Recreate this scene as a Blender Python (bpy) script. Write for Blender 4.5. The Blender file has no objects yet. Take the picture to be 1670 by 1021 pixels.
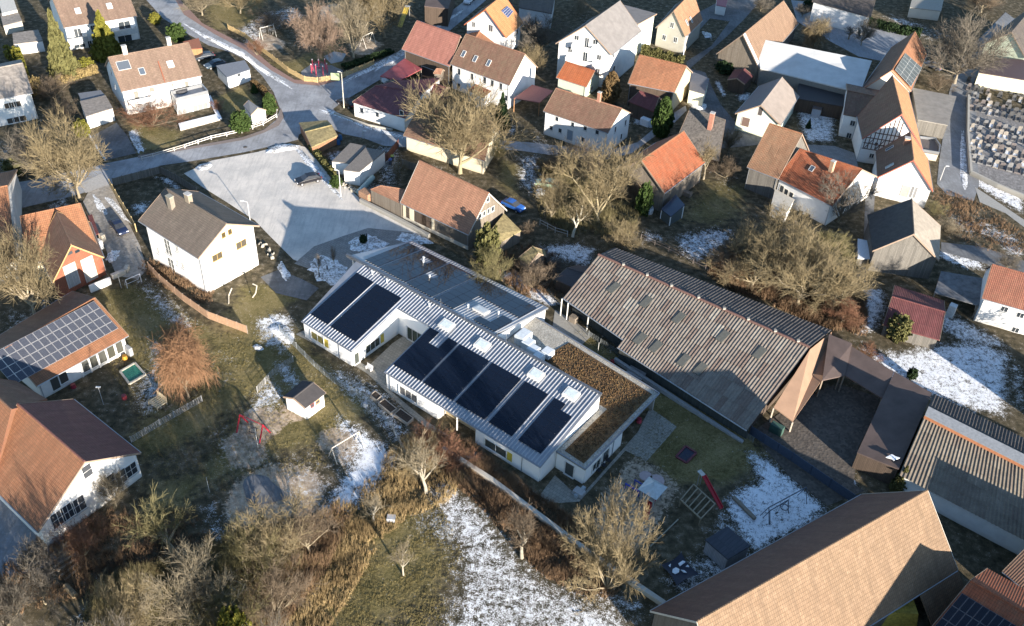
import bpy, bmesh, math, random
import numpy as np
from mathutils import Vector, Matrix
random.seed(7); RNG=np.random.default_rng(7)
D=bpy.data; SC=bpy.context.scene; COL=SC.collection
R_=math.radians
# ------------------------------------------------------------------ camera, sky, sun, exposure
FPX=1585.8; TH=R_(39.43); RO=R_(3.281); CX,CY=835.0,510.5; CAMH=95.0
fw=np.array([0,math.cos(TH),-math.sin(TH)]); r0=np.array([1.,0,0]); u0=np.cross(r0,fw)
rt=math.cos(RO)*r0+math.sin(RO)*u0; up=-math.sin(RO)*r0+math.cos(RO)*u0
CAMP=np.array([0,0,CAMH])
cam=D.cameras.new('camera'); camo=D.objects.new('camera',cam); COL.objects.link(camo); SC.camera=camo
cam.sensor_width=36; cam.lens=36*FPX/1670; cam.clip_start=.5; cam.clip_end=3000
camo.matrix_world=Matrix(((rt[0],up[0],-fw[0],0),(rt[1],up[1],-fw[1],0),(rt[2],up[2],-fw[2],CAMH),(0,0,0,1)))
SUN_AZ=R_(34); SUN_EL=R_(12.5)
w=D.worlds.new('World'); SC.world=w; w.use_nodes=True
nt=w.node_tree; bg=nt.nodes['Background']; sky=nt.nodes.new('ShaderNodeTexSky'); sky.sky_type='NISHITA'
sky.sun_disc=False; sky.sun_elevation=SUN_EL
to_sun=Vector((math.sin(SUN_AZ)*math.cos(SUN_EL),-math.cos(SUN_AZ)*math.cos(SUN_EL),math.sin(SUN_EL)))
sky.sun_rotation=math.atan2(to_sun.x,to_sun.y); sky.air_density=1.0; sky.dust_density=.2; sky.ozone_density=2.4; sky.altitude=400
nt.links.new(sky.outputs[0],bg.inputs[0]); bg.inputs[1].default_value=.10
sl=D.lights.new('sun','SUN'); so=D.objects.new('sun',sl); COL.objects.link(so); sl.energy=5.0; sl.angle=R_(.5); sl.color=(1,.90,.78)
so.rotation_euler=(-to_sun).to_track_quat('-Z','Y').to_euler()
SC.view_settings.view_transform='Standard'; SC.view_settings.look='None'; SC.view_settings.exposure=1.58; SC.view_settings.gamma=1
SC.view_settings.use_curve_mapping=False
# ------------------------------------------------------------------ geometry helpers
def at(x,y,z=0.):
    d=fw*FPX+rt*(x-CX)-up*(y-CY); return CAMP+d*(z-CAMH)/d[2]
def ray(x,y): return fw*FPX+rt*(x-CX)-up*(y-CY)
def hit(p,P0,N):
    d=ray(*p); t=np.dot(np.array(P0)-CAMP,N)/np.dot(d,N); return CAMP+d*t
def hgt(top,bot):
    b=at(*bot); d=ray(*top); t=((b[:2]-CAMP[:2])@d[:2])/(d[:2]@d[:2]); return CAMH+d[2]*t
def scl(x,y): # px per metre there
    return np.linalg.norm(np.array([FPX]))/((at(x,y)-CAMP)@fw)
V=lambda p:Vector((float(p[0]),float(p[1]),float(p[2])))
def nrm(v): v=np.array(v,float); return v/np.linalg.norm(v)
# ------------------------------------------------------------------ materials
MATS={}
class NB:
    def __init__(s,name):
        s.m=D.materials.new(name); s.m.use_nodes=True; s.t=s.m.node_tree; s.b=s.t.nodes['Principled BSDF']
    def n(s,ty,**k):
        x=s.t.nodes.new(ty)
        for a,b in k.items():
            if a.startswith('i_'): x.inputs[int(a[2:]) if a[2:].isdigit() else a[2:].replace('_',' ')].default_value=b
            else: setattr(x,a,b)
        return x
    def l(s,a,b): s.t.links.new(a,b)
    def noise(s,vec,scale,detail=4,rough=.6):
        x=s.n('ShaderNodeTexNoise'); x.inputs['Scale'].default_value=scale; x.inputs['Detail'].default_value=detail; x.inputs['Roughness'].default_value=rough
        if vec is not None: s.l(vec,x.inputs['Vector'])
        return x.outputs['Fac']
    def ramp(s,fac,stops):
        x=s.n('ShaderNodeValToRGB'); e=x.color_ramp.elements
        while len(e)<len(stops): e.new(.5)
        for k,(p,c) in enumerate(stops):
            e[k].position=p; e[k].color=(c,c,c,1) if isinstance(c,(int,float)) else (*c,1)
        s.l(fac,x.inputs[0]); return x.outputs[0]
    def mix(s,f,a,b,mode='MIX'):
        x=s.n('ShaderNodeMix',data_type='RGBA',blend_type=mode)
        for i,v in ((0,f),(6,a),(7,b)):
            if hasattr(v,'node'): s.l(v,x.inputs[i])
            elif i==0: x.inputs[0].default_value=v
            else: x.inputs[i].default_value=(*v,1)
        return x.outputs[2]
    def math(s,op,a,b=0.):
        x=s.n('ShaderNodeMath',operation=op)
        for i,v in ((0,a),(1,b)):
            if hasattr(v,'node'): s.l(v,x.inputs[i])
            else: x.inputs[i].default_value=v
        return x.outputs[0]
    def bump(s,h,strength=.5,dist=.05):
        x=s.n('ShaderNodeBump'); x.inputs['Strength'].default_value=strength; x.inputs['Distance'].default_value=dist
        s.l(h,x.inputs['Height']); s.l(x.outputs[0],s.b.inputs['Normal'])
    def fin(s,col=None,rough=.8,metal=0.,spec=None):
        if col is not None:
            if hasattr(col,'node'): s.l(col,s.b.inputs['Base Color'])
            else: s.b.inputs['Base Color'].default_value=(*col,1)
        if hasattr(rough,'node'): s.l(rough,s.b.inputs['Roughness'])
        else: s.b.inputs['Roughness'].default_value=rough
        s.b.inputs['Metallic'].default_value=metal
        if spec is not None: s.b.inputs['Specular IOR Level'].default_value=spec
        return s.m
def cached(f):
    def g(*a,**k):
        key=(f.__name__,a,tuple(sorted(k.items())))
        if key not in MATS: MATS[key]=f(*a,**k)
        return MATS[key]
    return g
def gpos(b): return b.n('ShaderNodeNewGeometry').outputs['Position']
def uvn(b): return b.n('ShaderNodeUVMap').outputs[0]
@cached
def plain(c,rough=.7,metal=0.,var=.12,sc=3.):
    b=NB('paint'); f=b.noise(gpos(b),sc,5,.65)
    dk=tuple(x*(1-var*1.6) for x in c); lt=tuple(min(1,x*(1+var)) for x in c)
    return b.fin(b.ramp(f,[(.3,dk),(.7,lt)]),rough,metal)
@cached
def plaster(c,dirt=.12):
    b=NB('plaster'); p=gpos(b); f=b.noise(p,.6,6,.65); g=b.noise(p,9.,3,.5)
    col=b.mix(b.ramp(f,[(.45,0.),(.8,1.)]),c,tuple(x*(1-dirt*1.5) for x in c))
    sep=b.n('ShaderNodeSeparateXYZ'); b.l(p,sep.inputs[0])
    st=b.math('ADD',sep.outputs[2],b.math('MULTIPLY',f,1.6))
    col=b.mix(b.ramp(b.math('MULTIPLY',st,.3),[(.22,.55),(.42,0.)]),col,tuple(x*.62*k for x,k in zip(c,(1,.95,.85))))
    b.bump(g,.15,.02); return b.fin(col,.9)
@cached
def tile(c1,c2,moss=.25,mossc=(.16,.13,.08),uw=.27,vw=.36,bump=.7):
    b=NB('roof tiles'); uv=uvn(b)
    br=b.n('ShaderNodeTexBrick',offset=0.,squash=1.); br.inputs['Scale'].default_value=1; br.inputs['Brick Width'].default_value=uw; br.inputs['Row Height'].default_value=vw
    br.inputs['Mortar Size'].default_value=.028; br.inputs['Mortar Smooth'].default_value=.6; br.inputs['Bias'].default_value=0
    b.l(uv,br.inputs['Vector']); br.inputs[1].default_value=(*c1,1); br.inputs[2].default_value=(*c2,1); br.inputs[3].default_value=(*[x*.35 for x in c1],1)
    p=gpos(b)
    n1=b.noise(p,.35,6,.7); n2=b.noise(p,2.2,4,.7)
    col=b.mix(b.ramp(b.math('MULTIPLY',b.math('ADD',n1,n2),.5),[(.42,0.),(.68,moss*2.2)]),br.outputs[0],mossc)
    # slow streaks running down the slope
    mp=b.n('ShaderNodeMapping'); mp.inputs['Scale'].default_value=(1.3,.12,1); b.l(uv,mp.inputs[0])
    n3=b.noise(mp.outputs[0],1.,4,.6)
    col=b.mix(b.ramp(n3,[(.36,.5),(.6,0.)]),col,tuple(x*.45 for x in c1))
    n7=b.noise(p,.9,7,.8); col=b.mix(b.ramp(n7,[(.52,0.),(.7,.35)]),col,tuple(min(1,x*1.35+.03) for x in c1))
    wv=b.n('ShaderNodeTexWave',wave_type='BANDS',bands_direction='X',wave_profile='SIN'); wv.inputs['Scale'].default_value=2*math.pi/20/uw; b.l(uv,wv.inputs[0])
    wv2=b.n('ShaderNodeTexWave',wave_type='BANDS',bands_direction='Y',wave_profile='SAW'); wv2.inputs['Scale'].default_value=2*math.pi/20/vw; b.l(uv,wv2.inputs[0])
    b.bump(b.math('ADD',wv.outputs[1],b.math('MULTIPLY',wv2.outputs[1],.6)),bump,.035)
    return b.fin(col,.85)
@cached
def boards(c1,c2,w=.2,rough=.9,moss=0.):
    b=NB('wood boards'); uv=uvn(b)
    br=b.n('ShaderNodeTexBrick',offset=.5); br.inputs['Scale'].default_value=1; br.inputs['Brick Width'].default_value=w; br.inputs['Row Height'].default_value=6.
    br.inputs['Mortar Size'].default_value=.012; br.inputs['Bias'].default_value=0; br.inputs[1].default_value=(*c1,1); br.inputs[2].default_value=(*c2,1); br.inputs[3].default_value=(*[x*.2 for x in c1],1)
    b.l(uv,br.inputs['Vector'])
    mp=b.n('ShaderNodeMapping'); mp.inputs['Scale'].default_value=(6,.5,1); b.l(uv,mp.inputs[0]); n=b.noise(mp.outputs[0],1.5,5,.7)
    col=b.mix(b.ramp(n,[(.35,.6),(.65,0.)]),br.outputs[0],tuple(x*.45 for x in c1))
    b.bump(br.outputs[1],.6,-.02); return b.fin(col,rough)
@cached
def sheet(c1,c2,c3,rough=.85,metal=0.):
    b=NB('corrugated sheet'); oi=b.n('ShaderNodeObjectInfo'); p=gpos(b)
    base=b.ramp(oi.outputs['Random'],[(0.,c1),(.55,c2),(.9,c2),(1.,c3)])
    n=b.noise(p,1.1,6,.75); n2=b.noise(p,6,3,.6)
    col=b.mix(b.ramp(n,[(.4,.0),(.7,.55)]),base,tuple(x*.5 for x in c1)); col=b.mix(b.ramp(n2,[(.5,0),(.8,.35)]),col,(.36,.34,.27))
    return b.fin(col,rough,metal)
@cached
def metalroof(c):
    b=NB('zinc sheet'); p=gpos(b); n=b.noise(p,.8,4,.6)
    return b.fin(b.ramp(n,[(.3,tuple(x*.8 for x in c)),(.7,c)]),.38,.55)
@cached
def glass(c=(.02,.03,.04),rough=.08):
    b=NB('window glass'); oi=b.n('ShaderNodeObjectInfo'); n=b.noise(gpos(b),1.2,2)
    col=b.mix(b.math('MULTIPLY',oi.outputs['Random'],.5),c,(.10,.105,.11)); return b.fin(col,rough,0,.6)
@cached
def solar(c=(.006,.010,.028),grid=(.10,.12,.16),k=.5,rough=.12,sp=.5):
    b=NB('solar glass'); uv=uvn(b)
    br=b.n('ShaderNodeTexBrick',offset=0.); br.inputs['Scale'].default_value=1; br.inputs['Brick Width'].default_value=.16; br.inputs['Row Height'].default_value=.16
    br.inputs['Mortar Size'].default_value=.008; br.inputs[1].default_value=(*c,1); br.inputs[2].default_value=(*[x*1.3 for x in c],1); br.inputs[3].default_value=(*[a*k+b_*(1-k) for a,b_ in zip(grid,c)],1); b.l(uv,br.inputs['Vector'])
    oi=b.n('ShaderNodeObjectInfo')
    col=b.mix(b.math('MULTIPLY',oi.outputs['Random'],.3),br.outputs[0],tuple(x*1.7 for x in c))
    return b.fin(col,rough,0,sp)
@cached
def asphalt(c=(.17,.18,.19),frost=.35,dark=(.06,.062,.065)):
    b=NB('asphalt'); p=gpos(b); n=b.noise(p,.22,7,.62); n2=b.noise(p,14,3,.6); n3=b.noise(p,1.6,5,.65)
    col=b.mix(b.ramp(n,[(.38,0.),(.62,1.)]),dark,c)
    col=b.mix(b.ramp(n3,[(.5,0.),(.75,frost)]),col,tuple(max(a,k) for a,k in zip(c,(.42,.44,.47))))
    col=b.mix(b.ramp(n2,[(.30,.35),(.5,0.)]),col,tuple(x*.5 for x in dark))
    mp=b.n('ShaderNodeMapping'); mp.inputs['Scale'].default_value=(1.6,.16,1); mp.inputs['Rotation'].default_value=(0,0,.9); b.l(p,mp.inputs[0]); n5=b.noise(mp.outputs[0],1.2,5,.7)
    col=b.mix(b.ramp(n5,[(.34,.45),(.52,0.)]),col,tuple(x*.72 for x in dark))
    n6=b.noise(p,3.7,2,.5); col=b.mix(b.ramp(n6,[(.27,.7),(.31,0.)]),col,tuple(x*.35 for x in dark))
    b.bump(n2,.2,.02); return b.fin(col,.85)
@cached
def gravel(c=(.33,.29,.23),sc=5.,var=.35):
    b=NB('gravel'); p=gpos(b); vo=b.n('ShaderNodeTexVoronoi'); vo.inputs['Scale'].default_value=sc; b.l(p,vo.inputs['Vector'])
    n=b.noise(p,.6,6,.65)
    col=b.mix(b.ramp(vo.outputs['Color'],[(.2,0.),(.8,1.)]),tuple(x*(1-var) for x in c),tuple(min(1,x*(1+var)) for x in c))
    col=b.mix(b.ramp(n,[(.4,0.),(.7,.6)]),col,tuple(x*.55 for x in c)); b.bump(vo.outputs['Distance'],.6,.05); return b.fin(col,.95)
@cached
def paving(c=(.36,.33,.29),w=.6,h=.4):
    b=NB('paving'); uv=uvn(b); br=b.n('ShaderNodeTexBrick'); br.inputs['Scale'].default_value=1; br.inputs['Brick Width'].default_value=w; br.inputs['Row Height'].default_value=h
    br.inputs['Mortar Size'].default_value=.02; br.inputs[1].default_value=(*c,1); br.inputs[2].default_value=(*[x*.82 for x in c],1); br.inputs[3].default_value=(*[x*.4 for x in c],1); b.l(uv,br.inputs['Vector'])
    n=b.noise(gpos(b),.8,6,.65); col=b.mix(b.ramp(n,[(.42,0.),(.72,.55)]),br.outputs[0],tuple(x*.45 for x in c)); b.bump(br.outputs[1],.4,-.02); return b.fin(col,.9)
@cached
def snowm(hole=.0):
    b=NB('old snow'); p=gpos(b); n=b.noise(p,5.,6,.7); col=b.ramp(n,[(.28,(.62,.64,.68)),(.6,(.86,.88,.9))]); b.bump(n,.6,.12); return b.fin(col,.7)
@cached
def snowp():
    b=NB('patchy snow'); p=gpos(b); n=b.noise(p,3.2,6,.75); n2=b.noise(p,.7,4,.6); f=b.ramp(b.math('ADD',b.math('MULTIPLY',n,.65),b.math('MULTIPLY',n2,.35)),[(.44,0.),(.54,1.)]); col=b.mix(f,(.22,.215,.20),(.84,.86,.88)); b.bump(n,.7,.1); return b.fin(col,.8)
@cached
def bark(c,c2):
    b=NB('bark'); p=gpos(b); n=b.noise(p,.9,3,.6); n2=b.noise(p,.25,2,.5)
    col=b.ramp(b.math('MULTIPLY',b.math('ADD',n,n2),.5),[(.38,c2),(.62,c)]); return b.fin(col,.95,0,.2)
@cached
def leafm(c,c2):
    b=NB('needles'); p=gpos(b); n=b.noise(p,2.4,4,.7); col=b.ramp(n,[(.35,c2),(.65,c)]); return b.fin(col,.9,0,.15)
# ------------------------------------------------------------------ mesh builder
class MB:
    def __init__(s): s.v=[]; s.f=[]; s.mi=[]
    def add(s,vs,fs,m=0):
        o=len(s.v); s.v+= [tuple(map(float,p)) for p in vs]; s.f+=[tuple(i+o for i in f) for f in fs]; s.mi+=[m]*len(fs); return s
    def quad(s,a,b,c,d,m=0): return s.add([a,b,c,d],[(0,1,2,3)],m)
    def prism(s,bot,top,m=0,mt=None):
        n=len(bot); fs=[(i,(i+1)%n,n+(i+1)%n,n+i) for i in range(n)]; s.add(list(bot)+list(top),fs,m)
        o=len(s.v)-2*n; s.f.append(tuple(o+n+i for i in range(n))); s.mi.append(m if mt is None else mt)
        s.f.append(tuple(o+n-1-i for i in range(n))); s.mi.append(m); return s
    def box(s,c,x,y,z,m=0): # centre, half-vectors
        c,x,y,z=map(lambda q:np.array(q,float),(c,x,y,z))
        b=[c-x-y,c+x-y,c+x+y,c-x+y]; t=[p+2*z for p in b]; return s.prism(b,t,m)
    def beam(s,a,b,r,m=0,r2=None):
        a,b=np.array(a,float),np.array(b,float); d=nrm(b-a); h=np.array([0,0,1.]) if abs(d[2])<.9 else np.array([1.,0,0])
        x=nrm(np.cross(d,h)); y=np.cross(d,x); r2=r if r2 is None else r2
        A=[a+x*i*r+y*j*r for i,j in((-1,-1),(1,-1),(1,1),(-1,1))]; B=[b+x*i*r2+y*j*r2 for i,j in((-1,-1),(1,-1),(1,1),(-1,1))]
        return s.prism(A,B,m)
    def tube(s,a,b,r,m=0,r2=None,n=8):
        a,b=np.array(a,float),np.array(b,float); d=nrm(b-a); h=np.array([0,0,1.]) if abs(d[2])<.9 else np.array([1.,0,0])
        x=nrm(np.cross(d,h)); y=np.cross(d,x); r2=r if r2 is None else r2
        A=[a+(x*math.cos(t)+y*math.sin(t))*r for t in np.linspace(0,2*math.pi,n,endpoint=False)]; B=[b+(x*math.cos(t)+y*math.sin(t))*r2 for t in np.linspace(0,2*math.pi,n,endpoint=False)]
        return s.prism(A,B,m)
    def build(s,name,mats,parent=None,origin=None,smooth=False):
        if not isinstance(mats,(list,tuple)): mats=[mats]
        o=np.array(origin if origin is not None else (parent.location[:] if parent is not None else (0,0,0)),float)
        if parent is not None:   # coordinates are world; parents have identity rotation unless local
            o=np.array(wl(parent))
        me=D.meshes.new(name); vv=np.array(s.v)-o; me.from_pydata(vv.tolist(),[],s.f)
        for m in mats: me.materials.append(m)
        me.polygons.foreach_set('material_index',s.mi); me.update()
        bm=bmesh.new(); bm.from_mesh(me); bmesh.ops.recalc_face_normals(bm,faces=bm.faces) if len(bm.faces)<20000 and not getattr(s,'keep',False) else None
        uvl=bm.loops.layers.uv.new('UVMap')
        for f in bm.faces:
            n=f.normal
            if abs(n.z)>.999: t=Vector((1,0,0))
            else: t=Vector((0,0,1)).cross(n).normalized()
            b=n.cross(t)
            for l in f.loops: l[uvl].uv=(l.vert.co.dot(t),l.vert.co.dot(b))
            f.smooth=smooth
        bm.to_mesh(me); bm.free()
        ob=D.objects.new(name,me); COL.objects.link(ob)
        if parent is not None: ob.parent=parent
        else: ob.location=o
        return ob
def wl(o):
    p=np.array(o.location[:])
    while o.parent is not None: o=o.parent; p=p+np.array(o.location[:])
    return p
def tag(o,label=None,cat=None,group=None,kind=None):
    if label: o['label']=label
    if cat: o['category']=cat
    if group: o['group']=group
    if kind: o['kind']=kind
    return o
def empty(name,loc,label,cat,group=None,rz=0.):
    o=D.objects.new(name,None); COL.objects.link(o); o.location=V(loc); o.rotation_euler=(0,0,rz); o.empty_display_size=.5
    return tag(o,label,cat,group)
def copy_tree(o,parent=None):
    c=o.copy(); COL.objects.link(c); c.parent=parent
    for ch in KIDS.get(o.name,[]): copy_tree2(ch,c)
    return c
def copy_tree2(o,parent):
    c=o.copy(); COL.objects.link(c); c.parent=parent
    for ch in KIDS.get(o.name,[]): copy_tree2(ch,c)
KIDS={}
def register(o):
    for x in D.objects:
        if x.parent is not None: KIDS.setdefault(x.parent.name,[]).append(x) if x not in KIDS.get(x.parent.name,[]) else None
# ------------------------------------------------------------------ building helpers
WHITE=(.80,.79,.76)
def solve(E1,E2,R1,R2,he):
    a=at(*E1,he); b=at(*E2,he); d=nrm(b-a); n0=np.array([-d[1],d[0],0]); best=(4.,3.)
    for s in (1,-1):
        nn=n0*s; rows=[];rhs=[]
        for base,R in ((a,R1),(b,R2)):
            for ax,val in ((rt,(R[0]-CX)/FPX),(-up,(R[1]-CY)/FPX)):
                q=ax-val*fw; rows.append([nn@q,q[2]]); rhs.append(-(base-CAMP)@q)
        (w_,h_),_,_,_=np.linalg.lstsq(np.array(rows),np.array(rhs),rcond=None)
        if w_>0: best=(w_,h_)
    return best
def lerp(a,b,t): return np.array(a)*(1-t)+np.array(b)*t
def slab(top,th,down=(0,0,-1)):
    return [np.array(p)+np.array(down,float)*th for p in top]
def gable(name,label,cat,E1,E2,R1,R2,he,roof,wall,oe=.45,og=.3,th=.2,rise=None,kb=1.,group=None,gut=True,capm=None,verge=None,gmatA=None,gmatB=None,foot=None,corr=None,nowall=False,edgem=None,backroof=None):
    w_,h_=solve(E1,E2,R1,R2,he)
    if rise is not None: h_=rise
    e1,e2=at(*E1,he),at(*E2,he); r1,r2=at(*R1,he+h_),at(*R2,he+h_)
    b1=r1+(r1-e1)*np.array([kb,kb,-kb]); b2=r2+(r2-e2)*np.array([kb,kb,-kb])
    c=(e1+e2+b1+b2)/4; c[2]=0
    root=empty(name,c,label,cat,group)
    T=dict(root=root,e1=e1,e2=e2,r1=r1,r2=r2,b1=b1,b2=b2,he=he,h=h_)
    L=np.linalg.norm(e2-e1); d=nrm(e2-e1); hw=lambda e,r:nrm((r-e)*np.array([1,1,0]))
    w1=np.linalg.norm((r1-e1)[:2]); slope=h_/max(w1,.1)
    def ins(e,r,dd): return e+dd*og+hw(e,r)*oe
    i1,i2=ins(e1,r1,d),ins(e2,r2,-d); j1=b1+d*og+hw(b1,r1)*oe; j2=b2-d*og+hw(b2,r2)*oe
    q1,q2=r1+d*og,r2-d*og
    zt=he+slope*oe-th-.01; zb=b1[2]+slope*oe-th-.01
    def Z(p,z): return np.array([p[0],p[1],z])
    T.update(i1=i1,i2=i2,j1=j1,j2=j2)
    if not nowall:
        m=MB(); f0=-.05 if foot is None else foot
        m.quad(Z(i1,f0),Z(i2,f0),Z(i2,zt),Z(i1,zt)); m.quad(Z(j2,f0),Z(j1,f0),Z(j1,zb),Z(j2,zb))
        m.add([Z(i1,f0),Z(i1,zt),Z(q1,r1[2]-th-.01),Z(j1,zb),Z(j1,f0)],[(0,1,2,3,4)],1 if gmatA else 0)
        m.add([Z(i2,f0),Z(j2,f0),Z(j2,zb),Z(q2,r2[2]-th-.01),Z(i2,zt)],[(0,1,2,3,4)],1 if gmatB else 0)
        m.build('wall',[wall]+([gmatA or gmatB] if (gmatA or gmatB) else []),root)
    edgem=edgem or plain((.30,.22,.16))
    if corr:
        for (a,b,cc,dd) in ((e1,e2,r2,r1),(b2,b1,r1,r2)): sheets(root,a,b,cc,dd,roof,**corr)
    else:
        bz=(0,0,-1)
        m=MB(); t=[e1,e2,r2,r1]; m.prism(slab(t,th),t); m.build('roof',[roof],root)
        m=MB(); t=[b2,b1,r1,r2]; m.prism(slab(t,th),t); m.build('roof',[backroof or roof],root)  # some back slopes carry their shade as a darker roof colour
        m=MB(); m.tube(r1+[0,0,.03],r2+[0,0,.03],.13,n=6); m.build('ridge_cap',[capm or roof],root)
    for e,r,b,s in ((e1,r1,b1,-1),(e2,r2,b2,1)):
        vm=MB()
        for a in (e,b):
            o=d*s*.03
            vm.prism([a+o+[0,0,-th-.06],r+o+[0,0,-th-.06],r+o+d*s*.05+[0,0,-th-.06],a+o+d*s*.05+[0,0,-th-.06]],[a+o+[0,0,.04],r+o+[0,0,.04],r+o+d*s*.05+[0,0,.04],a+o+d*s*.05+[0,0,.04]])
            vm.build('verge_board',[verge or edgem],root); vm=MB()
    if gut:
        for a,b,r in ((e1,e2,r1),(b1,b2,r1)):
            o=-hw(a,r)*.07+np.array([0,0,-.1]); g=MB(); g.tube(a+o,b+o,.07,n=6); g.build('gutter',[metalroof((.40,.42,.44))],root)
        g=MB()
        for p,q in ((i1,e1),(i2,e2)):
            s=d*(.15 if p is i1 else -.15); g.tube(Z(p+s,0)-hw(e1,r1)*.06,Z(p+s,zt-.1)-hw(e1,r1)*.06,.045,n=6)
        g.build('downpipe',[metalroof((.40,.42,.44))],root)
    up3=np.array([0,0,1.])
    nF=np.cross(d,up3); nF=nF*np.sign(-(hw(e1,r1)@nF)); T['F']=(i1,nF); T['K']=(j1,-nF)
    dA=nrm((j1-i1)*np.array([1,1,0])); nA=np.cross(dA,up3); nA=nA*np.sign(-(d@nA)); T['A']=(i1,nA)
    dB=nrm((j2-i2)*np.array([1,1,0])); nB=np.cross(dB,up3); nB=nB*np.sign(d@nB); T['B']=(i2,nB)
    nR=nrm(np.cross(e2-e1,r1-e1)); nR=nR*np.sign(nR[2]); T['R']=(e1,nR)
    nR2=nrm(np.cross(b2-b1,r1-b1)); nR2=nR2*np.sign(nR2[2]); T['S']=(b1,nR2)
    return T
def sheets(root,a,b,c,d_,mat,nx=None,ny=3,sw=1.1,pitch=.46,amp=.045,over=.06,name='roof_sheet'):
    a,b,c,d_=[np.array(p,float) for p in (a,b,c,d_)]
    L=np.linalg.norm(b-a); nx=nx or max(1,int(L/sw)); n=nrm(np.cross(b-a,d_-a)); n=n*np.sign(n[2]); k=max(2,int(round(L/nx/pitch)))
    for i in range(nx):
        for j in range(ny):
            jit=RNG.uniform(-.02,.02); m=MB(); vs=[]; N=k*4
            for v_ in ((j-.03)/ny if j else 0,(j+1)/ny):
                lift=over*(1-(v_*ny-j)) 
                for q in range(N+1):
                    u_=(i+q/N)/nx; p=lerp(lerp(a,b,u_),lerp(d_,c,u_),v_); vs.append(p+n*(lift+jit+amp*math.sin(q/4*2*math.pi)))
            m.add(vs,[(q,q+1,N+2+q,N+1+q) for q in range(N)]); m.build(name,[mat],root)
def wallaxes(n): 
    n=nrm(n*np.array([1,1,0])); x=np.cross([0,0,1.],n); return x,n
def window(T,pl,px,py,w,h,mull=1,frame=None,pane=None,trans=0,name='window',sill=True,shut=None,depth=.05):
    P0,N=T[pl]; c=hit((px,py),P0,N); win_at(T['root'],c,N,w,h,mull,frame,pane,trans,name,sill,shut,depth)
def win_at(root,c,N,w,h,mull=1,frame=None,pane=None,trans=0,name='window',sill=True,shut=None,depth=.05):
    x,n=wallaxes(N); z=np.array([0,0,1.]); fr=frame or plain((.75,.75,.73),.5); t=.07
    m=MB(); cc=c+n*depth*.5
    for s in (-1,1):
        m.box(cc+x*s*(w/2-t/2)-z*h/2,x*t/2,n*depth/2,z*h/2); m.box(cc+z*(s*(h/2-t/2)-t/2),x*(w/2-t),n*depth/2,z*t/2)
    for k in range(mull): 
        m.box(cc+x*(-w/2+w*(k+1)/(mull+1))-z*(h/2-t),x*t*.4,n*depth*.4,z*(h/2-t))
    for k in range(trans): m.box(cc+z*(-h/2+h*(k+1)/(trans+1)-.02),x*(w/2-t),n*depth*.38,z*.02)
    f=m.build(name,[fr],root)
    p=MB(); p.box(c+n*.012-z*(h/2-t),x*(w/2-t+.01),n*.01,z*(h/2-t)); p.build('pane',[pane or glass()],f)
    if sill and name=='window':
        s=MB(); s.box(c+n*.09-z*(h/2+.06),x*(w/2+.06),n*.09,z*.02); s.build('sill',[plain((.5,.5,.48))],f)
    if shut:
        for s_ in (-1,1):
            s=MB(); s.box(c+n*.04+x*s_*(w/2+.05+w*.22)-z*h/2,x*w*.22,n*.02,z*h/2); s.build('shutter',[shut],f)
def door(T,pl,px,py,w,h,mat,name='door',handle=True):
    P0,N=T[pl]; c=hit((px,py),P0,N); x,n=wallaxes(N); z=np.array([0,0,1.])
    m=MB(); m.box(c+n*.03-z*h/2,x*w/2,n*.03,z*h/2); o=m.build(name,[mat],T['root'])
    m=MB(); 
    for s in (-1,1): m.box(c+n*.04+x*s*(w/2+.05)-z*h/2,x*.05,n*.045,z*(h/2+.04))
    m.box(c+n*.04+z*(h/2+.01),x*(w/2),n*.044,z*.04); m.build('frame',[plain((.5,.48,.45))],o)
    if handle: m=MB(); m.box(c+n*.1+x*(w/2-.12),x*.05,n*.02,z*.02); m.build('handle',[metalroof((.5,.5,.5))],o)
def skylight(T,px,py,w=.8,h=1.2,pl='R',lit=False,name='skylight'):
    P0,N=T[pl]; c=hit((px,py),P0,N); x=nrm(np.cross([0,0,1.],N)); y=np.cross(N,x); N=np.array(N)
    m=MB(); t=.08
    for s in (-1,1):
        m.prism([c+x*(s*w/2-t/2)+y*a for a in(-h/2,h/2)]+[c+x*(s*w/2+t/2)+y*a for a in(h/2,-h/2)],[c+N*.13+x*(s*w/2-t/2)+y*a for a in(-h/2,h/2)]+[c+N*.13+x*(s*w/2+t/2)+y*a for a in(h/2,-h/2)])
        m.prism([c+y*(s*(h/2-.0)+k)+x*a for k,a in((-t/2,-w/2+t/2),(-t/2,w/2-t/2),(t/2,w/2-t/2),(t/2,-w/2+t/2))],[c+N*.125+y*(s*(h/2-.0)+k)+x*a for k,a in((-t/2,-w/2+t/2),(-t/2,w/2-t/2),(t/2,w/2-t/2),(t/2,-w/2+t/2))])
    f=m.build(name,[plain((.55,.53,.5),.5)],T['root'])
    p=MB(); q=[c+N*.09+x*a*(w/2-t/2)+y*b*(h/2-t/2) for a,b in((-1,-1),(1,-1),(1,1),(-1,1))]; p.prism([v-N*.05 for v in q],q); p.build('pane',[glass((.08,.11,.15),.15) if not lit else plain((.6,.64,.66),.3)],f)
def chimney(T,px,py,w=.6,d=.5,h=1.2,mat=None,pl='R',cap=None):
    P0,N=T[pl]; c=hit((px,py),P0,N); x,n=wallaxes(T['F'][1]) ; z=np.array([0,0,1.]); mat=mat or plain((.35,.2,.14))
    m=MB(); m.box(c-z*.6,x*w/2,n*d/2,z*(h+.6)/2); o=m.build('chimney',[mat],T['root'])
    m=MB(); m.box(c+z*h,x*(w/2+.06),n*(d/2+.06),z*.05); m.build('cap',[cap or plain((.45,.43,.4))],o)
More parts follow.
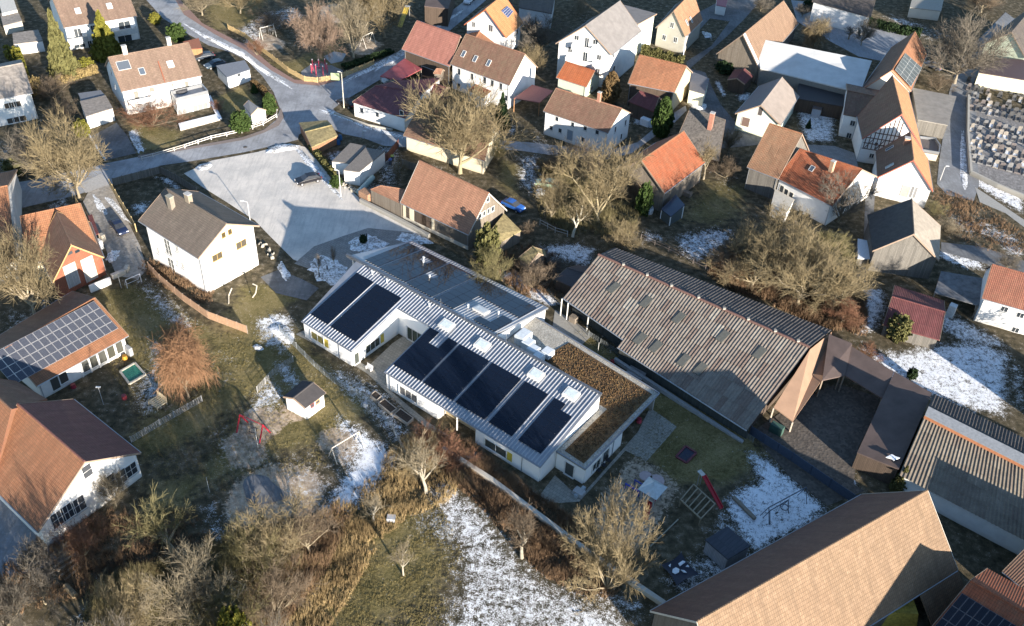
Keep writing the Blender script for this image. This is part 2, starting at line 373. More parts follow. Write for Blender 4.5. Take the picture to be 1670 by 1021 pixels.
def panels(root,a,b,c,d_,nx,ny,mat,lift=.1,gap=.02,frame=None,name='solar_panel',n=None,skip=(),fw_=.03):
    a,b,c,d_=[np.array(p,float) for p in (a,b,c,d_)]; n=nrm(np.cross(b-a,d_-a)) if n is None else np.array(n); n=n*np.sign(n[2])
    L=np.linalg.norm(b-a)/nx; Hh=np.linalg.norm(d_-a)/ny; gx,gy=gap/L/nx,gap/Hh/ny
    for i in range(nx):
        for j in range(ny):
            if (i,j) in skip: continue
            P=lambda u,v:lerp(lerp(a,b,u),lerp(d_,c,u),v)
            def Q(g,o): return [P(i/nx+gx/2+g/L/nx,j/ny+gy/2+g/Hh/ny)+n*o,P((i+1)/nx-gx/2-g/L/nx,j/ny+gy/2+g/Hh/ny)+n*o,P((i+1)/nx-gx/2-g/L/nx,(j+1)/ny-gy/2-g/Hh/ny)+n*o,P(i/nx+gx/2+g/L/nx,(j+1)/ny-gy/2-g/Hh/ny)+n*o]
            m=MB(); B=Q(0,lift-.04);Tt=Q(0,lift);I=Q(fw_,lift)
            vs=B+Tt+I; m.add(vs,[(k,(k+1)%4,4+(k+1)%4,4+k) for k in range(4)]+[(4+k,4+(k+1)%4,8+(k+1)%4,8+k) for k in range(4)],1); m.add(I,[(0,1,2,3)],0); m.keep=True
            o=m.build(name,[mat,frame or plain((.35,.37,.40),.35,.6)],root)
def roofq(T,pts,pl='R'): return [hit(p,*T[pl]) for p in pts]
def block(name,label,cat,pts,z,roof,wall,th=.18,over=.15,group=None,zs=None,parapet=0,nowall=False,posts=False,ptmat=None):
    P=[at(*p,(zs[i] if zs else z)) for i,p in enumerate(pts)]; n=len(P); c=sum(P)/n; c0=c.copy(); c0[2]=0
    root=empty(name,c0,label,cat,group)
    m=MB(); m.prism(slab(P,th),P); m.build('roof',[roof],root)
    ins=[p+nrm((c-p)*np.array([1,1,0]))*over for p in P]
    if not nowall:
        m=MB(); 
        for k in range(n):
            a,b=ins[k],ins[(k+1)%n]; m.quad([a[0],a[1],-.05],[b[0],b[1],-.05],[b[0],b[1],b[2]-th-.005],[a[0],a[1],a[2]-th-.005])
        m.build('wall',[wall],root)
    if posts:
        for k in range(n): m=MB(); a=ins[k]; m.beam([a[0],a[1],0],[a[0],a[1],a[2]-th],.08); m.build('post',[ptmat or plain((.25,.2,.15))],root)
    if parapet:
        m=MB()
        for k in range(n):
            a,b=P[k],P[(k+1)%n]; ia=a+nrm((c-a)*np.array([1,1,0]))*.25; ib=b+nrm((c-b)*np.array([1,1,0]))*.25
            m.prism([a,b,ib,ia],[q+np.array([0,0,parapet]) for q in (a,b,ib,ia)])
        m.build('parapet',[metalroof((.35,.36,.37))],root)
    T=dict(root=root,P=P,ins=ins)
    up3=np.array([0,0,1.])
    for k in range(n):
        a,b=ins[k],ins[(k+1)%n]; dd=nrm((b-a)*np.array([1,1,0])); nn=np.cross(dd,up3); nn=nn*np.sign((a-c)@nn); T[k]=(a,nn)
    nR=nrm(np.cross(P[1]-P[0],P[-1]-P[0])); T['R']=(P[0],nR*np.sign(nR[2])); T['F']=T[0]
    return T
def balcony(T,pl,px,py,w,dpt=1.2,mat=None,rail=1.,slabt=.15):
    P0,N=T[pl]; c=hit((px,py),P0,N); x,n=wallaxes(N); z=np.array([0,0,1.]); mat=mat or plain((.7,.7,.68))
    m=MB(); m.box(c+n*(dpt/2+.02),x*w/2,n*dpt/2,z*slabt/2); o=m.build('balcony',[plain((.6,.6,.58))],T['root'])
    m=MB(); m.box(c+n*(dpt-.03)+z*(slabt+.01),x*w/2,n*.03,z*rail/2)
    for s in (-1,1): m.box(c+n*(dpt/2)+x*s*(w/2-.03)+z*(slabt+.01),x*.03,n*(dpt/2-.07),z*rail/2)
    m.build('railing',[mat],o)
def flat_sheet(name,pts,mat,z,kind='structure',label=None,cat=None,zs=None):
    P=[at(*p,0.) for p in pts]; P=[np.array([p[0],p[1],z]) for p in P]; n=len(P)
    bm=bmesh.new(); vs=[bm.verts.new(V(p)) for p in P]; f=bm.faces.new(vs); bm.normal_update()
    if f.normal.z<0: bmesh.ops.reverse_faces(bm,faces=[f])
    bmesh.ops.triangulate(bm,faces=bm.faces[:])
    me=D.meshes.new(name); 
    uvl=bm.loops.layers.uv.new('UVMap')
    for f in bm.faces:
        for l in f.loops: 
            c=l.vert.co; l[uvl].uv=(c.x*.806-c.y*.592,c.x*.592+c.y*.806)
    bm.to_mesh(me); bm.free(); me.materials.append(mat)
    o=D.objects.new(name,me); COL.objects.link(o); tag(o,label,cat,None,kind); return o
def smooth(pts,n=4,closed=True):
    out=[]; N=len(pts)
    for i in range(N):
        p0,p1,p2,p3=[np.array(pts[(i+k)%N],float) for k in(-1,0,1,2)]
        for t in np.linspace(0,1,n,endpoint=False):
            out.append(tuple(.5*((2*p1)+(-p0+p2)*t+(2*p0-5*p1+4*p2-p3)*t*t+(-p0+3*p1-3*p2+p3)*t**3)))
    return out
def fence(name,label,pts,h,mat,kind='board',post=None,cat='fence',group=None,sp=2.2,pm=None,th=.03,curved=False):
    """fence along pixel polyline pts; every bay and post its own part"""
    P=[at(*p,0.) for p in pts]; root=empty(name,P[0],label,cat,group); z=np.array([0,0,1.])
    for a,b in zip(P[:-1],P[1:]):
        L=np.linalg.norm(b-a); n=max(1,int(round(L/sp))); d=nrm(b-a); s=np.cross(d,z)
        for k in range(n):
            p,q=lerp(a,b,k/n),lerp(a,b,(k+1)/n); m=MB(); mid=(p+q)/2; l=np.linalg.norm(q-p)
            if kind=='board': m.box(mid+z*.05,d*(l/2-.06),s*th,z*(h-.05)/2); m.build('panel',[mat],root)
            elif kind=='picket':
                for zz in (.25*h,.8*h): m.box(mid+z*zz-s*.04,d*(l/2-.06),s*.02,z*.03)
                N_=max(2,int(l/.16))
                for j in range(N_): m.box(lerp(p,q,(j+.5)/N_)+z*.04,d*.05,s*.015,z*(h*RNG.uniform(.9,1.)-.04)/2)
                m.build('picket_panel',[mat],root)
            elif kind=='mesh':
                for zz in np.linspace(.1,h-.05,5): m.beam(p+z*zz,q+z*zz,.012)
                N_=max(2,int(l/.35))
                for j in range(N_): c=lerp(p,q,(j+.5)/N_); m.beam(c,c+z*h,.009)
                m.build('mesh_panel',[mat],root)
            elif kind=='rail':
                for zz in (.45*h,.95*h): 
                    m=MB(); m.box(mid+z*zz,d*l/2,s*.025,z*.05); m.build('rail',[mat],root)
            if post or pm: m=MB(); m.beam(p-s*.05,p-s*.05+z*(h+.08),post or .05); m.build('post',[pm or mat],root)
    if post or pm: m=MB(); m.beam(P[-1],P[-1]+z*(h+.08),post or .05); m.build('post',[pm or mat],root)
    return root
def wallrun(name,label,pts,h,mat,th=.15,cat='wall'):
    P=[at(*p,0.) for p in pts]; m=MB(); z=np.array([0,0,1.])
    for a,b in zip(P[:-1],P[1:]):
        d=nrm(b-a); s=np.cross(d,z)*th; m.prism([a-s,b-s,b+s,a+s],[p+z*h for p in (a-s,b-s,b+s,a+s)])
    o=m.build(name,[mat],None,origin=P[0]); return tag(o,label,cat)
def place(o,loc,rz=0.,sc=1.,tilt=0.):
    o.location=V(loc); o.rotation_euler=(tilt,0,rz); o.scale=(sc,sc,sc) if isinstance(sc,(int,float)) else sc; return o
# ------------------------------------------------------------------ ground
def poly_w(pts): return np.array([at(*p,0.)[:2] for p in pts])
def sdf(P,poly):
    """signed distance (inside negative) of points P (n,2) to polygon"""
    d=np.full(len(P),1e9); ins=np.zeros(len(P),bool); n=len(poly)
    for i in range(n):
        a,b=poly[i],poly[(i+1)%n]; e=b-a; w_=P-a; t=np.clip((w_@e)/(e@e+1e-9),0,1); q=w_-t[:,None]*e; d=np.minimum(d,(q*q).sum(1))
        c=((a[1]>P[:,1])!=(b[1]>P[:,1]))&(P[:,0]<(b[0]-a[0])*(P[:,1]-a[1])/(b[1]-a[1]+1e-12)+a[0]); ins^=c
    d=np.sqrt(d); return np.where(ins,-d,d)
SNOW=[ # pixel polygon, amount, softness (m)
 ([(697,792),(730,785),(800,828),(835,885),(870,920),(910,945),(965,965),(1015,985),(1045,1021),(1040,1060),(690,1060),(720,1000),(740,955),(735,900),(700,885),(672,858),(668,835),(700,830)],.64,2.6),
 ([(700,790),(725,783),(790,850),(830,905),(880,960),(980,990),(1030,1030),(960,1040),(880,980),(800,920),(740,850)],.90,2.),
 ([(960,940),(1010,965),(1060,990),(1040,1010),(985,985)],.7,1.5),
 ([(1215,733),(1250,745),(1300,785),(1352,828),(1325,852),(1230,905),(1205,870),(1185,835),(1183,815),(1205,795),(1235,785),(1222,755)],.93,1.2),
 ([(1130,905),(1170,870),(1200,860),(1240,905),(1180,955),(1110,975),(1080,950),(1100,925)],.6,1.5),
 ([(520,595),(560,600),(640,640),(668,700),(660,745),(612,790),(570,830),(540,838),(530,812),(560,780),(540,720),(575,725),(640,740),(615,690),(570,655),(540,625)],.62,1.5),
 ([(590,720),(640,735),(662,745),(620,795),(570,832),(535,835),(560,790)],.85,1.5),
 ([(545,675),(576,691),(659,747),(643,765),(550,853),(520,838),(545,800),(560,775),(580,745),(575,715),(550,700)],.97,1.3),
 ([(330,700),(380,690),(400,720),(380,770),(340,790)],.35,3.),([(430,740),(520,740),(600,800),(540,850),(450,840)],.42,3.),([(350,560),(400,580),(380,640),(340,620)],.3,2.),
 ([(415,640),(445,615),(475,650),(440,670),(405,668)],.72,1.2),
 ([(445,590),(470,590),(492,620),(490,640),(462,625)],.8,1.),
 ([(415,520),(450,510),(478,515),(480,555),(450,570),(425,560)],.8,1.2),
 ([(225,455),(250,462),(300,505),(325,530),(300,545),(265,520),(238,490)],.68,1.5),
 ([(240,545),(270,560),(262,600),(270,660),(240,680),(218,655),(222,620),(240,600)],.7,1.5),
 ([(330,830),(350,810),(372,850),(385,900),(365,915),(345,890)],.6,1.5),
 ([(160,940),(180,935),(185,955),(165,960)],.7,1.),([(120,1000),(165,990),(170,1021),(110,1021)],.6,1.5),([(15,990),(40,985),(30,1015)],.5,1),
 ([(440,560),(475,560),(478,580),(450,580)],.6,1.),
 ([(252,288),(275,290),(300,310),(285,308)],.9,.6),([(212,335),(245,328),(240,345),(222,352)],.8,.8),
 ([(70,340),(115,345),(110,300),(95,322)],.6,1),([(70,490),(120,485),(115,515),(80,520)],.6,1.5),([(0,500),(60,510),(70,540),(0,545)],.45,2),
 ([(822,440),(850,445),(915,495),(895,500),(850,475),(818,455)],.9,.8),
 ([(880,400),(940,395),(975,405),(960,440),(915,425),(895,450),(890,480),(880,470),(885,430)],.78,1.3),
 ([(1100,385),(1170,370),(1195,375),(1190,395),(1140,430),(1110,415)],.72,1.5),([(1045,375),(1075,378),(1090,392),(1050,395)],.6,1),
 ([(845,255),(880,250),(885,290),(870,320),(845,305),(842,285)],.62,1.5),
 ([(1300,165),(1365,175),(1360,232),(1312,230),(1303,200)],.82,1.2),
 ([(1395,465),(1440,470),(1450,500),(1430,540),(1400,545),(1408,500)],.8,1.2),
 ([(1400,560),(1440,575),(1480,570),(1530,560),(1600,555),(1650,580),(1645,650),(1640,680),(1560,665),(1500,640),(1440,612)],.85,1.6),
 ([(1525,495),(1590,530),(1645,560),(1640,570),(1560,555),(1520,525)],.75,1.2),([(1650,590),(1670,600),(1670,680),(1655,660)],.7,1),
 ([(1530,404),(1600,425),(1610,440),(1570,438),(1528,418)],.8,1.),([(1600,425),(1670,430),(1670,445),(1620,442)],.7,1),
 ([(1590,280),(1670,300),(1670,350),(1620,320),(1588,300)],.85,1.),([(1540,340),(1600,370),(1590,390),(1550,370)],.5,1.5),([(1630,395),(1670,405),(1670,420),(1640,415)],.7,1),
 ([(1230,740),(1250,770),(1300,800),(1290,820)],.5,1.),([(1375,735),(1392,770),(1400,800),(1385,800),(1365,770)],.85,.8),
 ([(430,20),(480,10),(500,25),(450,50),(400,62),(385,50)],.6,1.2),([(400,55),(430,50),(425,70),(395,70)],.6,1),
 ([(560,118),(600,105),(640,92),(645,98),(600,115),(565,128)],.6,.8),([(675,32),(710,30),(712,42),(690,40)],.6,1),
 ([(1310,18),(1370,28),(1480,60),(1470,66),(1380,40),(1320,30)],.8,.8),([(1435,25),(1475,30),(1500,40),(1480,45)],.6,1),
 ([(1160,15),(1210,22),(1208,33),(1165,25)],.9,.8),([(1140,52),(1165,58),(1160,64)],.8,.6),
 ([(1130,215),(1160,218),(1165,230),(1140,225)],.7,.8),([(1165,135),(1172,130),(1185,155),(1180,158)],.9,.5),([(1200,155),(1222,150),(1225,165),(1205,165)],.8,.6),
 ([(1055,190),(1072,200),(1068,210),(1030,200),(1035,190)],.8,.6),([(820,200),(845,205),(842,222),(822,218)],.6,1),
 ([(605,240),(650,235),(660,275),(640,310),(620,300),(612,260)],.6,1.5),([(535,250),(560,245),(550,275),(536,270)],.7,.8),([(210,215),(225,210),(235,245),(222,248)],.9,.6),
 ([(1060,180),(1090,190),(1085,205)],.4,1),([(940,520),(1010,560),(1060,610),(1100,660),(1180,700),(1150,690),(1060,640),(980,580)],.3,1.5),
 ([(0,230),(20,235),(15,290),(0,285)],.6,1.5),([(1005,180),(1030,190),(1025,205),(1000,200)],.6,1.),
 ([(1180,820),(1230,880),(1200,900),(1150,870)],.55,1.5),([(520,770),(600,700),(640,740),(590,790)],.45,2.),
 ([(1450,20),(1500,35),(1560,60),(1520,70),(1450,45)],.4,2.),([(1030,10),(1060,20),(1050,45),(1040,30)],.55,1.),([(880,205),(900,240),(860,240)],.45,1.5),([(930,10),(990,30),(960,60)],.3,2.),([(700,255),(760,290),(700,300)],.35,2.),([(580,285),(640,300),(600,320)],.5,1.),([(1150,270),(1210,290),(1190,330)],.3,2.),([(1590,350),(1670,390),(1660,410),(1590,380)],.55,1.5),([(1400,430),(1420,470),(1400,480)],.6,1.),([(40,180),(130,190),(120,260),(60,260)],.28,2.5),([(470,40),(560,50),(540,80),(470,80)],.3,2.),
 ([(1480,10),(1530,0),(1530,15),(1490,20)],.5,1)]
GRASS=[([(405,470),(500,560),(490,600),(440,640),(400,640),(330,700),(240,740),(220,720),(240,690),(300,660),(340,650),(350,540),(300,520),(250,470),(190,475),(160,490),(230,590),(240,640),(250,660),(240,700)],1.,3.),
 ([(160,480),(215,465),(250,560),(225,590)],1.,2.),([(345,545),(420,545),(460,600),(400,650),(350,640)],1.,3),([(480,560),(620,650),(560,700),(520,720),(430,740),(400,760),(350,780),(250,790),(240,830),(300,820)],.9,3.),
 ([(560,860),(660,800),(690,850),(720,900),(700,960),(600,1021),(500,1021),(480,1000)],.9,4),([(940,530),(1050,600),(1220,705),(1250,750),(1180,790),(1100,790),(1050,740),(1090,690),(940,600),(900,545)],.75,1.5),
 ([(470,100),(560,60),(560,110),(520,130),(470,120),(430,100)],.7,2),([(390,470),(475,460),(500,480),(420,520)],1.,1.5),([(340,165),(400,140),(420,170),(380,185)],1.,1.5),
 ([(330,0),(430,0),(420,40),(350,50)],.8,3),([(205,195),(300,215),(290,240),(225,250)],.7,1.5),([(1150,290),(1220,300),(1215,350),(1170,370),(1100,360)],.6,3),([(815,260),(850,270),(840,320),(815,300)],.8,2.5)]
SAND=[([(388,701),(401,667),(440,662),(478,683),(429,724),(437,742),(416,763),(378,763),(360,724)],1.,1.),([(491,758),(429,760),(385,786),(365,827),(385,866),(440,870),(500,850),(515,830),(530,800),(520,775)],1.,1.6),
 ([(520,705),(545,695),(575,700),(590,720),(583,745),(560,765),(545,745),(515,730)],.9,1.2),([(455,662),(470,655),(500,680),(487,690)],1.,.5),([(500,770),(560,775),(530,820),(500,840)],.6,2.),([(398,68),(415,52),(440,56),(465,68),(462,80),(430,82),(405,78)],1.,1.),([(570,72),(600,60),(625,72),(600,90),(575,88)],1.,1.),([(520,12),(545,5),(580,20),(560,38),(525,34)],1.,1.5),
 ([(250,650),(290,660),(300,668),(270,672),(240,665)],.6,1.),([(1010,760),(1032,738),(1080,760),(1118,790),(1105,815),(1085,850),(1060,890),(1020,920),(990,900),(960,870),(975,810)],.62,1.2),([(345,700),(420,770),(380,800),(340,740)],.5,3.),([(560,560),(640,640),(600,650),(540,590)],.3,1.5)]
def make_ground():
    st=.62; xs=np.arange(-165,185,st); ys=np.arange(44,300,st); X,Y=np.meshgrid(xs,ys); P=np.stack([X.ravel(),Y.ravel()],1)
    sn=np.full(len(P),.10); gr=np.zeros(len(P)); sd=np.zeros(len(P))
    for arr,lst in ((sn,SNOW),(gr,GRASS),(sd,SAND)):
        for pts,amt,soft in lst:
            poly=poly_w(pts); lo,hi=poly.min(0)-soft*2,poly.max(0)+soft*2
            k=np.where((P[:,0]>lo[0])&(P[:,0]<hi[0])&(P[:,1]>lo[1])&(P[:,1]<hi[1]))[0]
            if len(k)==0: continue
            d=sdf(P[k],poly); v_=amt*np.clip(.5-d/(2*soft),0,1); arr[k]=np.maximum(arr[k],v_)
    nx,ny=len(xs),len(ys); Z=np.zeros(len(P)); Z+=.025*np.sin(P[:,0]*1.7+np.sin(P[:,1]*.9)*2)*np.sin(P[:,1]*1.3)-.03
    me=D.meshes.new('ground'); i=np.arange(nx-1); j=np.arange(ny-1); I,J=np.meshgrid(i,j); a=(J*nx+I).ravel(); F=np.stack([a,a+1,a+nx+1,a+nx],1)
    me.vertices.add(len(P)); me.vertices.foreach_set('co',np.column_stack([P,Z]).ravel()); me.loops.add(F.size); me.loops.foreach_set('vertex_index',F.ravel().astype(np.int32))
    me.polygons.add(len(F)); me.polygons.foreach_set('loop_start',(np.arange(len(F))*4).astype(np.int32)); me.polygons.foreach_set('loop_total',np.full(len(F),4,np.int32)); me.update(calc_edges=True)
    me.polygons.foreach_set('use_smooth',np.ones(len(F),bool))
    for nme,arr in (('snow',sn),('lush',gr),('sand',sd)):
        at_=me.attributes.new(nme,'FLOAT','POINT'); at_.data.foreach_set('value',arr.astype(np.float32))
    b=NB('winter ground'); p=gpos(b)
    asn=b.n('ShaderNodeAttribute',attribute_name='snow').outputs['Fac']; agr=b.n('ShaderNodeAttribute',attribute_name='lush').outputs['Fac']
    n1=b.noise(p,.16,6,.65); n2=b.noise(p,2.0,7,.78); n3=b.noise(p,8.,5,.75); n4=b.noise(p,.9,5,.6)
    dirt=b.ramp(n4,[(.32,(.042,.038,.024)),(.5,(.10,.082,.050)),(.66,(.19,.155,.105))])
    grass=b.ramp(b.math('ADD',b.math('MULTIPLY',n1,.55),b.math('MULTIPLY',n2,.45)),[(.33,(.07,.062,.024)),(.43,(.14,.118,.046)),(.52,(.22,.178,.078)),(.64,(.30,.235,.125))])
    g=b.ramp(b.math('ADD',agr,b.math('MULTIPLY',b.math('SUBTRACT',n4,.5),1.2)),[(.25,0.),(.6,1.)])
    col=b.mix(g,dirt,grass); col=b.mix(b.ramp(n3,[(.3,.55),(.55,0.)]),col,(.02,.018,.010))
    asd=b.n('ShaderNodeAttribute',attribute_name='sand').outputs['Fac']
    vo=b.n('ShaderNodeTexVoronoi'); vo.inputs['Scale'].default_value=5.; b.l(p,vo.inputs['Vector'])
    sandc=b.ramp(b.math('ADD',b.math('MULTIPLY',n4,.6),b.math('MULTIPLY',n2,.4)),[(.36,(.20,.155,.11)),(.5,(.42,.33,.24)),(.62,(.60,.49,.37))]); sandc=b.mix(b.ramp(vo.outputs['Distance'],[(.2,.35),(.5,0.)]),sandc,(.15,.12,.09))
    col=b.mix(b.ramp(b.math('ADD',asd,b.math('MULTIPLY',b.math('SUBTRACT',n2,.5),1.6)),[(.42,0.),(.6,1.)]),col,sandc)
    nn=b.math('ADD',b.math('ADD',b.math('MULTIPLY',n3,.42),b.math('MULTIPLY',n2,.40)),b.math('MULTIPLY',n4,.28))
    s=b.math('ADD',asn,b.math('MULTIPLY',b.math('SUBTRACT',nn,.55),4.2))
    sf=b.ramp(s,[(.56,0.),(.76,1.)]); snc=b.ramp(n2,[(.3,(.66,.68,.72)),(.6,(.86,.88,.90))])
    col=b.mix(sf,col,snc)
    b.bump(b.math('ADD',b.math('MULTIPLY',n3,.6),b.math('MULTIPLY',sf,.5)),.9,.10)
    me.materials.append(b.fin(col,.92,0,.15))
    o=D.objects.new('ground',me); COL.objects.link(o); tag(o,kind='structure')
    m=MB(); m.quad([-900,-200,-.35],[900,-200,-.35],[900,1500,-.35],[-900,1500,-.35]); o=m.build('fields',[plain((.07,.065,.035),.95,0,.4,.02)]); tag(o,kind='structure')
make_ground()
ROADC=asphalt((.36,.37,.385),.5,(.22,.225,.235)); LANE=asphalt((.16,.165,.17),.25,(.09,.092,.095)); LOT=asphalt((.68,.63,.56),.5,(.50,.475,.435))
def S(name,pts,mat,z,sm=0,label=None): return flat_sheet(name,[(a+random.uniform(-2.2,2.2),b+random.uniform(-1.6,1.6)) for a,b in smooth(pts,sm*2)] if sm else pts,mat,z)
S('road',[(228,-12),(246,8),(266,30),(300,52),(340,74),(378,86),(404,100),(428,124),(446,150),(457,178),(450,196),(430,212),(395,224),(340,235),(270,247),(175,266),(60,292),(-20,306),(-20,352),(40,338),(110,322),(180,302),(262,270),(318,262),(400,248),(470,232),(486,228),(487,220),(499,212),(529,205),(562,219),(592,225),(627,238),(665,240),(720,244),(790,242),(850,246),(920,256),(980,262),(1030,250),(1060,228),(1100,200),(1120,180),(1118,172),(1090,190),(1040,232),(990,246),(930,240),(860,232),(800,228),(720,226),(640,214),(590,205),(556,190),(543,178),(560,165),(640,118),(700,78),(760,28),(800,-6),(840,-30),(800,-30),(765,-4),(705,42),(650,84),(600,108),(556,130),(520,138),(482,134),(446,112),(402,76),(350,50),(300,20),(286,-12)],ROADC,.010)
S('parking_lot',[(300,283),(345,262),(420,248),(472,234),(498,240),(530,272),(585,322),(640,352),(690,378),(672,392),(610,378),(572,402),(532,425),(500,432),(478,423),(440,385),(416,360),(370,330),(330,305)],LOT,.022)
S('driveway_left',[(135,330),(150,302),(180,292),(188,320),(228,400),(240,440),(225,455),(190,450),(170,400),(150,360)],gravel((.34,.31,.27),2.5,.2),.014)
S('yard_left',[(130,300),(165,283),(180,300),(140,315)],plain((.42,.4,.37)),.030)
S('driveway',[(150,222),(172,210),(190,200),(208,222),(222,250),(170,262)],LANE,.016)
S('forecourt',[(512,402),(560,385),(600,372),(680,380),(700,390),(650,400),(580,440),(540,460),(522,445),(480,430)],paving((.30,.29,.27)),.030)
S('terrace',[(425,452),(455,440),(492,455),(520,470),(500,490),(450,478)],LANE,.018)
S('paved_strip',[(482,545),(498,538),(600,598),(640,560),(700,520),(720,540),(640,640),(700,690),(790,745),(880,808),(905,775),(945,812),(1040,705),(1060,665),(1104,696),(1055,752),(1020,735),(945,818),(888,822),(830,780),(740,735),(660,668),(600,610),(560,585)],paving((.34,.32,.27),.5,.5),.012)
S('concrete_pad',[(905,505),(930,520),(968,545),(935,575),(900,540)],plain((.3,.29,.26)),.016)
S('farmyard',[(1225,705),(1300,655),(1365,625),(1440,650),(1400,730),(1392,790),(1410,800),(1350,825),(1290,780)],gravel((.10,.085,.07),3,.3),.012)
S('asphalt_yard_left',[(-30,760),(0,780),(70,862),(110,870),(130,905),(60,930),(10,945),(-40,960)],asphalt((.22,.23,.25),.4,(.15,.155,.165)),.012)
S('path_right',[(1598,330),(1640,348),(1672,372),(1690,390),(1690,372),(1650,345),(1610,318),(1590,305)],plain((.34,.33,.3)),.024)
S('main_road',[(1640,20),(1600,60),(1565,100),(1548,150),(1540,210),(1532,260),(1528,300),(1545,318),(1588,328),(1597,300),(1592,240),(1592,180),(1600,140),(1625,100),(1680,50)],asphalt((.24,.25,.26),.35,(.17,.175,.18)),.010)
S('lane_right',[(1535,395),(1600,402),(1670,425),(1700,430),(1700,452),(1640,440),(1590,425),(1535,410)],LANE,.008)
S('village_lane',[(1125,112),(1150,90),(1185,60),(1215,30),(1250,-10),(1215,-20),(1140,20),(1135,55),(1158,30),(1190,35),(1160,75),(1120,100),(1118,125),(1130,165),(1128,215),(1150,245),(1200,240),(1250,235),(1245,220),(1200,200),(1175,170),(1160,140),(1150,118)],LANE,.018)
S('meadow_road',[(1290,0),(1330,5),(1400,28),(1470,55),(1500,62),(1500,95),(1440,100),(1400,92),(1340,60),(1300,35)],asphalt((.3,.32,.34),.7,(.24,.25,.27)),.008,0)
S('courtyard',[(1300,235),(1360,238),(1395,250),(1400,275),(1420,300),(1412,330),(1405,300),(1360,262),(1318,250)],paving((.3,.29,.28)),.012)
S('court_lane',[(1412,300),(1428,300),(1420,420),(1405,470),(1395,460),(1408,400)],LANE,.016)
S('pavement_curb',[(285,-2),(292,-2),(330,38),(380,64),(405,74),(444,108),(480,130),(520,134),(556,126),(556,131),(520,140),(480,136),(442,115),(400,82),(350,56),(300,24)],plain((.27,.17,.14),.9),.045)
S('pavement_curb',[(458,176),(464,190),(455,205),(430,217),(395,229),(330,240),(225,258),(225,254),(330,236),(395,224),(430,212),(448,200),(455,188)],plain((.22,.18,.16),.9),.045)
S('sports_pad',[(528,92),(545,84),(565,88),(558,100),(540,104)],plain((.3,.32,.34)),.02)
S('play_pad',[(492,118),(515,104),(550,110),(556,124),(525,132),(500,130)],gravel((.25,.25,.25),5,.1),.02,2)
S('cemetery_ground',[(1580,165),(1670,180),(1700,190),(1700,330),(1640,308),(1590,285),(1578,220)],gravel((.22,.21,.2),3,.3),.006)
S('wet_tarmac_patch',[(398,783),(425,774),(448,790),(472,810),(455,818),(408,822)],LANE,.02,2)
# ------------------------------------------------------------------ buildings
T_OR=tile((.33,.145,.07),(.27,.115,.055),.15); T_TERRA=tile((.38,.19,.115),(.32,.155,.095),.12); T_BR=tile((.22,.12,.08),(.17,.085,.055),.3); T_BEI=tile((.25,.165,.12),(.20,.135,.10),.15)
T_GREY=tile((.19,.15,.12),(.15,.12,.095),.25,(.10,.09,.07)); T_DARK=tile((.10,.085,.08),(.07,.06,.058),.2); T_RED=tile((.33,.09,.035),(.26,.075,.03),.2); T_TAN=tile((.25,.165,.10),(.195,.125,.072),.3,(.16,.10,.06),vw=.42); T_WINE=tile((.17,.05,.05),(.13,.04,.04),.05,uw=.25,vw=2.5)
T_ASPH=plain((.04,.04,.045),.9,0,.2,2.); T_MOSS=plain((.26,.21,.10),.95,0,.3,2.); T_FLAT=plain((.26,.23,.20),.95,0,.25,1.5)
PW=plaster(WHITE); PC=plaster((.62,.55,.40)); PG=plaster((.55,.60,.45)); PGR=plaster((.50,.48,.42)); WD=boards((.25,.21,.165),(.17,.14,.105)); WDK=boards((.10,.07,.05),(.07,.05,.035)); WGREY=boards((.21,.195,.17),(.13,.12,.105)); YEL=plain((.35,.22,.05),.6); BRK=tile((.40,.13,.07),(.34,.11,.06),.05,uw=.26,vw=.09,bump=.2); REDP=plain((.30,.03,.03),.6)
ZN=metalroof((.42,.44,.46)); GL=glass(); GLY=glass((.10,.08,.03),.2)
# --- kindergarten ------------------------------------------------
KY=R_(-35.9); k1=np.array([math.cos(KY),math.sin(KY),0]); k2=np.array([-k1[1],k1[0],0]); ko=at(626.9,605.7,3.1); ko=np.array([ko[0],ko[1],0])
K=lambda x,y,z=0.: ko+k1*x+k2*y+np.array([0,0,z])
kz=lambda y:3.1+.2231*y
kn=lambda y:5.75-.20*(y-13.3)
kg=empty('kindergarten',K(8,10),'white kindergarten with black solar arrays on ribbed metal roofs and a brown planted flat roof','kindergarten')
PWK=plaster((.84,.83,.80),.04)
def kroof(pts,zf,th=.28,nm='roof'):
    P=[K(x,y,zf(y)) for x,y in pts]; m=MB(); m.prism(slab(P,th),P); return m.build(nm,[metalroof((.36,.38,.41))],kg)
kroof([(-16.5,0),(-6.3,0),(-6.3,13),(-18.1,13)],kz); kroof([(-6.3,9.41),(0,9.41),(0,13),(-6.3,13)],kz); kroof([(0,0),(26.8,0),(26.8,13),(0,13)],kz)
kroof([(-20.2,13.0),(8.3,13.0),(8.9,26.0),(-17.8,25.0)],kn)
m=MB(); 
for s in (-1,1): m.beam(K(-20.3,13.05,5.98),K(26.85,13.05,6.0),.2)
m.build('ridge_cap',[metalroof((.36,.38,.41))],kg)
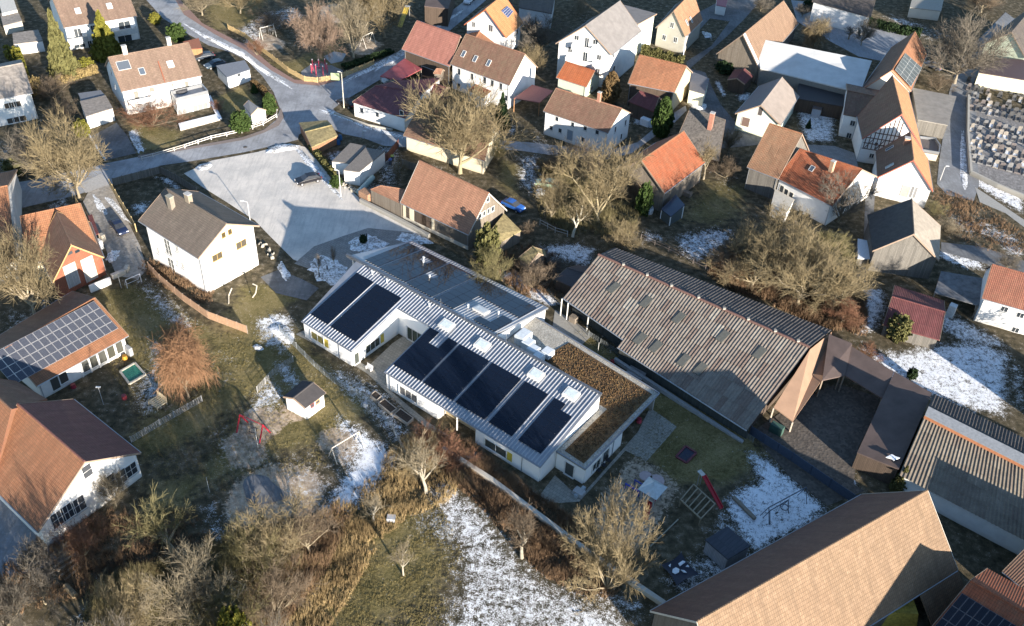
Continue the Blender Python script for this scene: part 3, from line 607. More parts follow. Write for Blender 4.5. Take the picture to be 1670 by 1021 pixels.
# standing ribs
m=MB()
def rib(x,y0,y1,zf,x1=None):
    a,b=K(x,y0,zf(y0)),K(x if x1 is None else x1,y1,zf(y1)); m.prism([a-k1*.09,a+k1*.09,b+k1*.09,b-k1*.09],[a-k1*.04+[0,0,.09],a+k1*.04+[0,0,.09],b+k1*.04+[0,0,.09],b-k1*.04+[0,0,.09]])
x=-16.3
while x<26.7:
    if x<-6.4: rib(x,0.02,12.9,kz)
    elif x<0: rib(x,9.43,12.9,kz)
    else: rib(x,.02,12.9,kz)
    x+=.52
x=-17.4
while x<8.4: rib(x,13.2,24.7+.04*(x+17),kn); x+=.52
o=m.build('standing_ribs',[metalroof((.46,.47,.49))],kg); tag(o,kind='stuff')
SOL=solar((.003,.006,.014),(.05,.06,.08),.2,.06,.32); SF=plain((.012,.016,.03),.3,.3)
SOLN=solar((.003,.006,.014),(.05,.06,.08),.2,.03,.6)
def kp(x0,x1,y0,y1,nx,ny,zf,skip=()):
    panels(kg,K(x0,y0,zf(y0)+.1),K(x1,y0,zf(y0)+.1),K(x1,y1,zf(y1)+.1),K(x0,y1,zf(y1)+.1),nx,ny,SOLN if zf is kn else SOL,.06,.03,SF,skip=skip,fw_=.02)
kp(-16.2,-12.6,1.5,11.1,2,8,kz); kp(-12.0,-7.0,1.45,11.05,3,8,kz)
for x0,x1,nx,sk in ((.25,5.4,3,((1,6),(1,5))),(5.8,11.05,3,()),(11.55,16.6,3,()),(17.25,21.1,2,()),(22.1,25.7,2,((1,6),))): kp(x0,x1,1.45,9.2,nx,7,kz,sk)
kp(-17.6,-14.9,14.3,23.9,2,7,kn); kp(-14.5,-9.3,14.2,23.9,3,7,kn,((1,5),)); kp(-8.9,-3.8,14.1,24.1,3,7,kn,((0,3),)); kp(-3.4,7.9,14.1,24.4,6,7,kn,((2,0),(2,1),(3,0),(3,1),(3,2),(3,3),(4,2),(4,3),(2,2),(2,3),(5,3),(4,1)))
def kwall(a,b,z0,za,zb,nm='wall',mat=None):
    m=MB(); A,B=K(*a),K(*b); n=nrm(np.cross(B-A,[0,0,1.]))*.12; m.prism([A-n,B-n,B+n,A+n],[A-n+[0,0,za],B-n+[0,0,zb],B+n+[0,0,zb],A+n+[0,0,za]]); return m.build(nm,[mat or PWK],kg)
t=.32
kwall((-16.3,.25),(-6.6,.25),0,kz(.2)-t,kz(.2)-t); kwall((-6.6,.37),(-6.6,9.7),0,kz(.3)-t,kz(9.7)-t); kwall((-16.3,.37),(-17.6,12.8),0,kz(.3)-t,kz(12.8)-t)
kwall((-6.5,9.8),(.3,9.8),0,kz(9.8)-t,kz(9.8)-t,'wall'); kwall((.25,.37),(.25,9.7),0,kz(.3)-t,kz(9.7)-t)
kwall((.2,.25),(9.6,.25),0,kz(.2)-t,kz(.2)-t); kwall((16.2,.25),(26.6,.25),0,kz(.2)-t,kz(.2)-t); kwall((26.6,.37),(26.6,12.8),0,kz(.3)-t,kz(12.8)-t)
kwall((9.6,1.8),(16.2,1.8),0,kz(1.8)-t,kz(1.8)-t,'wall',plaster((.55,.45,.28))); kwall((9.6,.37),(9.6,1.7),0,kz(.2)-t,kz(.2)-t); kwall((16.2,.37),(16.2,1.7),0,kz(.2)-t,kz(.2)-t)
kwall((8.5,12.9),(26.7,12.9),0,5.6,5.6); kwall((8.6,13.2),(8.7,25.4),0,kn(13.2)-t,kn(25.4)-t); kwall((-17.2,24.4),(8.6,25.5),0,kn(24.5)-t,kn(25.5)-t); kwall((-19.2,13.2),(-17.3,24.3),0,kn(13.2)-t,kn(24.4)-t)
m=MB(); m.beam(K(12.9,.3),K(12.9,.3,2.8),.09); m.build('column',[PWK],kg)
# planted flat roof with gravel margin
gp=[(8.7,13.05),(26.85,13.05),(26.85,3.3),(31.4,3.2),(31.4,21.0),(15.3,22.4),(8.9,22.9)]
gp=[(26.85,3.3),(31.4,3.2),(31.4,21.0),(15.3,22.4),(8.8,22.9),(8.7,13.05),(26.85,13.05)]
m=MB(); m.prism([K(x,y,2.95) for x,y in gp],[K(x,y,3.2) for x,y in gp]); m.build('flat_roof',[gravel((.40,.37,.31),7,.3)],kg)
m=MB()
for (a,b) in zip(gp,gp[1:]+gp[:1]):
    if (a,b)==(gp[5],gp[6]) or (a,b)==(gp[6],gp[0]): continue
    A,B=K(*a),K(*b); n=nrm(np.cross(B-A,[0,0,1.]))*.09; m.prism([A-n+[0,0,3.201],B-n+[0,0,3.201],B+n+[0,0,3.201],A+n+[0,0,3.201]],[A-n+[0,0,3.36],B-n+[0,0,3.36],B+n+[0,0,3.36],A+n+[0,0,3.36]])
m.build('roof_edging',[metalroof((.3,.31,.33))],kg)
bb=NB('sedum'); p_=gpos(bb); na=bb.noise(p_,1.4,6,.75); nb_=bb.noise(p_,7,4,.7)
col=bb.ramp(bb.math('MULTIPLY',bb.math('ADD',na,nb_),.5),[(.36,(.025,.018,.009)),(.47,(.085,.046,.018)),(.57,(.145,.088,.034)),(.7,(.26,.20,.10))]); bb.bump(nb_,1.,.12); SED=bb.fin(col,.95)
m=MB(); pl=[(27.6,4.1),(30.7,3.9),(30.7,20.2),(15.9,21.5),(15.2,18.),(14.9,13.9),(27.6,13.9)]
N_=2600; PL=np.array(pl); 
m.prism([K(x,y,3.21) for x,y in pl],[K(x,y,3.28) for x,y in pl]); m.build('planted_bed',[SED],kg)
q=RNG.uniform([15,4],[30.7,21.3],(6000,2)); q=q[sdf(q,PL)<-.25][:2400]; m=MB()
for x,y in q:
    s=RNG.uniform(.05,.16); a=RNG.uniform(0,6.28); h=RNG.uniform(.05,.2)
    m.add([K(x+s*math.cos(a+k*2.1),y+s*math.sin(a+k*2.1),3.28) for k in range(3)]+[K(x,y,3.28+h)],[(0,1,3),(1,2,3),(2,0,3)])
o=m.build('sedum_tufts',[SED],kg); tag(o,kind='stuff')
kwall((26.85,3.6),(31.1,3.6),0,2.93,2.93); kwall((31.1,3.72),(31.1,12.2),0,2.93,2.93); kwall((31.1,12.2),(29.6,14.6),0,2.93,2.93); kwall((15.6,22.0),(31.0,20.7),0,2.93,2.93,'wall',plaster((.4,.38,.34)))
def kwin(x,y,dx,dy,w,h,zc,mull=1,yel=0,pane=None,nm='window'):
    """window on wall whose outward normal is (dx,dy); shutter panel yel=+1/-1 side"""
    N=k1*dx+k2*dy; c=K(x,y,zc)+N*.125; win_at(kg,c,N,w,h,mull,plain((.62,.62,.6),.5),pane or glass((.05,.06,.05),.1),0,nm,sill=False,depth=.09)
    xa,n=wallaxes(N)
    m=MB()
    for s in (-1,1): m.box(c+xa*s*(w/2+.05)-np.array([0,0,h/2+.05]),xa*.05,n*.14,np.array([0,0,h/2+.05]))
    m.box(c-np.array([0,0,h/2+.08]),xa*(w/2+.1),n*.16,np.array([0,0,.04])); m.build('window_surround',[plain((.70,.70,.68),.5)],kg)
    if yel: m=MB(); m.box(c+xa*yel*(w/2+.5)-np.array([0,0,h/2]),xa*.4,n*.03,np.array([0,0,h/2])); m.build('side_panel',[plain((.55,.42,.06) if yel!=2 else (.4,.42,.2),.5)],kg)
kwin(-13.5,.25,0,-1,2.6,1.5,1.45,1,1,glass((.22,.19,.06),.2)); kwin(-6.6,4.2,1,0,2.9,1.6,1.35,2,1); kwin(-6.6,.95,1,0,1.0,2.1,1.1,0,0,None,'door')
kwin(4.3,.25,0,-1,3.3,1.5,1.35,2,0,glass((.12,.12,.12),.2)); kwin(19.6,.25,0,-1,3.6,1.5,1.35,1,1); kwin(29.,3.6,0,-1,1.4,2.3,1.2,0,0,None,'door'); kwin(31.1,8.3,1,0,1.5,2.2,1.3,0,0,None,'door'); kwin(31.1,6.2,1,0,1.9,1.5,1.4,1,0)
kwin(-3.2,9.8,0,-1,3.0,2.4,1.3,2,0,glass((.03,.05,.03),.1))
for x,y in ((-9.,.25),(.9,.25),(23.9,.25)): m=MB(); m.tube(K(x,y-.2),K(x,y-.2,2.9),.05,n=6); m.build('downpipe',[metalroof((.35,.37,.4))],kg)
m=MB(); m.tube(K(31.3,10),K(31.3,10,2.95),.05,n=6); m.build('downpipe',[metalroof((.35,.37,.4))],kg)
for a,b in (((-16.5,-.09,3.02),(-6.3,-.09,3.02)),((0,-.09,3.02),(26.8,-.09,3.02)),((-6.3,9.33,5.1),(0,9.33,5.1))): m=MB(); m.tube(K(*a),K(*b),.08,n=6); m.build('gutter',[metalroof((.34,.36,.39))],kg)
def kbox(x,y,z,w,d,h,nm,mat,parent=None,zf=None):
    m=MB(); m.prism([K(x-w/2,y-d/2,z+(zf(y-d/2)-zf(y) if zf else 0)),K(x+w/2,y-d/2,z+(zf(y-d/2)-zf(y) if zf else 0)),K(x+w/2,y+d/2,z+(zf(y+d/2)-zf(y) if zf else 0)),K(x-w/2,y+d/2,z+(zf(y+d/2)-zf(y) if zf else 0))],[K(x-w/2,y-d/2,z+h+(zf(y-d/2)-zf(y) if zf else 0)),K(x+w/2,y-d/2,z+h+(zf(y-d/2)-zf(y) if zf else 0)),K(x+w/2,y+d/2,z+h+(zf(y+d/2)-zf(y) if zf else 0)),K(x-w/2,y+d/2,z+h+(zf(y+d/2)-zf(y) if zf else 0))])
    return m.build(nm,[mat],parent or kg)
for x,y in ((1.97,10.7),(8.5,10.75),(17.8,10.8),(23.6,10.8)):
    f=kbox(x,y,kz(y)-.05,2.,1.5,.45,'skylight',plain((.62,.61,.58),.5),None,kz); kbox(x,y,kz(y)+.405,1.55,1.05,.02,'pane',plain((.55,.62,.62),.12),f,kz)
for x,y in ((3.2,17.0),): f=kbox(x,y,kn(y)-.05,2.2,1.5,.45,'skylight',plain((.62,.61,.58),.5),None,kn); kbox(x,y,kn(y)+.405,1.8,1.1,.02,'pane',plain((.6,.62,.6),.12),f,kn)
for x,y,f_ in ((-12.3,21.7,kn),(-11.6,20.9,kn),(-7.9,18.2,kn),(1.4,16.2,kn),(5.4,18.3,kn),(-14.,12.2,kz),(-11.,12.2,kz),(-2.5,12.1,kz)):
    m=MB(); m.tube(K(x,y,f_(y)-.1),K(x,y,f_(y)+.55),.11,n=8); m.tube(K(x,y,f_(y)+.56),K(x,y,f_(y)+.66),.17,n=8); m.build('vent_pipe',[plain((.6,.62,.62),.4)],kg)
for x,y,z in ((3.5,12.9,6),(9.4,12.9,6),(11,12.9,6),(-1,12.9,6)): m=MB(); m.tube(K(x,y,z-.1),K(x,y,z+1.6),.02,n=5); m.build('lightning_rod',[ZN],kg)
for x,y,w,d,h in ((10.7,17.4,1.6,2.2,1.5),(12.1,16.7,1.4,1.6,1.3),(13.5,16.1,1.5,1.5,1.2),(14.9,15.5,1.3,1.3,1.2),(15.2,17.2,1.4,1.5,1.0),(16.3,14.6,1.8,1.6,.7)):
    f=kbox(x,y,3.205,w,d,h,'ventilation_unit',plain((.55,.60,.63),.4)); kbox(x,y,3.205+h,w*.9,d*.9,.06,'lid',plain((.62,.66,.68),.4),f)
# --- houses -------------------------------------------------------
H=gable('apartment_house','white house with brown roof beside the frosty parking lot','house',(225.9,359.8),(323,421),(270,307),(369,364.7),7.5,T_GREY,PW,oe=.7,og=.6)
for px,py,w_,h_ in ((364.4,383.3,.8,1.),(374.8,377.8,.8,1.),(354.2,418.5,1.9,1.2),(393.4,398,2.,1.3)): window(H,'B',px,py,w_,h_,1 if w_>1 else 0,plain((.5,.33,.10),.5),glass((.07,.05,.02)))
window(H,'B',398.3,423.4,1.4,1.,0,pane=plain((.6,.6,.58))); door(H,'B',401.2,451.8,2.5,2.9,plain((.50,.47,.40)),'garage_door'); window(H,'B',372.4,468.5,1.1,2.1,1); window(H,'B',356,451,2.,.25,0,pane=plain((.5,.5,.5)))
for px,py,w_,h_,tr in ((258.2,408.7,.7,1.3,0),(273.9,403,1.6,2.9,2),(279.8,432.2,1.6,2.6,2),(289,405.8,.8,1.3,0),(289.6,428.3,.6,1.3,0),(298.4,433.2,.7,1.2,0)): window(H,'F',px,py,w_,h_,1,None,glass((.16,.17,.16),.2),tr)
chimney(H,280,338,1.0,.75,2.0,plain((.22,.19,.15)),cap=plain((.3,.28,.22))); chimney(H,308,327,1.0,.75,1.2,plain((.25,.21,.16)))
H=gable('semi_detached_house','white semi detached house with brown roof and glazed terrace annex','house',(198.4,149.3),(329,123),(176.5,93.7),(307.3,69.7),5.3,T_BEI,PW,oe=.35,og=.2)
skylight(H,201.5,106.8,2.4,1.9); skylight(H,231.5,116.5,1.1,1.5); skylight(H,278.,105,1.2,1.5,lit=True)
chimney(H,204,86.5,.9,.7,1.5,plain((.55,.48,.42))); chimney(H,276,73.,.8,.7,1.5,plain((.55,.48,.42)))
for px,py,w_,h_ in ((222.5,155.5,1.,2.),(247.5,146,1.1,1.1),(281,138,.5,.8),(305,140,.9,2.1),(243,178,1.1,1.9)): window(H,'F',px,py,w_,h_,0,None,glass((.2,.19,.16),.3))
balcony(H,'F',228,165,4.6,1.4,PW)
window(H,'A',181.5,117,.9,1.2,0); window(H,'A',187.5,140,.8,1.,0)
m=MB(); a_=hit((258,101),*H['R']); b_=hit((269,134),*H['R']); m.beam(a_+[0,0,.12],b_+[0,0,.12],.1); m.build('party_wall_cap',[plain((.25,.09,.05))],H['root'])
A=block('terrace_annex','white glazed annex with roof terrace in front of the semi detached house','annex',[(287.5,166),(340.,153.),(331,142),(279.5,154.5)],2.9,plain((.35,.35,.36)),PW,over=.02,parapet=.75)
window(A,0,302,184,3.1,2.2,2,None,glass((.3,.31,.30),.2)); window(A,0,327,177,3.1,2.2,2,None,glass((.3,.31,.30),.2))
m=MB(); c_=at(295,149,2.92); m.tube(c_,c_+[0,0,.6],1.3,n=14); tag(m.build('hot_tub',[plain((.05,.05,.055))],None,origin=c_),'round black covered tub on the roof terrace of the glazed annex','hot tub')
block('snowy_deck','long snow dusted wooden deck wrapped around the glazed annex','deck',[(294,211),(362,193),(343,155),(338,158),(352,186),(291,201)],.35,snowm(),plain((.3,.27,.23)),over=.02)
H=gable('semi_detached_house','white house with brown roof behind the tall conifers at the top edge','house',(104.5,45),(223,26),(82.5,-10),(201.5,-30),5.4,T_BEI,PW,oe=.35,og=.2,rise=4.5)
for p in ((127,18),(178.5,10)): skylight(H,*p,1.1,1.5,lit=True)
balcony(H,'F',126,66,4.2,1.4,plain((.55,.55,.52))); balcony(H,'F',203,53,5.,1.4,plain((.5,.5,.48)))
for px,py,w_,h_ in ((127,53,1.6,1.9),(147,73,.9,1.9),(203,41,2.6,1.8),(204,63,3.,1.6),(152,47,1.,1.6),(130,75,2.4,.9)): window(H,'F',px,py,w_,h_,1)
H=gable('white_house','white house with plain grey-brown roof at the left edge','house',(-60,173),(53,151),(-75,125),(37,103),5.6,T_FLAT,PW,oe=.4,og=.3,rise=2.6)
for px,py in ((13,172.5),(20.5,171),(28.5,169.5),(17.5,197),(26.5,195),(37,193)): window(H,'F',px,py,1.3,1.2,0,None,glass((.05,.04,.03)))
H=gable('orange_roof_house','long house with orange roof and brown gabled wing at the left edge','house',(44,431),(160,404),(33,353),(131,332),3.4,T_OR,PC,oe=.3,og=.2,rise=4.4,kb=.7)
H=gable('brick_wing','orange brick gable wing with dark brown roof and two doors','house',(169,419),(147,362),(116,399),(92,345),3.5,T_BR,BRK,oe=.3,og=.35,rise=4.6,verge=plain((.45,.27,.12)))
for px,py in ((114,412.5),(126,409.5)): window(H,'A',px,py,.85,.55,0,plain((.1,.07,.05)),sill=False)
door(H,'A',117,449,1.8,4.,boards((.42,.42,.42),(.36,.36,.36))); door(H,'A',145.5,439,1.8,4.2,boards((.55,.52,.46),(.42,.38,.33)))
H=gable('orange_roof_house','orange tiled house cut off by the left edge beside the blue shaded road','house',(-40,440),(25,425),(-60,318),(12,303),4.,T_OR,PW,rise=5.,og=.2)
block('flat_shelter','white snow covered flat shelter beside the orange roofed house','shelter',[(-10,434),(19,424),(14,398),(-12,402)],2.6,snowm(),plain((.6,.6,.58)))
block('flat_shelter','small white snow covered flat shelter nearest the brick gable','shelter',[(19,421),(44,413),(35,395),(15,397)],2.6,snowm(),plain((.6,.6,.58)))
block('wine_canopy','narrow dark red lean-to canopy on the driveway side of the brick wing','canopy',[(153,384),(161,380),(150,349),(143,352)],2.6,T_WINE,WDK,posts=True,nowall=True)
# left solar hall
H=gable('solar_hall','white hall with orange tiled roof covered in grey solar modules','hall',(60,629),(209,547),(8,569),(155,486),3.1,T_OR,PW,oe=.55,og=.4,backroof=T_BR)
q=roofq(H,[(-22,620),(50,615),(193,531),(149,497)]); 
q=roofq(H,[(-28,630),(193,535),(151,495),(-65,612)])
aa=roofq(H,[(12,613),(193,537),(150,493),(-40,590)])
P0,N=H['R']; ux=nrm(H['e2']-H['e1']); uy=nrm(H['r1']-H['e1']); E_=H['e2']-ux*1.1
c0=hit((193,536),P0,N); nh=np.linalg.norm(H['r1']-H['e1'])
ht=np.linalg.norm((hit((150.5,493),P0,N)-c0)@uy*1.0)
a_=c0-ux*15.6; panels(H['root'],a_,c0,c0+uy*ht,a_+uy*ht,15,4,solar((.035,.04,.055),(.3,.3,.3),.5,.2),.12,.05,plain((.5,.5,.5),.4,.3))
for k,(px,py) in enumerate(((90,628),(103,617),(140,598),(153,591),(167,584),(181,576),(195,568))):
    window(H,'F',px,py-3,1.25,2.3,0,None,glass((.06,.06,.045)))
for k,(px,py) in enumerate(((132,604),(146,595),(160,588),(174,580),(188,572),(201,564))): 
    P0,N=H['F']; c_=hit((px,py),P0,N); x_,n_=wallaxes(N); m=MB(); m.box(c_+n_*.08-np.array([0,0,c_[2]]),x_*.1,n_*.08,np.array([0,0,1.35])); m.build('pilaster',[PW],H['root'])
# bottom-left gabled house
H=gable('school_house','white gabled house with red-brown shaded roof slope at the lower left','house',(120,651),(229,738),(29,659),(138,753),4.2,tile((.19,.075,.065),(.16,.06,.05),.1),PW,oe=.5,og=.35,backroof=T_OR,rise=4.4,kb=1.12)  # right slope's shade put into red-brown tiles, lit slope orange
for px,py,w_,h_,mu in ((214,766,1.6,2.,1),(197.5,778,1.5,2.3,1),(181,785,1.3,2.4,0),(128.5,823,1.7,2.4,1),(111,834,1.7,2.4,1),(94.5,846,1.7,2.4,1),(142,768,1.3,2.,0)): window(H,'B',px,py,w_,h_,mu,None,glass((.035,.04,.05)),1)
m=MB(); a_,b_=hit((10,672),*H['S']),hit((10,800),*H['S'])
H2=gable('school_house','raised orange roof section behind the lower left gabled house','house',(28,622),(76,650),(-40,612),(18,668),4.6,T_BR,plain((.24,.12,.07)),rise=4.6,backroof=T_OR,gut=False,og=.1,verge=plain((.26,.12,.07)))  # brown paints the shaded slope, orange the lit one
# barn with weathered boards
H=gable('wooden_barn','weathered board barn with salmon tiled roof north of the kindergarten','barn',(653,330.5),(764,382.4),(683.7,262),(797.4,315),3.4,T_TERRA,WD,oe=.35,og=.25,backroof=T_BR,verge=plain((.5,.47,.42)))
block('barn_extension','low weathered board lean-to at the left end of the salmon roofed barn','shed',[(604,308.5),(655,332),(664,309),(621,302)],2.9,T_TERRA,WD,over=.1,zs=(2.9,3.3,4.6,4.3))
for px,py in ((783,352),(789.5,348),(796.5,344),(803.5,340.5),(795.5,325)): window(H,'B',px,py,.75,1.,0)
P0,N=H['F']; x_,n_=wallaxes(N)
for px,py,w_,mt in ((687,360,2.4,WDK),(696.5,365,2.2,WDK),(665.5,345,.8,WDK),(661,342,.9,PC),(671,349,1.,PC),(704.5,370,1.,PC)):
    c_=hit((px,py),P0,N); m=MB(); m.box(np.array([c_[0],c_[1],.35])+n_*.05,x_*w_/2,n_*.05,np.array([0,0,1.38])); m.build('barn_door' if mt is WDK else 'pier',[mt],H['root'])
m=MB(); L_=H['i2']-H['i1']; 
for k in range(64):
    if 18<k<34: continue
    c_=lerp(H['i1'],H['i2'],(k+.5)/64); m.box(np.array([c_[0],c_[1],.7])+n_*.03,x_*.035,n_*.03,np.array([0,0,1.1]))
o=m.build('cover_strips',[WD],H['root']); tag(o,kind='stuff')
m=MB(); m.box((H['i1']+H['i2'])/2*np.array([1,1,0])+n_*.06,x_*np.linalg.norm(L_)/2,n_*.05,np.array([0,0,.35])); m.build('plinth',[plaster((.5,.47,.4))],H['root'])
block('lean_to','mossy flat lean-to roof at the gable end of the weathered board barn','shed',[(795,382),(817,394),(850,376),(822,348)],2.7,T_MOSS,WD,zs=(3.3,2.4,2.4,3.3))
# centre barn top right
H=gable('tiled_barn','barn with bright orange roof behind the bare garden trees','barn',(1084,314.5),(1149.8,264.7),(1046,261),(1115.5,214),4.3,T_RED,WD,oe=.3,og=.3,capm=T_OR)
block('garden_greenhouse','small greenhouse with white frame and dark glass roof beside the orange roofed barn','greenhouse',[(1078,341),(1094,353),(1117,334),(1102,317)],2.3,glass((.03,.05,.09),.2),glass((.1,.12,.12)),posts=True,ptmat=plain((.75,.75,.73)),nowall=False,zs=(2.0,2.0,2.8,2.8))
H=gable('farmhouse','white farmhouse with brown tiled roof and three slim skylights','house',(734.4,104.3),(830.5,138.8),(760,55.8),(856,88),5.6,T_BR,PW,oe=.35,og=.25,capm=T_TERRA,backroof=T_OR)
for p in ((756,88),(775,96),(797,103)): skylight(H,*p,.8,1.4)
for px,py in ((749,117),(770,125),(790.5,131),(803,136),(817,141)): window(H,'F',px,py,.9,1.5,0)
for px,py in ((748,140),(795,157),(826,160)): window(H,'F',px,py,.9,1.3,0)
H=gable('red_barn','dark wood barn with dusty red tiled roof beside the white farmhouse','barn',(655.5,80),(733,108),(679.5,34),(751,59),5.,tile((.38,.16,.12),(.34,.14,.105),.05),WDK,oe=.5,og=.3,backroof=T_BR)
door(H,'F',700,124,4.,3.4,plain((.05,.035,.03)),'barn_door')
H=gable('orange_house','white house with light orange roof and small blue solar field','house',(825.5,61),(854,38),(792,15),(822,-9),5.,tile((.50,.24,.10),(.44,.21,.085),.05),PW,oe=.5,og=.5,backroof=T_OR,rise=5.,verge=plain((.5,.15,.06)))
q=roofq(H,[(828,30),(837,19),(827,10),(817,18)]); panels(H['root'],q[0],q[1],q[2],q[3],1,4,solar((.02,.035,.11),(.5,.5,.5),.3),.12,.06,plain((.55,.55,.55)))
window(H,'A',772.5,40,.9,1.3,1); window(H,'A',800.5,46,1.2,1.6,1); window(H,'F',843,52,1.,1.2,0)
gable('gabled_porch','small orange roofed porch in front of the light orange house','porch',(811,70),(798,50),(787,43),(775,62),2.6,T_OR,PW,rise=1.8,oe=.2,og=.15,gut=False)
H=gable('apartment_house','tall white and pale green house with grey roof and cross gable','house',(998,89.5),(1046,50),(955.5,41.5),(1011.5,1.5),8.,plain((.20,.185,.175),.85,0,.12,.8),PW,oe=.5,og=.5,backroof=T_DARK,rise=5.2)
for px,py,w_,h_ in ((940.5,61.5,1.1,1.1),(971,68.5,1.1,1.1),(957,69.5,1.,2.2),(930,81,1.,1.3),(977,93.5,1.,1.2),(954.5,92,1.1,2.4),(975,115.5,1.,1.1)): window(H,'A',px,py,w_,h_,1)
balcony(H,'A',950.5,80,4.4,1.3,plain((.6,.6,.58))); balcony(H,'A',946,102,6.,1.3,plain((.6,.6,.58)))
for px,py in ((1000,90),(1001,112)): window(H,'F',px,py,1.,1.3,0)
H=gable('cross_gable','pale green cross gable wing of the tall grey roofed house','house',(1009,64.5),(964,52),(1041.5,38.5),(992,25),7.6,plain((.20,.185,.175),.85,0,.12,.8),plaster((.66,.72,.60)),oe=.3,og=.4,gut=False)
window(H,'A',1020,83,1.4,1.3,1,None,None); window(H,'A',1020,107,1.8,2.,1); window(H,'A',1025,60,.6,.8,0)
H=gable('garden_house','small pale green house with vivid orange tiles under the balconies','house',(907.4,126.3),(955.8,141.7),(922.8,100.6),(969.8,116),2.9,tile((.42,.12,.04),(.36,.10,.035),.1,uw=.45,vw=.5),PG,oe=.3,og=.25,backroof=T_RED)
window(H,'B',965,144,.8,1.,0)
H=gable('white_farmhouse','long white farmhouse with brown roof in front of the orange barn','house',(886.4,181),(990.7,216.7),(907,144),(1014,177),5.1,T_BR,PW,oe=.3,og=.2,capm=T_TERRA)
for px,py in ((899,208.5),(913.5,213),(908.5,194),(934,203),(954.5,209),(974,215.5),(951,227.5)): window(H,'F',px,py,.8,1.,0)
door(H,'F',929.5,220.5,1.1,2.1,plain((.25,.3,.35)))
for px,py in ((1020,200),(1003.5,211),(1013,222.5)): window(H,'B',px,py,.7,1.3,0)
chimney(H,977,161,.6,.6,1.3,plain((.4,.2,.14)),pl='S')
H=gable('barn','barn with orange roof and cream plastered gable','barn',(1024.4,135.5),(1099.6,150.5),(1042.9,89.7),(1119.6,107.9),5.,tile((.36,.15,.075),(.30,.125,.06),.15),WDK,oe=.25,og=.25,gmatB=plaster((.50,.42,.28)),rise=3.6,kb=.95)
for p in ((1066,124.),(1093,134)): skylight(H,*p,.9,.5)
gable('dark_shed','dark board shed with maroon roof beneath the orange roofed barn','shed',(1025,165),(1066,182),(1043,148.7),(1074.3,158.4),3.2,T_WINE,WDK,oe=.2,og=.2,gut=False)
block('flat_annex','small cream annex with flat dark roof beside the cream gable barn','annex',[(1124,146),(1149,153),(1157,128),(1128,116)],3.2,plain((.14,.14,.15)),plaster((.75,.76,.6)))
H=gable('slate_house','old house with mossy slate roof and tall chimney among the trees','house',(1098,240),(1172,262),(1126,176),(1183,196),2.8,plain((.13,.115,.10),.9,0,.35,2.5),WDK,rise=5.,oe=.3,og=.2,gut=False)
skylight(H,1129,222,1.,1.8)
chimney(H,1157,212,.8,.8,3.6,plain((.35,.16,.11)))
H=gable('grey_roof_house','cream and pale green house with plain grey roof and white gable','house',(1273.6,203.6),(1303,156.6),(1241.3,171.3),(1275.6,126.2),3.9,plain((.26,.22,.19),.85,0,.1,.7),plaster((.70,.72,.56)),oe=.4,og=.5,backroof=plain((.12,.12,.13)))
window(H,'A',1240,182,1.,1.8,0,None,glass((.08,.06,.05))); door(H,'A',1216,199,1.5,1.9,plain((.15,.1,.08)))
gable('red_playhouse','small maroon roofed pavilion beside the dark village lane','pavilion',(1215,137),(1229,123),(1202,127),(1214.5,112),2.6,T_WINE,WDK,oe=.2,og=.2,gut=False)
# tile barn + red house right of centre
H=gable('tiled_barn','barn with brown-orange pantiles joined to the red roofed house','barn',(1218.8,272.2),(1268.7,291.5),(1255,201.7),(1308,218.3),4.6,tile((.30,.155,.085),(.24,.12,.065),.3),WGREY,oe=.3,og=.2,capm=T_OR,backroof=T_OR)
H=gable('red_roof_house','white house with red-orange roof behind the large thicket','house',(1267,290),(1357,336),(1304,243),(1405.6,276),4.4,T_RED,PW,oe=.35,og=.3,backroof=T_RED)
for px,py in ((1305.5,346.5),(1318,352)): window(H,'F',px,py,1.,1.,0)
skylight(H,1324,275,.8,1.); chimney(H,1356,275,.7,.7,1.5,plain((.5,.32,.2)))
for px,py in ((1274,311),(1281,317),(1289,322)): window(H,'F',px,py,.9,2.2,0,plain((.7,.65,.55)))
block('porch','cream porch with small snowy roof under the red roofed house','porch',[(1258,332),(1284,345),(1296,325),(1264,308)],2.5,plain((.5,.47,.4)),PW)
block('long_hall','long hall with white snow covered roof and dark open front','hall',[(1240,111),(1403,151),(1422,99),(1233,62)],5.,plain((.55,.55,.53),.8,0,.08,.5),plain((.20,.19,.17)),zs=(4.2,4.4,6.6,6.6),th=.25)
block('hall_opening_shade','low dark open fronted shed roof under the long white hall','shed',[(1298,160),(1389,176),(1400,150),(1305,125)],3.,plain((.035,.03,.03)),WDK)  # dark block paints the shade in the opening below the hall eave
H=gable('old_barn','old barn with board gable, white front roof and brown rear roof','barn',(1238.5,112),(1302,38),(1212,56),(1278,1.5),3.6,tile((.27,.17,.11),(.22,.14,.09),.1),WGREY,oe=.4,og=.4,rise=6.2,backroof=T_GREY,gmatA=WD)
q=roofq(H,[(1238.5,111.2),(1263,83),(1241,31),(1212.5,56.5)]); m=MB(); m.prism([p+[0,0,.02] for p in q],[p+[0,0,.09] for p in q]); m.build('snow_cover',[snowm()],H['root'])
H=gable('clad_house','grey shingled house with orange roof behind the green hedge','house',(1118,60),(1146,33),(1099,18),(1130,-14),4.4,tile((.42,.22,.12),(.36,.18,.10),.1),plaster((.42,.40,.34)),oe=.3,og=.3,rise=5.,backroof=T_DARK)
for px,py in ((1096,41),(1083,61),(1101.5,65)): window(H,'A',px,py,1.,1.3,1)
skylight(H,1120,37,.6,1.4); skylight(H,1127,32.5,.6,1.4)
H=gable('solar_barn','large barn with orange roof and dark solar field near the cemetery','barn',(1486,148),(1512,88),(1455,114.5),(1492.4,51.4),4.6,T_OR,plaster((.55,.52,.45)),oe=.4,og=.3,rise=4.6,backroof=T_BR,verge=plain((.45,.2,.12)))
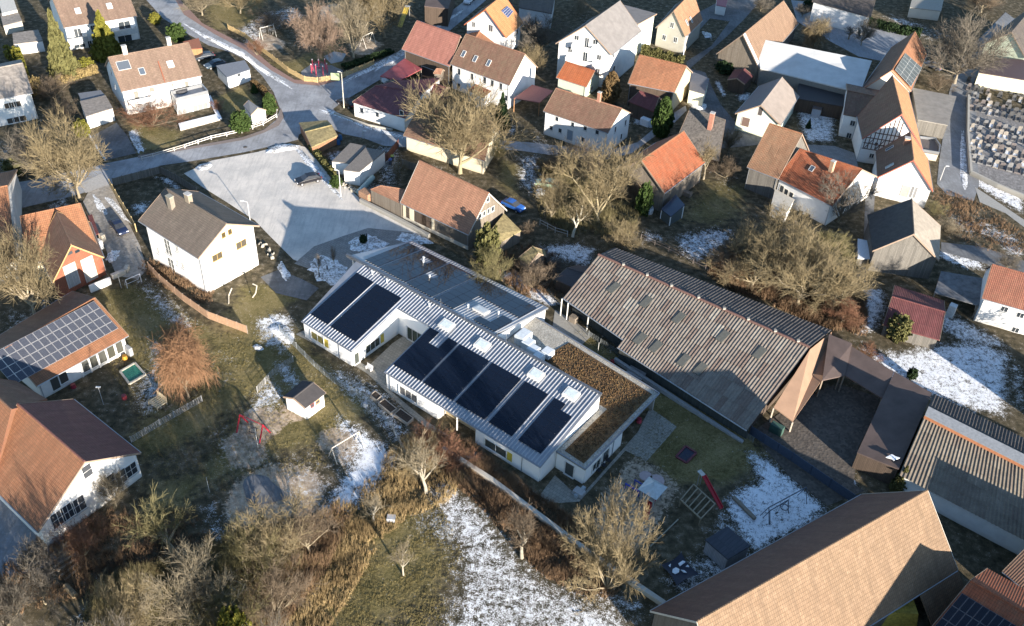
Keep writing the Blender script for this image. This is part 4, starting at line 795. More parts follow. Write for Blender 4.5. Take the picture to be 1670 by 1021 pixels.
q=roofq(H,[(1483,143),(1501,112),(1474,88),(1457,115)]); panels(H['root'],q[0],q[1],q[2],q[3],6,3,solar((.05,.065,.075),(.3,.3,.3),.4),.4,.03,plain((.4,.42,.42)))
H=gable('half_timbered_house','tall half timbered house with long orange roof, dark brown on its shaded slope','house',(1406.4,225.7),(1398,190),(1471,186),(1455,123),5.2,T_BR,PW,oe=.4,og=.4,rise=6.2,backroof=tile((.46,.24,.11),(.40,.20,.09),.05),verge=plain((.4,.12,.08)))  # brown tiles paint the slope turned from the sun, orange the sunlit one
P0,N=H['A']; x_,n_=wallaxes(N); TB=plain((.12,.07,.05)); a_,b_=H['i1'],H['j1']; Lw=np.linalg.norm((b_-a_)[:2]); dw=nrm((b_-a_)*np.array([1,1,0])); zz0=5.0
for k in range(9):
    s_=(k+.5)/9*Lw*.62; top=5.0+min(s_,Lw-s_)*1.05
    m=MB(); c_=a_*[1,1,0]+dw*s_+n_*.03; m.beam(c_+[0,0,3.],c_+[0,0,max(3.4,top)],.07); m.build('timber_post',[TB],H['root'])
for zz in (3.,4.2,5.4,6.6): 
    m=MB(); s0=max(.1,(zz-5.0)/1.05); m.beam(a_*[1,1,0]+dw*s0+n_*.03+[0,0,zz],a_*[1,1,0]+dw*min(Lw*.62,Lw-s0)+n_*.03+[0,0,zz],.07); m.build('timber_rail',[TB],H['root'])
for k in range(3): m=MB(); m.beam(a_*[1,1,0]+dw*(.5+k*2.)+n_*.035+[0,0,3.],a_*[1,1,0]+dw*(1.7+k*2.)+n_*.035+[0,0,5.2],.06); m.build('timber_brace',[TB],H['root'])
window(H,'A',1421.5,254,.9,1.,1); window(H,'A',1429,235,.7,.8,0)
H=gable('wing_house','white wing with maroon roof on the west side of the half timbered house','house',(1376,186),(1420,195),(1382,148),(1440,160),5.,T_BR,PW,rise=1.7,oe=.3,og=.2,gut=False)
for px,py in ((1390.5,201),(1384.5,221)): window(H,'F',px,py,1.,1.2,1)
H=gable('gabled_house','white gabled house with dark brown shaded roof slope south of the half timbered house','house',(1431,289),(1428.7,247),(1489.8,261),(1484,215),4.,T_BR,PW,oe=.35,og=.4,rise=5.,backroof=tile((.46,.24,.11),(.40,.20,.09),.05),verge=plain((.4,.12,.08)))  # shade of the left slope put into brown tiles, lit slope orange
skylight(H,1451,242,.7,1.6); skylight(H,1451,271,.7,1.6); chimney(H,1478,233,.9,.9,1.,plain((.45,.2,.12)))
for px,py in ((1487,313),(1492,314)): window(H,'A',px,py,.7,2.4,0,None,glass((.3,.3,.3)))
door(H,'A',1476,312,1.2,2.3,plain((.5,.45,.35)))
H=gable('weathered_barn','grey weathered barn with dark shaded roof slope and open hatch','barn',(1423,408.8),(1415,350),(1490.3,381.4),(1486.7,324.8),4.2,plain((.07,.065,.06),.9,0,.2,1.5),WGREY,oe=.4,og=.3,backroof=plain((.30,.26,.21),.9,0,.15,1.2),gut=False)  # left slope darkened for its shade, lit right slope kept paler
door(H,'A',1472,463,3.6,2.6,boards((.24,.2,.16),(.18,.15,.12)),'barn_door',False)
block('barn_step_roof','small snowy lean-to at the left foot of the weathered barn','shed',[(1399,421),(1420,422),(1414,392),(1399,389)],1.6,snowm(),WGREY)
block('low_shelter','long flat roofed open shelter right of the weathered barn','shelter',[(1524,477),(1596,498),(1610,455),(1535,442)],2.6,plain((.16,.16,.165),.9,0,.3,1.),WDK,posts=True,nowall=True)
H=gable('white_house','white house with red pantiled roof at the right edge, tree shadow on its wall','house',(1602,486.4),(1700,514),(1618,431.4),(1716,459),4.6,tile((.27,.10,.06),(.22,.08,.05),.15),PW,oe=.3,og=.2,rise=3.6)
for px,py in ((1638,504),(1664,514),(1656,538)): window(H,'F',px,py,1.1,1.,1)
H=gable('garden_shed','wine red metal roofed garden shed in the snowy right hand garden','shed',(1441,529),(1532,554),(1455,484),(1541,509),2.3,T_WINE,WGREY,rise=1.5,oe=.3,og=.2,gut=False)
# corrugated barn
CG=sheet((.14,.10,.08),(.20,.17,.14),(.29,.265,.22)); CG_SHADE=sheet((.07,.065,.065),(.09,.083,.08),(.12,.11,.105))  # second, darker sheet paints the shade of the far slope
cb=empty('corrugated_barn',(at(1100,560)),'long farm barn with stained corrugated sheet roof east of the kindergarten','barn')
e1,e2,r1_,r2_=at(918,486,3.6),at(1015,553,3.6),at(975.6,416,6.),at(1320,567,6.)
fm=lerp(r1_,r2_,.335)
e4_=at(1218,702,2.1); nP=nrm(np.cross(r2_-r1_,e4_-r2_)); e1,e2=hit((918,486),r1_,nP),hit((1016,554),r1_,nP)
sheets(cb,e1,e2,fm,r1_,CG,11,5)
e4=e4_; e3=fm+(e2-fm)*1.13; sheets(cb,e3,e4,r2_,fm,CG,24,6)
b1_,b2_=at(1003,404,4.1),at(1356,539,3.7); sheets(cb,b2_,b1_,r1_,r2_,CG_SHADE,34,3)
RC=sheet((.20,.07,.05),(.17,.06,.05),(.24,.1,.07)); 
m=MB(); m.tube(r1_+[0,0,.12],r2_+[0,0,.12],.2,n=6); m.build('ridge_cap',[plain((.14,.075,.06))],cb)
for t_ in (.13,.25,.37,.5,.62,.73,.85,.95):
    c_=lerp(r1_,r2_,t_); m=MB(); m.box(c_+[0,0,.2],[.2,0,0],[0,.2,0],[0,0,.15]); m.build('ridge_vent',[plain((.3,.28,.24))],cb)
nn_=nrm(np.cross(e4-e3,r2_-e4)); nn_*=np.sign(nn_[2])
for (px,py) in ((1001,470),(1054,493),(1107,519),(1179,549),(1044,553),(1070,566),(1115,588),(1142,602),(1239,576)):
    P0_=(e3,nn_); c_=hit((px,py),*P0_); ax_=nrm(e4-e3); ay_=np.cross(nn_,ax_); m=MB(); m.prism([c_+ax_*a+ay_*b+nn_*.05 for a,b in((-.55,-1.1),(.55,-1.1),(.55,1.1),(-.55,1.1))],[c_+ax_*a+ay_*b+nn_*.16 for a,b in((-.55,-1.1),(.55,-1.1),(.55,1.1),(-.55,1.1))]); m.build('roof_light',[plain((.10,.10,.085),.6)],cb)
DG=boards((.075,.085,.08),(.05,.055,.05),.25)
def wq(root,a,b,za,zb,mat,nm='wall',z0=-.05):
    A,B=np.array([a[0],a[1],z0]),np.array([b[0],b[1],z0]); n=nrm(np.cross(B-A,[0,0,1.]))*.08; m=MB(); m.prism([A-n,B-n,B+n,A+n],[[*(A-n)[:2],za],[*(B-n)[:2],zb],[*(B+n)[:2],zb],[*(A+n)[:2],za]]); return m.build(nm,[mat],root)
dn=nrm((fm-e2)*[1,1,0]); wq(cb,e1+dn*2.2+nrm(e2-e1)*.8,e2+dn*1.2,e1[2]+.25,e2[2]+.1,DG); wq(cb,e3+dn*.9,e4+dn*.7,e3[2]-.05,e4[2]-.05,DG)
sd_=nrm(e4-e3)*.5; wq(cb,e4+dn*.9-sd_,r2_-sd_,e4[2]-.1,5.7,WDK); wq(cb,r2_-sd_,b2_-sd_,5.7,b2_[2]-.25,WDK); wq(cb,e1+dn*2.2+sd_,r1_+sd_,e1[2]+.2,5.7,WDK); wq(cb,r1_+sd_,b1_+sd_,5.7,b1_[2]-.25,WDK); wq(cb,b1_+sd_-dn*.5,b2_-dn*.5-sd_,b1_[2]-.2,b2_[2]-.2,WDK)
m=MB(); m.box((e3+e4)/2*[1,1,0]-dn*.3,nrm(e4-e3)*np.linalg.norm(e4-e3)/2,dn*.25,[0,0,.3]); m.build('plinth',[plain((.33,.33,.33))],cb)
for p_ in ((914,514),(924,521),(957,539)): a_=at(*p_); m=MB(); m.beam(a_,a_+[0,0,3.3],.09); m.build('post',[plain((.5,.5,.47))],cb)
for a,b in ((e1,e2),(e3,e4)): m=MB(); m.tube(a-dn*.05-[0,0,.05],b-dn*.05-[0,0,.05],.09,n=6); m.build('gutter',[ZN],cb)
# tan lean-to hood on its gable
hd=empty('gable_hood',at(1310,660),'sloping tan sheet hood over the yard end of the corrugated barn','canopy')
A_=[at(1262,664,2.9),at(1293,687,2.0),at(1341,619,2.9),at(1357,541,3.5),at(1321,570,5.7)]
m=MB(); m.prism(slab(A_,.15),A_); m.build('hood_roof',[plain((.27,.17,.11),.85,0,.08,.6)],hd)
for p in (A_[0],A_[1],A_[2]): m=MB(); m.beam([p[0],p[1],0],p-[0,0,.16],.1); m.build('post',[plain((.35,.3,.24))],hd)
BRN=plain((.105,.075,.065),.85,0,.15,.5)
block('yard_barn','dark brown flat barn roof joining the hood to the farm yard','shed',[(1341,620),(1352,545),(1390,560),(1378,612)],4.,BRN,WDK,posts=True,nowall=True,zs=(3.4,4.6,4.6,3.4))
block('open_stable','dark brown stable roof along the back of the farm yard','stable',[(1370,607),(1440,650),(1458,606),(1384,562)],3.8,BRN,WDK,posts=True,nowall=True,zs=(3.3,3.3,4.3,4.3))
block('yard_shed','dark brown wide shed roof with a patch of snow beside the farm yard','shed',[(1398,738),(1466,765),(1520,641),(1459,606)],3.6,BRN,WDK,zs=(3.,3.4,4.4,4.2))
c_=at(1456,747,3.7); m=MB(); pts_=[c_+np.array([math.cos(a)*r,math.sin(a)*r*.7,0]) for a,r in zip(np.linspace(0,6.28,9)[:-1],(.9,.5,.8,.6,.9,.4,.7,.5))]; m.prism(pts_,[p+[0,0,.12] for p in pts_]); tag(m.build('snow_patch',[snowm()],None,origin=c_),'small patch of leftover snow lying on the dark yard shed roof','snow')
# big right barn
rb=empty('ridge_vent_barn',at(1600,800),'wide farm barn with corrugated roof and raised bright ridge vent','barn')
e1,e2,r1_,r2_=at(1466,775,3.1),at(1700,897,3.1),at(1507,680,6.5),at(1700,778,6.5)
e2=e1+(e2-e1)*1.9; r2_=r1_+(r2_-r1_)*1.9
dn=nrm((r1_-e1)*[1,1,0]); da=nrm(e2-e1)
sheets(rb,e1,e2,r2_,r1_,sheet((.14,.11,.085),(.175,.145,.11),(.22,.185,.145)),34,5); b1_,b2_=r1_+dn*8.5-[0,0,2.6],r2_+dn*8.5-[0,0,2.6]; sheets(rb,b2_,b1_,r1_,r2_,sheet((.045,.04,.04),(.055,.05,.05),(.07,.065,.06)),34,3)  # far slope's sheets darkened to paint the shade it lies in
wq(rb,e1+dn*.6+da*.3,e2+dn*.6,3.15,3.15,PW); wq(rb,r1_+da*.3,b1_+da*.3-dn*.4,6.3,3.8,plain((.2,.19,.17))); wq(rb,e1+dn*.6+da*.3,r1_+da*.3,3.15,6.3,plain((.2,.19,.17)))
m=MB(); m.prism([r1_-dn*.4+[0,0,.1],r2_-dn*.4+[0,0,.1],r2_+[0,0,.1],r1_+[0,0,.1]],[r1_-dn*.4+[0,0,.7],r2_-dn*.4+[0,0,.7],r2_+[0,0,.7],r1_+[0,0,.7]]); m.build('ridge_upstand',[plain((.42,.17,.08))],rb)
m=MB(); a,b=r1_-dn*.5+[0,0,.75],r2_-dn*.5+[0,0,.75]; t_=[a,b,b+dn*1.6+[0,0,.3],a+dn*1.6+[0,0,.3]]; m.prism(slab(t_,.1),t_); m.build('ridge_vent_roof',[plain((.26,.27,.28),.75,0,.15)],rb)
Tt=dict(root=rb); N_=-dn; 
for px,py in ((1553,853),(1566,860),(1638,887),(1651,893)): win_at(rb,hit((px,py),e1+dn*.6-dn*.09,N_),N_,1.5,.7,0,plain((.2,.16,.12)),None,0,'window',True)
# bottom-right tan barn
H=gable('tan_barn','huge barn with pale tan tiled roof at the lower right','barn',(1061,996),(1405.6,806),(1137,1014),(1512.6,800),3.5,tile((.15,.075,.055),(.12,.06,.045),.1),WD,oe=.4,og=.35,rise=7.3,backroof=T_TAN,capm=T_TAN,verge=plain((.55,.5,.42)),kb=1.)  # slope facing away from the sun painted dark red-brown for its shade
q_=hit((1498,950),*H['S']); e_=nrm(H['b2']-H['b1']); dS=nrm((H['b2']-H['r2'])); a_=H['b2']+dS*.05; P1=[a_-e_*6.5,a_,a_+dS*4.5,a_-e_*6.5+dS*4.5]
m=MB(); m.prism(slab(P1,.2),P1); m.build('eave_extension_roof',[T_TAN],H['root']); c_=P1[3]; m=MB(); m.beam([c_[0],c_[1],0],c_-[0,0,.2],.12); m.build('post',[WD],H['root'])
H=gable('solar_roof_barn','red tiled barn with dark solar modules in the bottom right corner','barn',(1611,927),(1706,980),(1583,947),(1680,1004),5.2,T_RED,WDK,oe=.3,og=.3,rise=2.6,kb=2.4,gut=False)
q=roofq(H,[(1500,1040),(1640,1110),(1690,1024),(1580,960)],'S'); q=[lerp(lerp(H['b1'],H['r1'],v),lerp(H['b2'],H['r2'],v),u) for u,v in ((.02,.03),(.98,.03),(.98,.88),(.02,.88))]; panels(H['root'],q[0],q[1],q[2],q[3],8,7,solar((.006,.008,.014),(.12,.12,.13),.3,.1,.3),.14,.03,plain((.12,.12,.13)))
# --- outbuildings left / centre
block('garage','double flat roofed garage with gravel roof and grey doors','garage',[(140,190),(184,176),(172,155),(130,165)],2.7,T_FLAT,PW,over=.1)
block('garage','low garage with snow edged dark roof behind the double garage','garage',[(134,166),(172,156),(164,147),(127,152)],2.4,plain((.16,.17,.19)),PW)
H=gable('garden_hut','white hut with small grey gabled roof inside the picket fence corner','hut',(409,187),(397,172),(420.5,175.5),(405,164),2.3,plain((.18,.19,.2),.8,0,.1),PW,oe=.15,og=.15,gut=False)
B_=block('garage','white garage with curved grey roof beside the parked cars','garage',[(370,126),(408,113),(399,98),(352,107)],2.6,plain((.19,.20,.22),.7,0,.1),PW); window(B_,0,389.5,122,.9,.8,0)
block('wooden_hut','orange brown wooden hut behind the parked cars','hut',[(311,80),(330,79),(324,62),(298,68)],2.4,plain((.32,.12,.06)),boards((.4,.22,.1),(.34,.18,.08)))
W_=gable('road_house','low white building with maroon roof at the road junction','house',(575,166),(660,192),(612,140),(690,150),3.2,tile((.19,.065,.07),(.165,.055,.06),.03,uw=.3,vw=3.),PW,oe=.15,og=.15,rise=1.1,gut=False)
for px,py in ((590,180),(615.5,187),(655,184)): window(W_,'F',px,py,.9,1.1,0)
block('carport','open carport with red sheet roof sheltering a pale car','carport',[(620,124),(652,131),(688,112),(660,95)],2.9,plain((.30,.07,.075),.6,0,.1,.8),WDK,posts=True,nowall=True)
gable('tree_house','small wooden stilt hut with salmon roof in front of the red barn','hut',(707,119),(719,120),(712,112),(722,113),3.6,T_TERRA,WD,rise=.6,gut=False,foot=1.8,og=.1,oe=.1)
gable('maroon_shed','small maroon roofed shed in front of the farmhouse','shed',(693,148),(720,155),(705,137),(727,143),2.3,T_WINE,WDK,gut=False,rise=.8)
block('porch','white side porch with red-brown roof on the farmhouse wall','porch',[(763,146),(788,159),(801,148),(776,137)],3.,T_RED,PW)
block('carport','dark red veranda roof at the gable end of the white farmhouse','veranda',[(838,160),(880,167),(902,148),(868,138)],3.1,plain((.25,.09,.08),.7,0,.1),PC,posts=True,nowall=True,ptmat=plain((.35,.18,.08)))
H=gable('tree_hidden_house','cream house with dark brown roof behind the huge bare tree','house',(658,221),(790,262),(690,160),(805,200),3.2,T_BR,PC,oe=.4,og=.3,rise=5.)
gable('mossy_shed','small brick shed with mossy yellow sheet roof at the road bend','shed',(508.5,239.5),(550,221),(497.5,215.5),(541,204.5),2.,T_MOSS,boards((.36,.18,.10),(.30,.15,.08)),oe=.15,og=.1,rise=.5,gut=False)
block('flat_garage','left of the two white garages with speckled grey roofs','garage',[(541,263),(570,266),(597,238),(571,233)],2.6,plain((.19,.17,.15),.9,0,.2,4.),PW,over=.1)
block('flat_garage','right of the two white garages, wider and nearer the tall pole','garage',[(560,277),(586,280.5),(628,246),(597,240.5)],2.9,plain((.19,.17,.15),.9,0,.2,4.),PW,over=.1)
gable('timber_hut','little hut with mossy pyramid roof behind the kindergarten','hut',(846,420),(863,431),(868.5,402),(878,412),2.1,T_MOSS,WD,rise=1.5,gut=False,oe=.2,og=.2)
gable('dark_hut','dark sheet roofed hut with a strip of snow beside the corrugated barn','hut',(905,455),(937,470),(925,437),(954,446),2.1,plain((.09,.07,.065)),WDK,rise=.8,gut=False,oe=.1,og=.1)
H=gable('play_hut','white play hut with dark grey roof on the kindergarten lawn','hut',(498,665),(531,640.5),(479,649),(511,624.),2.5,plain((.055,.05,.05),.85,0,.12,2.),PW,oe=.2,og=.2,rise=.75,gut=False,backroof=T_ASPH)
window(H,'F',509,661,.7,.6,0,REDP); window(H,'F',518,655,.8,.6,0,plain((.6,.3,.12)))
block('storage_shed','grey storage shed with dark sloping roof in the blue shade','shed',[(1187,912),(1224,890),(1186,858),(1150,880)],2.6,boards((.07,.08,.10),(.055,.062,.08),.5),boards((.34,.36,.40),(.28,.30,.34)),zs=(2.3,2.9,2.9,2.3))
# far edge buildings (top)
block('pale_building','pale flat building at the top left corner','building',[(3,22),(28,16),(20,-8),(-4,-4)],2.8,plain((.55,.52,.46)),PW)
block('grey_garage','grey flat roof beside the pale top left building','garage',[(5,42),(36,34),(28,16),(0,22)],2.2,T_FLAT,PGR)
block('hedge_garage','mossy flat garage roof in the yellow hedge garden','garage',[(22,72),(70,66),(62,48),(20,54)],2.5,T_FLAT,PW)
gable('edge_house','white house wall with grey roof at the top edge above the meadow road','house',(1325,2),(1420,28),(1340,-30),(1430,-10),5.,T_DARK,PW,rise=3.,gut=False)
block('edge_shed','low pale roofed sheds at the top edge right of the meadow road','shed',[(1484,12),(1535,18),(1540,-5),(1490,-12)],2.6,plain((.3,.28,.24)),PGR)
H=gable('green_gable_house','pale green gabled house with dark roof at the right edge','house',(1673,95),(1700,40),(1650,52),(1690,5),4.,T_DARK,PG,rise=4.6)
block('cemetery_building','cream walled building with dark flat roof above the cemetery','building',[(1596,118),(1700,135),(1700,100),(1604,92)],3.4,plain((.09,.06,.06)),plaster((.62,.60,.45)))
block('edge_shed','white and red shed at the top edge beside the village lane','shed',[(1168,8),(1184,11),(1188,-6),(1170,-10)],2.4,plain((.35,.12,.13)),PW)
block('dark_barn_edge','dark barn front at the top edge above the upper playground','barn',[(692,10),(731,14),(742,-20),(700,-24)],4.5,BRN,WDK)
block('pale_wall_house','pale grey building at the top edge behind the dark bushes','building',[(846,12),(900,22),(906,-10),(850,-20)],4.,T_DARK,plaster((.5,.52,.54)))
block('courtyard_shed','grey flat roofed farm shed beside the main road and orange barn','shed',[(1497,195),(1546,204),(1560,157),(1488,143)],3.2,plain((.26,.24,.21),.9,0,.15,.6),WGREY)
block('brick_bunker','open topped pale masonry pen beside the main road','pen',[(1502,247),(1531,252),(1533,240),(1525,228),(1498,225)],1.6,plain((.12,.1,.09)),plaster((.5,.45,.36)),parapet=.5)
block('hen_shed','small brown shed in the snowy walled garden','shed',[(1325,176),(1340,179),(1347,161),(1331,157)],2.,plain((.12,.09,.08)),plain((.3,.33,.38)))
# ------------------------------------------------------------------ vegetation
def seg_mesh(name,S_,mat,n=3):
    P0=np.array([s[0] for s in S_]); P1=np.array([s[1] for s in S_]); Ra=np.array([s[2] for s in S_]); Rb=np.array([s[3] for s in S_])
    d=P1-P0; d/=np.linalg.norm(d,axis=1)[:,None]+1e-9; h=np.where(np.abs(d[:,2:3])<.9,np.array([[0,0,1.]]),np.array([[1.,0,0]])); x=np.cross(d,h); x/=np.linalg.norm(x,axis=1)[:,None]; y=np.cross(d,x)
    M=len(S_); V_=np.zeros((M,2*n,3))
    for k in range(n):
        a=2*math.pi*k/n; o=x*math.cos(a)+y*math.sin(a); V_[:,k]=P0+o*Ra[:,None]; V_[:,n+k]=P1+o*Rb[:,None]
    base=(np.arange(M)*2*n)[:,None]; F=np.concatenate([base+np.array([[k,(k+1)%n,n+(k+1)%n,n+k]]) for k in range(n)],0)
    me=D.meshes.new(name); me.vertices.add(M*2*n); me.vertices.foreach_set('co',V_.ravel()); me.loops.add(F.size); me.loops.foreach_set('vertex_index',F.ravel().astype(np.int32)); me.polygons.add(len(F)); me.polygons.foreach_set('loop_start',(np.arange(len(F))*4).astype(np.int32)); me.polygons.foreach_set('loop_total',np.full(len(F),4,np.int32)); me.update(calc_edges=True); me.materials.append(mat); return me
def quad_mesh(name,C_,A_,B_,mat,tri=False):
    """little leaf quads centre C, half axes A,B"""
    M=len(C_); V_=np.stack([C_-A_-B_,C_+A_-B_,C_+A_+B_,C_-A_+B_],1) if not tri else np.stack([C_-A_,C_+A_,C_+B_*2],1); k=3 if tri else 4
    F=np.arange(M*k); me=D.meshes.new(name); me.vertices.add(M*k); me.vertices.foreach_set('co',V_.ravel()); me.loops.add(M*k); me.loops.foreach_set('vertex_index',F.astype(np.int32)); me.polygons.add(M); me.polygons.foreach_set('loop_start',(np.arange(M)*k).astype(np.int32)); me.polygons.foreach_set('loop_total',np.full(M,k,np.int32)); me.update(calc_edges=True); me.materials.append(mat); return me
def bare(seed,trunk=.28,nl=7,ang=(22,60),lift=.25,n2=8,n3=8,n4=6,lens=(.62,.42,.26,.15),rtw=.0016,multi=False,droop=0.,tops=1.,spreadx=1.):
    """unit-height tree: returns limb segments and twig segments"""
    rg=random.Random(seed); L=[];Tw=[]
    def rv(): 
        v=Vector((rg.gauss(0,1),rg.gauss(0,1),rg.gauss(0,1))); return v.normalized()
    def grow(p,d,ln,r,lev,out):
        steps=4 if lev<2 else (3 if lev==2 else 2); pts=[(p.copy(),d.copy(),r)]
        for i in range(steps):
            d=(d+rv()*(.16 if lev<3 else .25)+Vector((0,0,(lift if lev<3 else lift*.5)-droop*(lev>=2)*(i+1)*.35))*.35).normalized(); q=p+d*ln/steps; r2=max(r*(1-.8*(i+1)/steps),rtw if lev>2 else r*.35)
            (L if lev<2 else Tw).append((p[:],q[:],pts[-1][2],r2)); p=q; pts.append((p.copy(),d.copy(),r2))
        return pts
    limbs=[]
    if multi: starts=[(Vector((rg.uniform(-.04,.04),rg.uniform(-.04,.04),0)),Vector((0,0,1)),.018)]*nl
    else:
        tp=grow(Vector((0,0,0)),Vector((0,0,1)),trunk*1.25,.034,0,L); starts=[]
        for i in range(nl): k=rg.choice((2,3,4)); starts.append((tp[k][0],tp[k][1],.025))
        if tops: starts.append((tp[-1][0],Vector((0,0,1)),.024))
    for i,(p,d,r) in enumerate(starts):
        az=i*2.4+rg.uniform(-.4,.4); a=R_(rg.uniform(*ang)) if i<nl else R_(rg.uniform(0,12))
        dd=Vector((math.sin(a)*math.cos(az)*spreadx,math.sin(a)*math.sin(az)*spreadx,math.cos(a))).normalized()
        l1=grow(p,dd,lens[0]*rg.uniform(.8,1.1)*(1-(0 if multi else trunk*.6)),r*.8,1,L)
        for j in range(n2):
            k=rg.choice((1,2,3,4)) if j else 4; q,dq,rq=l1[k]; d2=(dq+rv()*.75+Vector((0,0,.15))).normalized(); l2=grow(q,d2,lens[1]*rg.uniform(.6,1.1),max(rq*.5,.0055),2,Tw)
            for m_ in range(n3):
                q2,dq2,_=l2[rg.choice((1,2,3))]; d3=(dq2+rv()*.85+Vector((0,0,.15-droop))).normalized(); l3=grow(q2,d3,lens[2]*rg.uniform(.5,1.1),.0036,3,Tw)
                for o_ in range(n4):
                    q3,dq3,_=l3[rg.choice((1,2))]; d4=(dq3+rv()*.8+Vector((0,0,.1-droop*1.5))).normalized(); e=q3+d4*lens[3]*rg.uniform(.5,1.1); Tw.append((q3[:],e[:],.0024,.0013))
    return L,Tw
def norm_tree(L,Tw):
    P=np.array([s[1] for s in Tw]); zt=np.percentile(P[:,2],99.3); wd=(np.percentile(P[:,0],98.5)-np.percentile(P[:,0],1.5)+np.percentile(P[:,1],98.5)-np.percentile(P[:,1],1.5))/2
    return zt,wd
BK1=bark((.30,.255,.18),(.20,.165,.11)); 
TWC={'ochre':bark((.25,.20,.115),(.15,.12,.07)),'pale':bark((.25,.21,.145),(.16,.135,.09)),'brown':bark((.19,.145,.10),(.11,.085,.06)),'pink':bark((.27,.195,.145),(.18,.13,.095)),'grey':bark((.18,.155,.125),(.10,.09,.07)),'orange':bark((.30,.17,.095),(.18,.10,.055)),'olive':bark((.20,.175,.085),(.12,.105,.05)),'red':bark((.23,.12,.075),(.14,.075,.045))}
PROTO={}
for nm,kw,seeds in (('broad',dict(trunk=.22,nl=8,ang=(30,72),n2=8,n3=8,n4=7,lens=(.62,.36,.22,.14)),(1,2,3)),('vase',dict(trunk=.18,nl=9,ang=(14,46),n2=8,n3=7,n4=7,lens=(.85,.36,.20,.12)),(4,5)),('multi',dict(multi=True,nl=16,ang=(12,68),n2=8,n3=8,n4=7,lens=(.85,.30,.19,.11),lift=.1),(6,7)),('slim',dict(trunk=.45,nl=8,ang=(22,42),n2=5,n3=5,n4=4,lens=(.40,.22,.14,.09)),(8,9)),('shrub',dict(multi=True,nl=11,ang=(8,62),n2=7,n3=7,n4=6,lens=(.8,.36,.24,.15)),(10,11)),('willow',dict(trunk=.25,nl=12,ang=(20,75),n2=9,n3=7,n4=5,lens=(.62,.32,.26,.20),droop=.55,lift=.15),(12,13)),('dome',dict(trunk=.35,nl=11,ang=(15,75),n2=9,n3=9,n4=8,lens=(.62,.30,.17,.10),lift=.05),(14,15))):
    for s in seeds:
        L_,Tw_=bare(s,**kw); zt,wd=norm_tree(L_,Tw_); PROTO.setdefault(nm,[]).append((seg_mesh('limbs',L_,BK1,5),seg_mesh('twigs',Tw_,BK1,3),zt,wd))
TN={'broad':'bare_tree','vase':'bare_tree','multi':'multi_stem_tree','slim':'young_tree','shrub':'bare_shrub','willow':'willow_tree','dome':'bare_tree'}
TC=[0]
def tree(kind,base,top,width,color,label,name=None,cat='tree',barkc=None,group=None,H=None):
    """base/top in photo pixels, width = crown width in pixels"""
    B=at(*base); Hh=H or max(1.,hgt(top,base)); W=width/scl(base[0],base[1]); pr=PROTO[kind]; TC[0]+=1; limbs,tw,zt,wd=pr[TC[0]%len(pr)]
    sz=Hh/zt; sx=W/wd
    t=empty(name or TN[kind],B,label,cat,group,rz=(TC[0]*2.17)%6.28); t.scale=(sx,sx,sz)
    for nm,me,mt in (('trunk',limbs,barkc or BK1),('crown',tw,TWC[color])):
        o=D.objects.new(nm,me); COL.objects.link(o); o.parent=t; o.material_slots[0].link='OBJECT'; o.material_slots[0].material=mt
    return t
def leafy(seed,kind,n=4200,size=.035):
    rg=np.random.default_rng(seed)
    if kind=='cone':
        z=1-np.sqrt(rg.uniform(0,1,n)); z=z*.97+.02; lay=np.sin(z*42+rg.normal(0,.5,n))*.16; a=rg.uniform(0,6.283,n); r=(1-z)*(.5+.5*lay)*(np.sqrt(rg.uniform(.35,1,n)))*(1+.15*np.sin(a*5+z*20)); C_=np.stack([r*np.cos(a),r*np.sin(a),z],1)*np.array([1,1,1.])
        C_[:,2]-=r*.16
    elif kind=='column':
        z=rg.uniform(0,1,n); a=rg.uniform(0,6.283,n); pr=np.sin(np.clip(z,0,1)**.7*math.pi)**.55*.5; r=pr*np.sqrt(rg.uniform(.5,1,n))*(1+.12*np.sin(a*4+z*9)+.08*np.sin(z*31+a*7)); C_=np.stack([r*np.cos(a),r*np.sin(a),z],1)
    else:
        v=rg.normal(size=(n,3)); v/=np.linalg.norm(v,axis=1)[:,None]; r=rg.uniform(.55,1,n)**.5*.5*(1+.22*np.sin(v[:,0]*7+seed)*np.cos(v[:,1]*6)+.12*np.sin(v[:,2]*13+v[:,0]*9)); C_=v*r[:,None]; C_[:,2]=C_[:,2]+.48; C_[:,2]=np.maximum(C_[:,2],.02)
    A=rg.normal(size=(n,3)); A/=np.linalg.norm(A,axis=1)[:,None]; B=np.cross(A,rg.normal(size=(n,3))); B/=np.linalg.norm(B,axis=1)[:,None]; s=rg.uniform(.5,1.3,n)[:,None]*size
    return quad_mesh('foliage',C_,A*s*.8,B*s,LG)
LG=leafm((.10,.12,.03),(.05,.065,.018))
LEAF={k:[leafy(s,k,n,z) for s in ss] for k,ss,n,z in (('cone',(1,2),5200,.030),('column',(3,4),3600,.036),('ball',(5,6,7),3000,.040))}
LM={'green':leafm((.055,.085,.022),(.025,.045,.012)),'dark':leafm((.03,.05,.02),(.015,.03,.012)),'yellow':leafm((.19,.175,.03),(.11,.11,.02)),'olive':leafm((.14,.13,.05),(.08,.08,.03)),'brown':leafm((.15,.10,.045),(.09,.06,.03)),'gold':leafm((.30,.23,.10),(.18,.13,.06))}
def ever(kind,base,top,width,color,label,name='conifer',cat='conifer'):
    B=at(*base); Hh=max(.6,hgt(top,base)); W=width/scl(*base); TC[0]+=1; me=LEAF[kind][TC[0]%len(LEAF[kind])]
    t=empty(name,B,label,cat,None,rz=(TC[0]*1.3)%6.28); t.scale=(W,W,Hh*1.02)
    o=D.objects.new('foliage',me); COL.objects.link(o); o.parent=t; o.material_slots[0].link='OBJECT'; o.material_slots[0].material=LM[color]
    m=MB(); m.tube([0,0,-.02],[0,0,.85],.035,r2=.01,n=6); k=m.build('trunk',[BK1],None); k.parent=t; return t
T_=tree
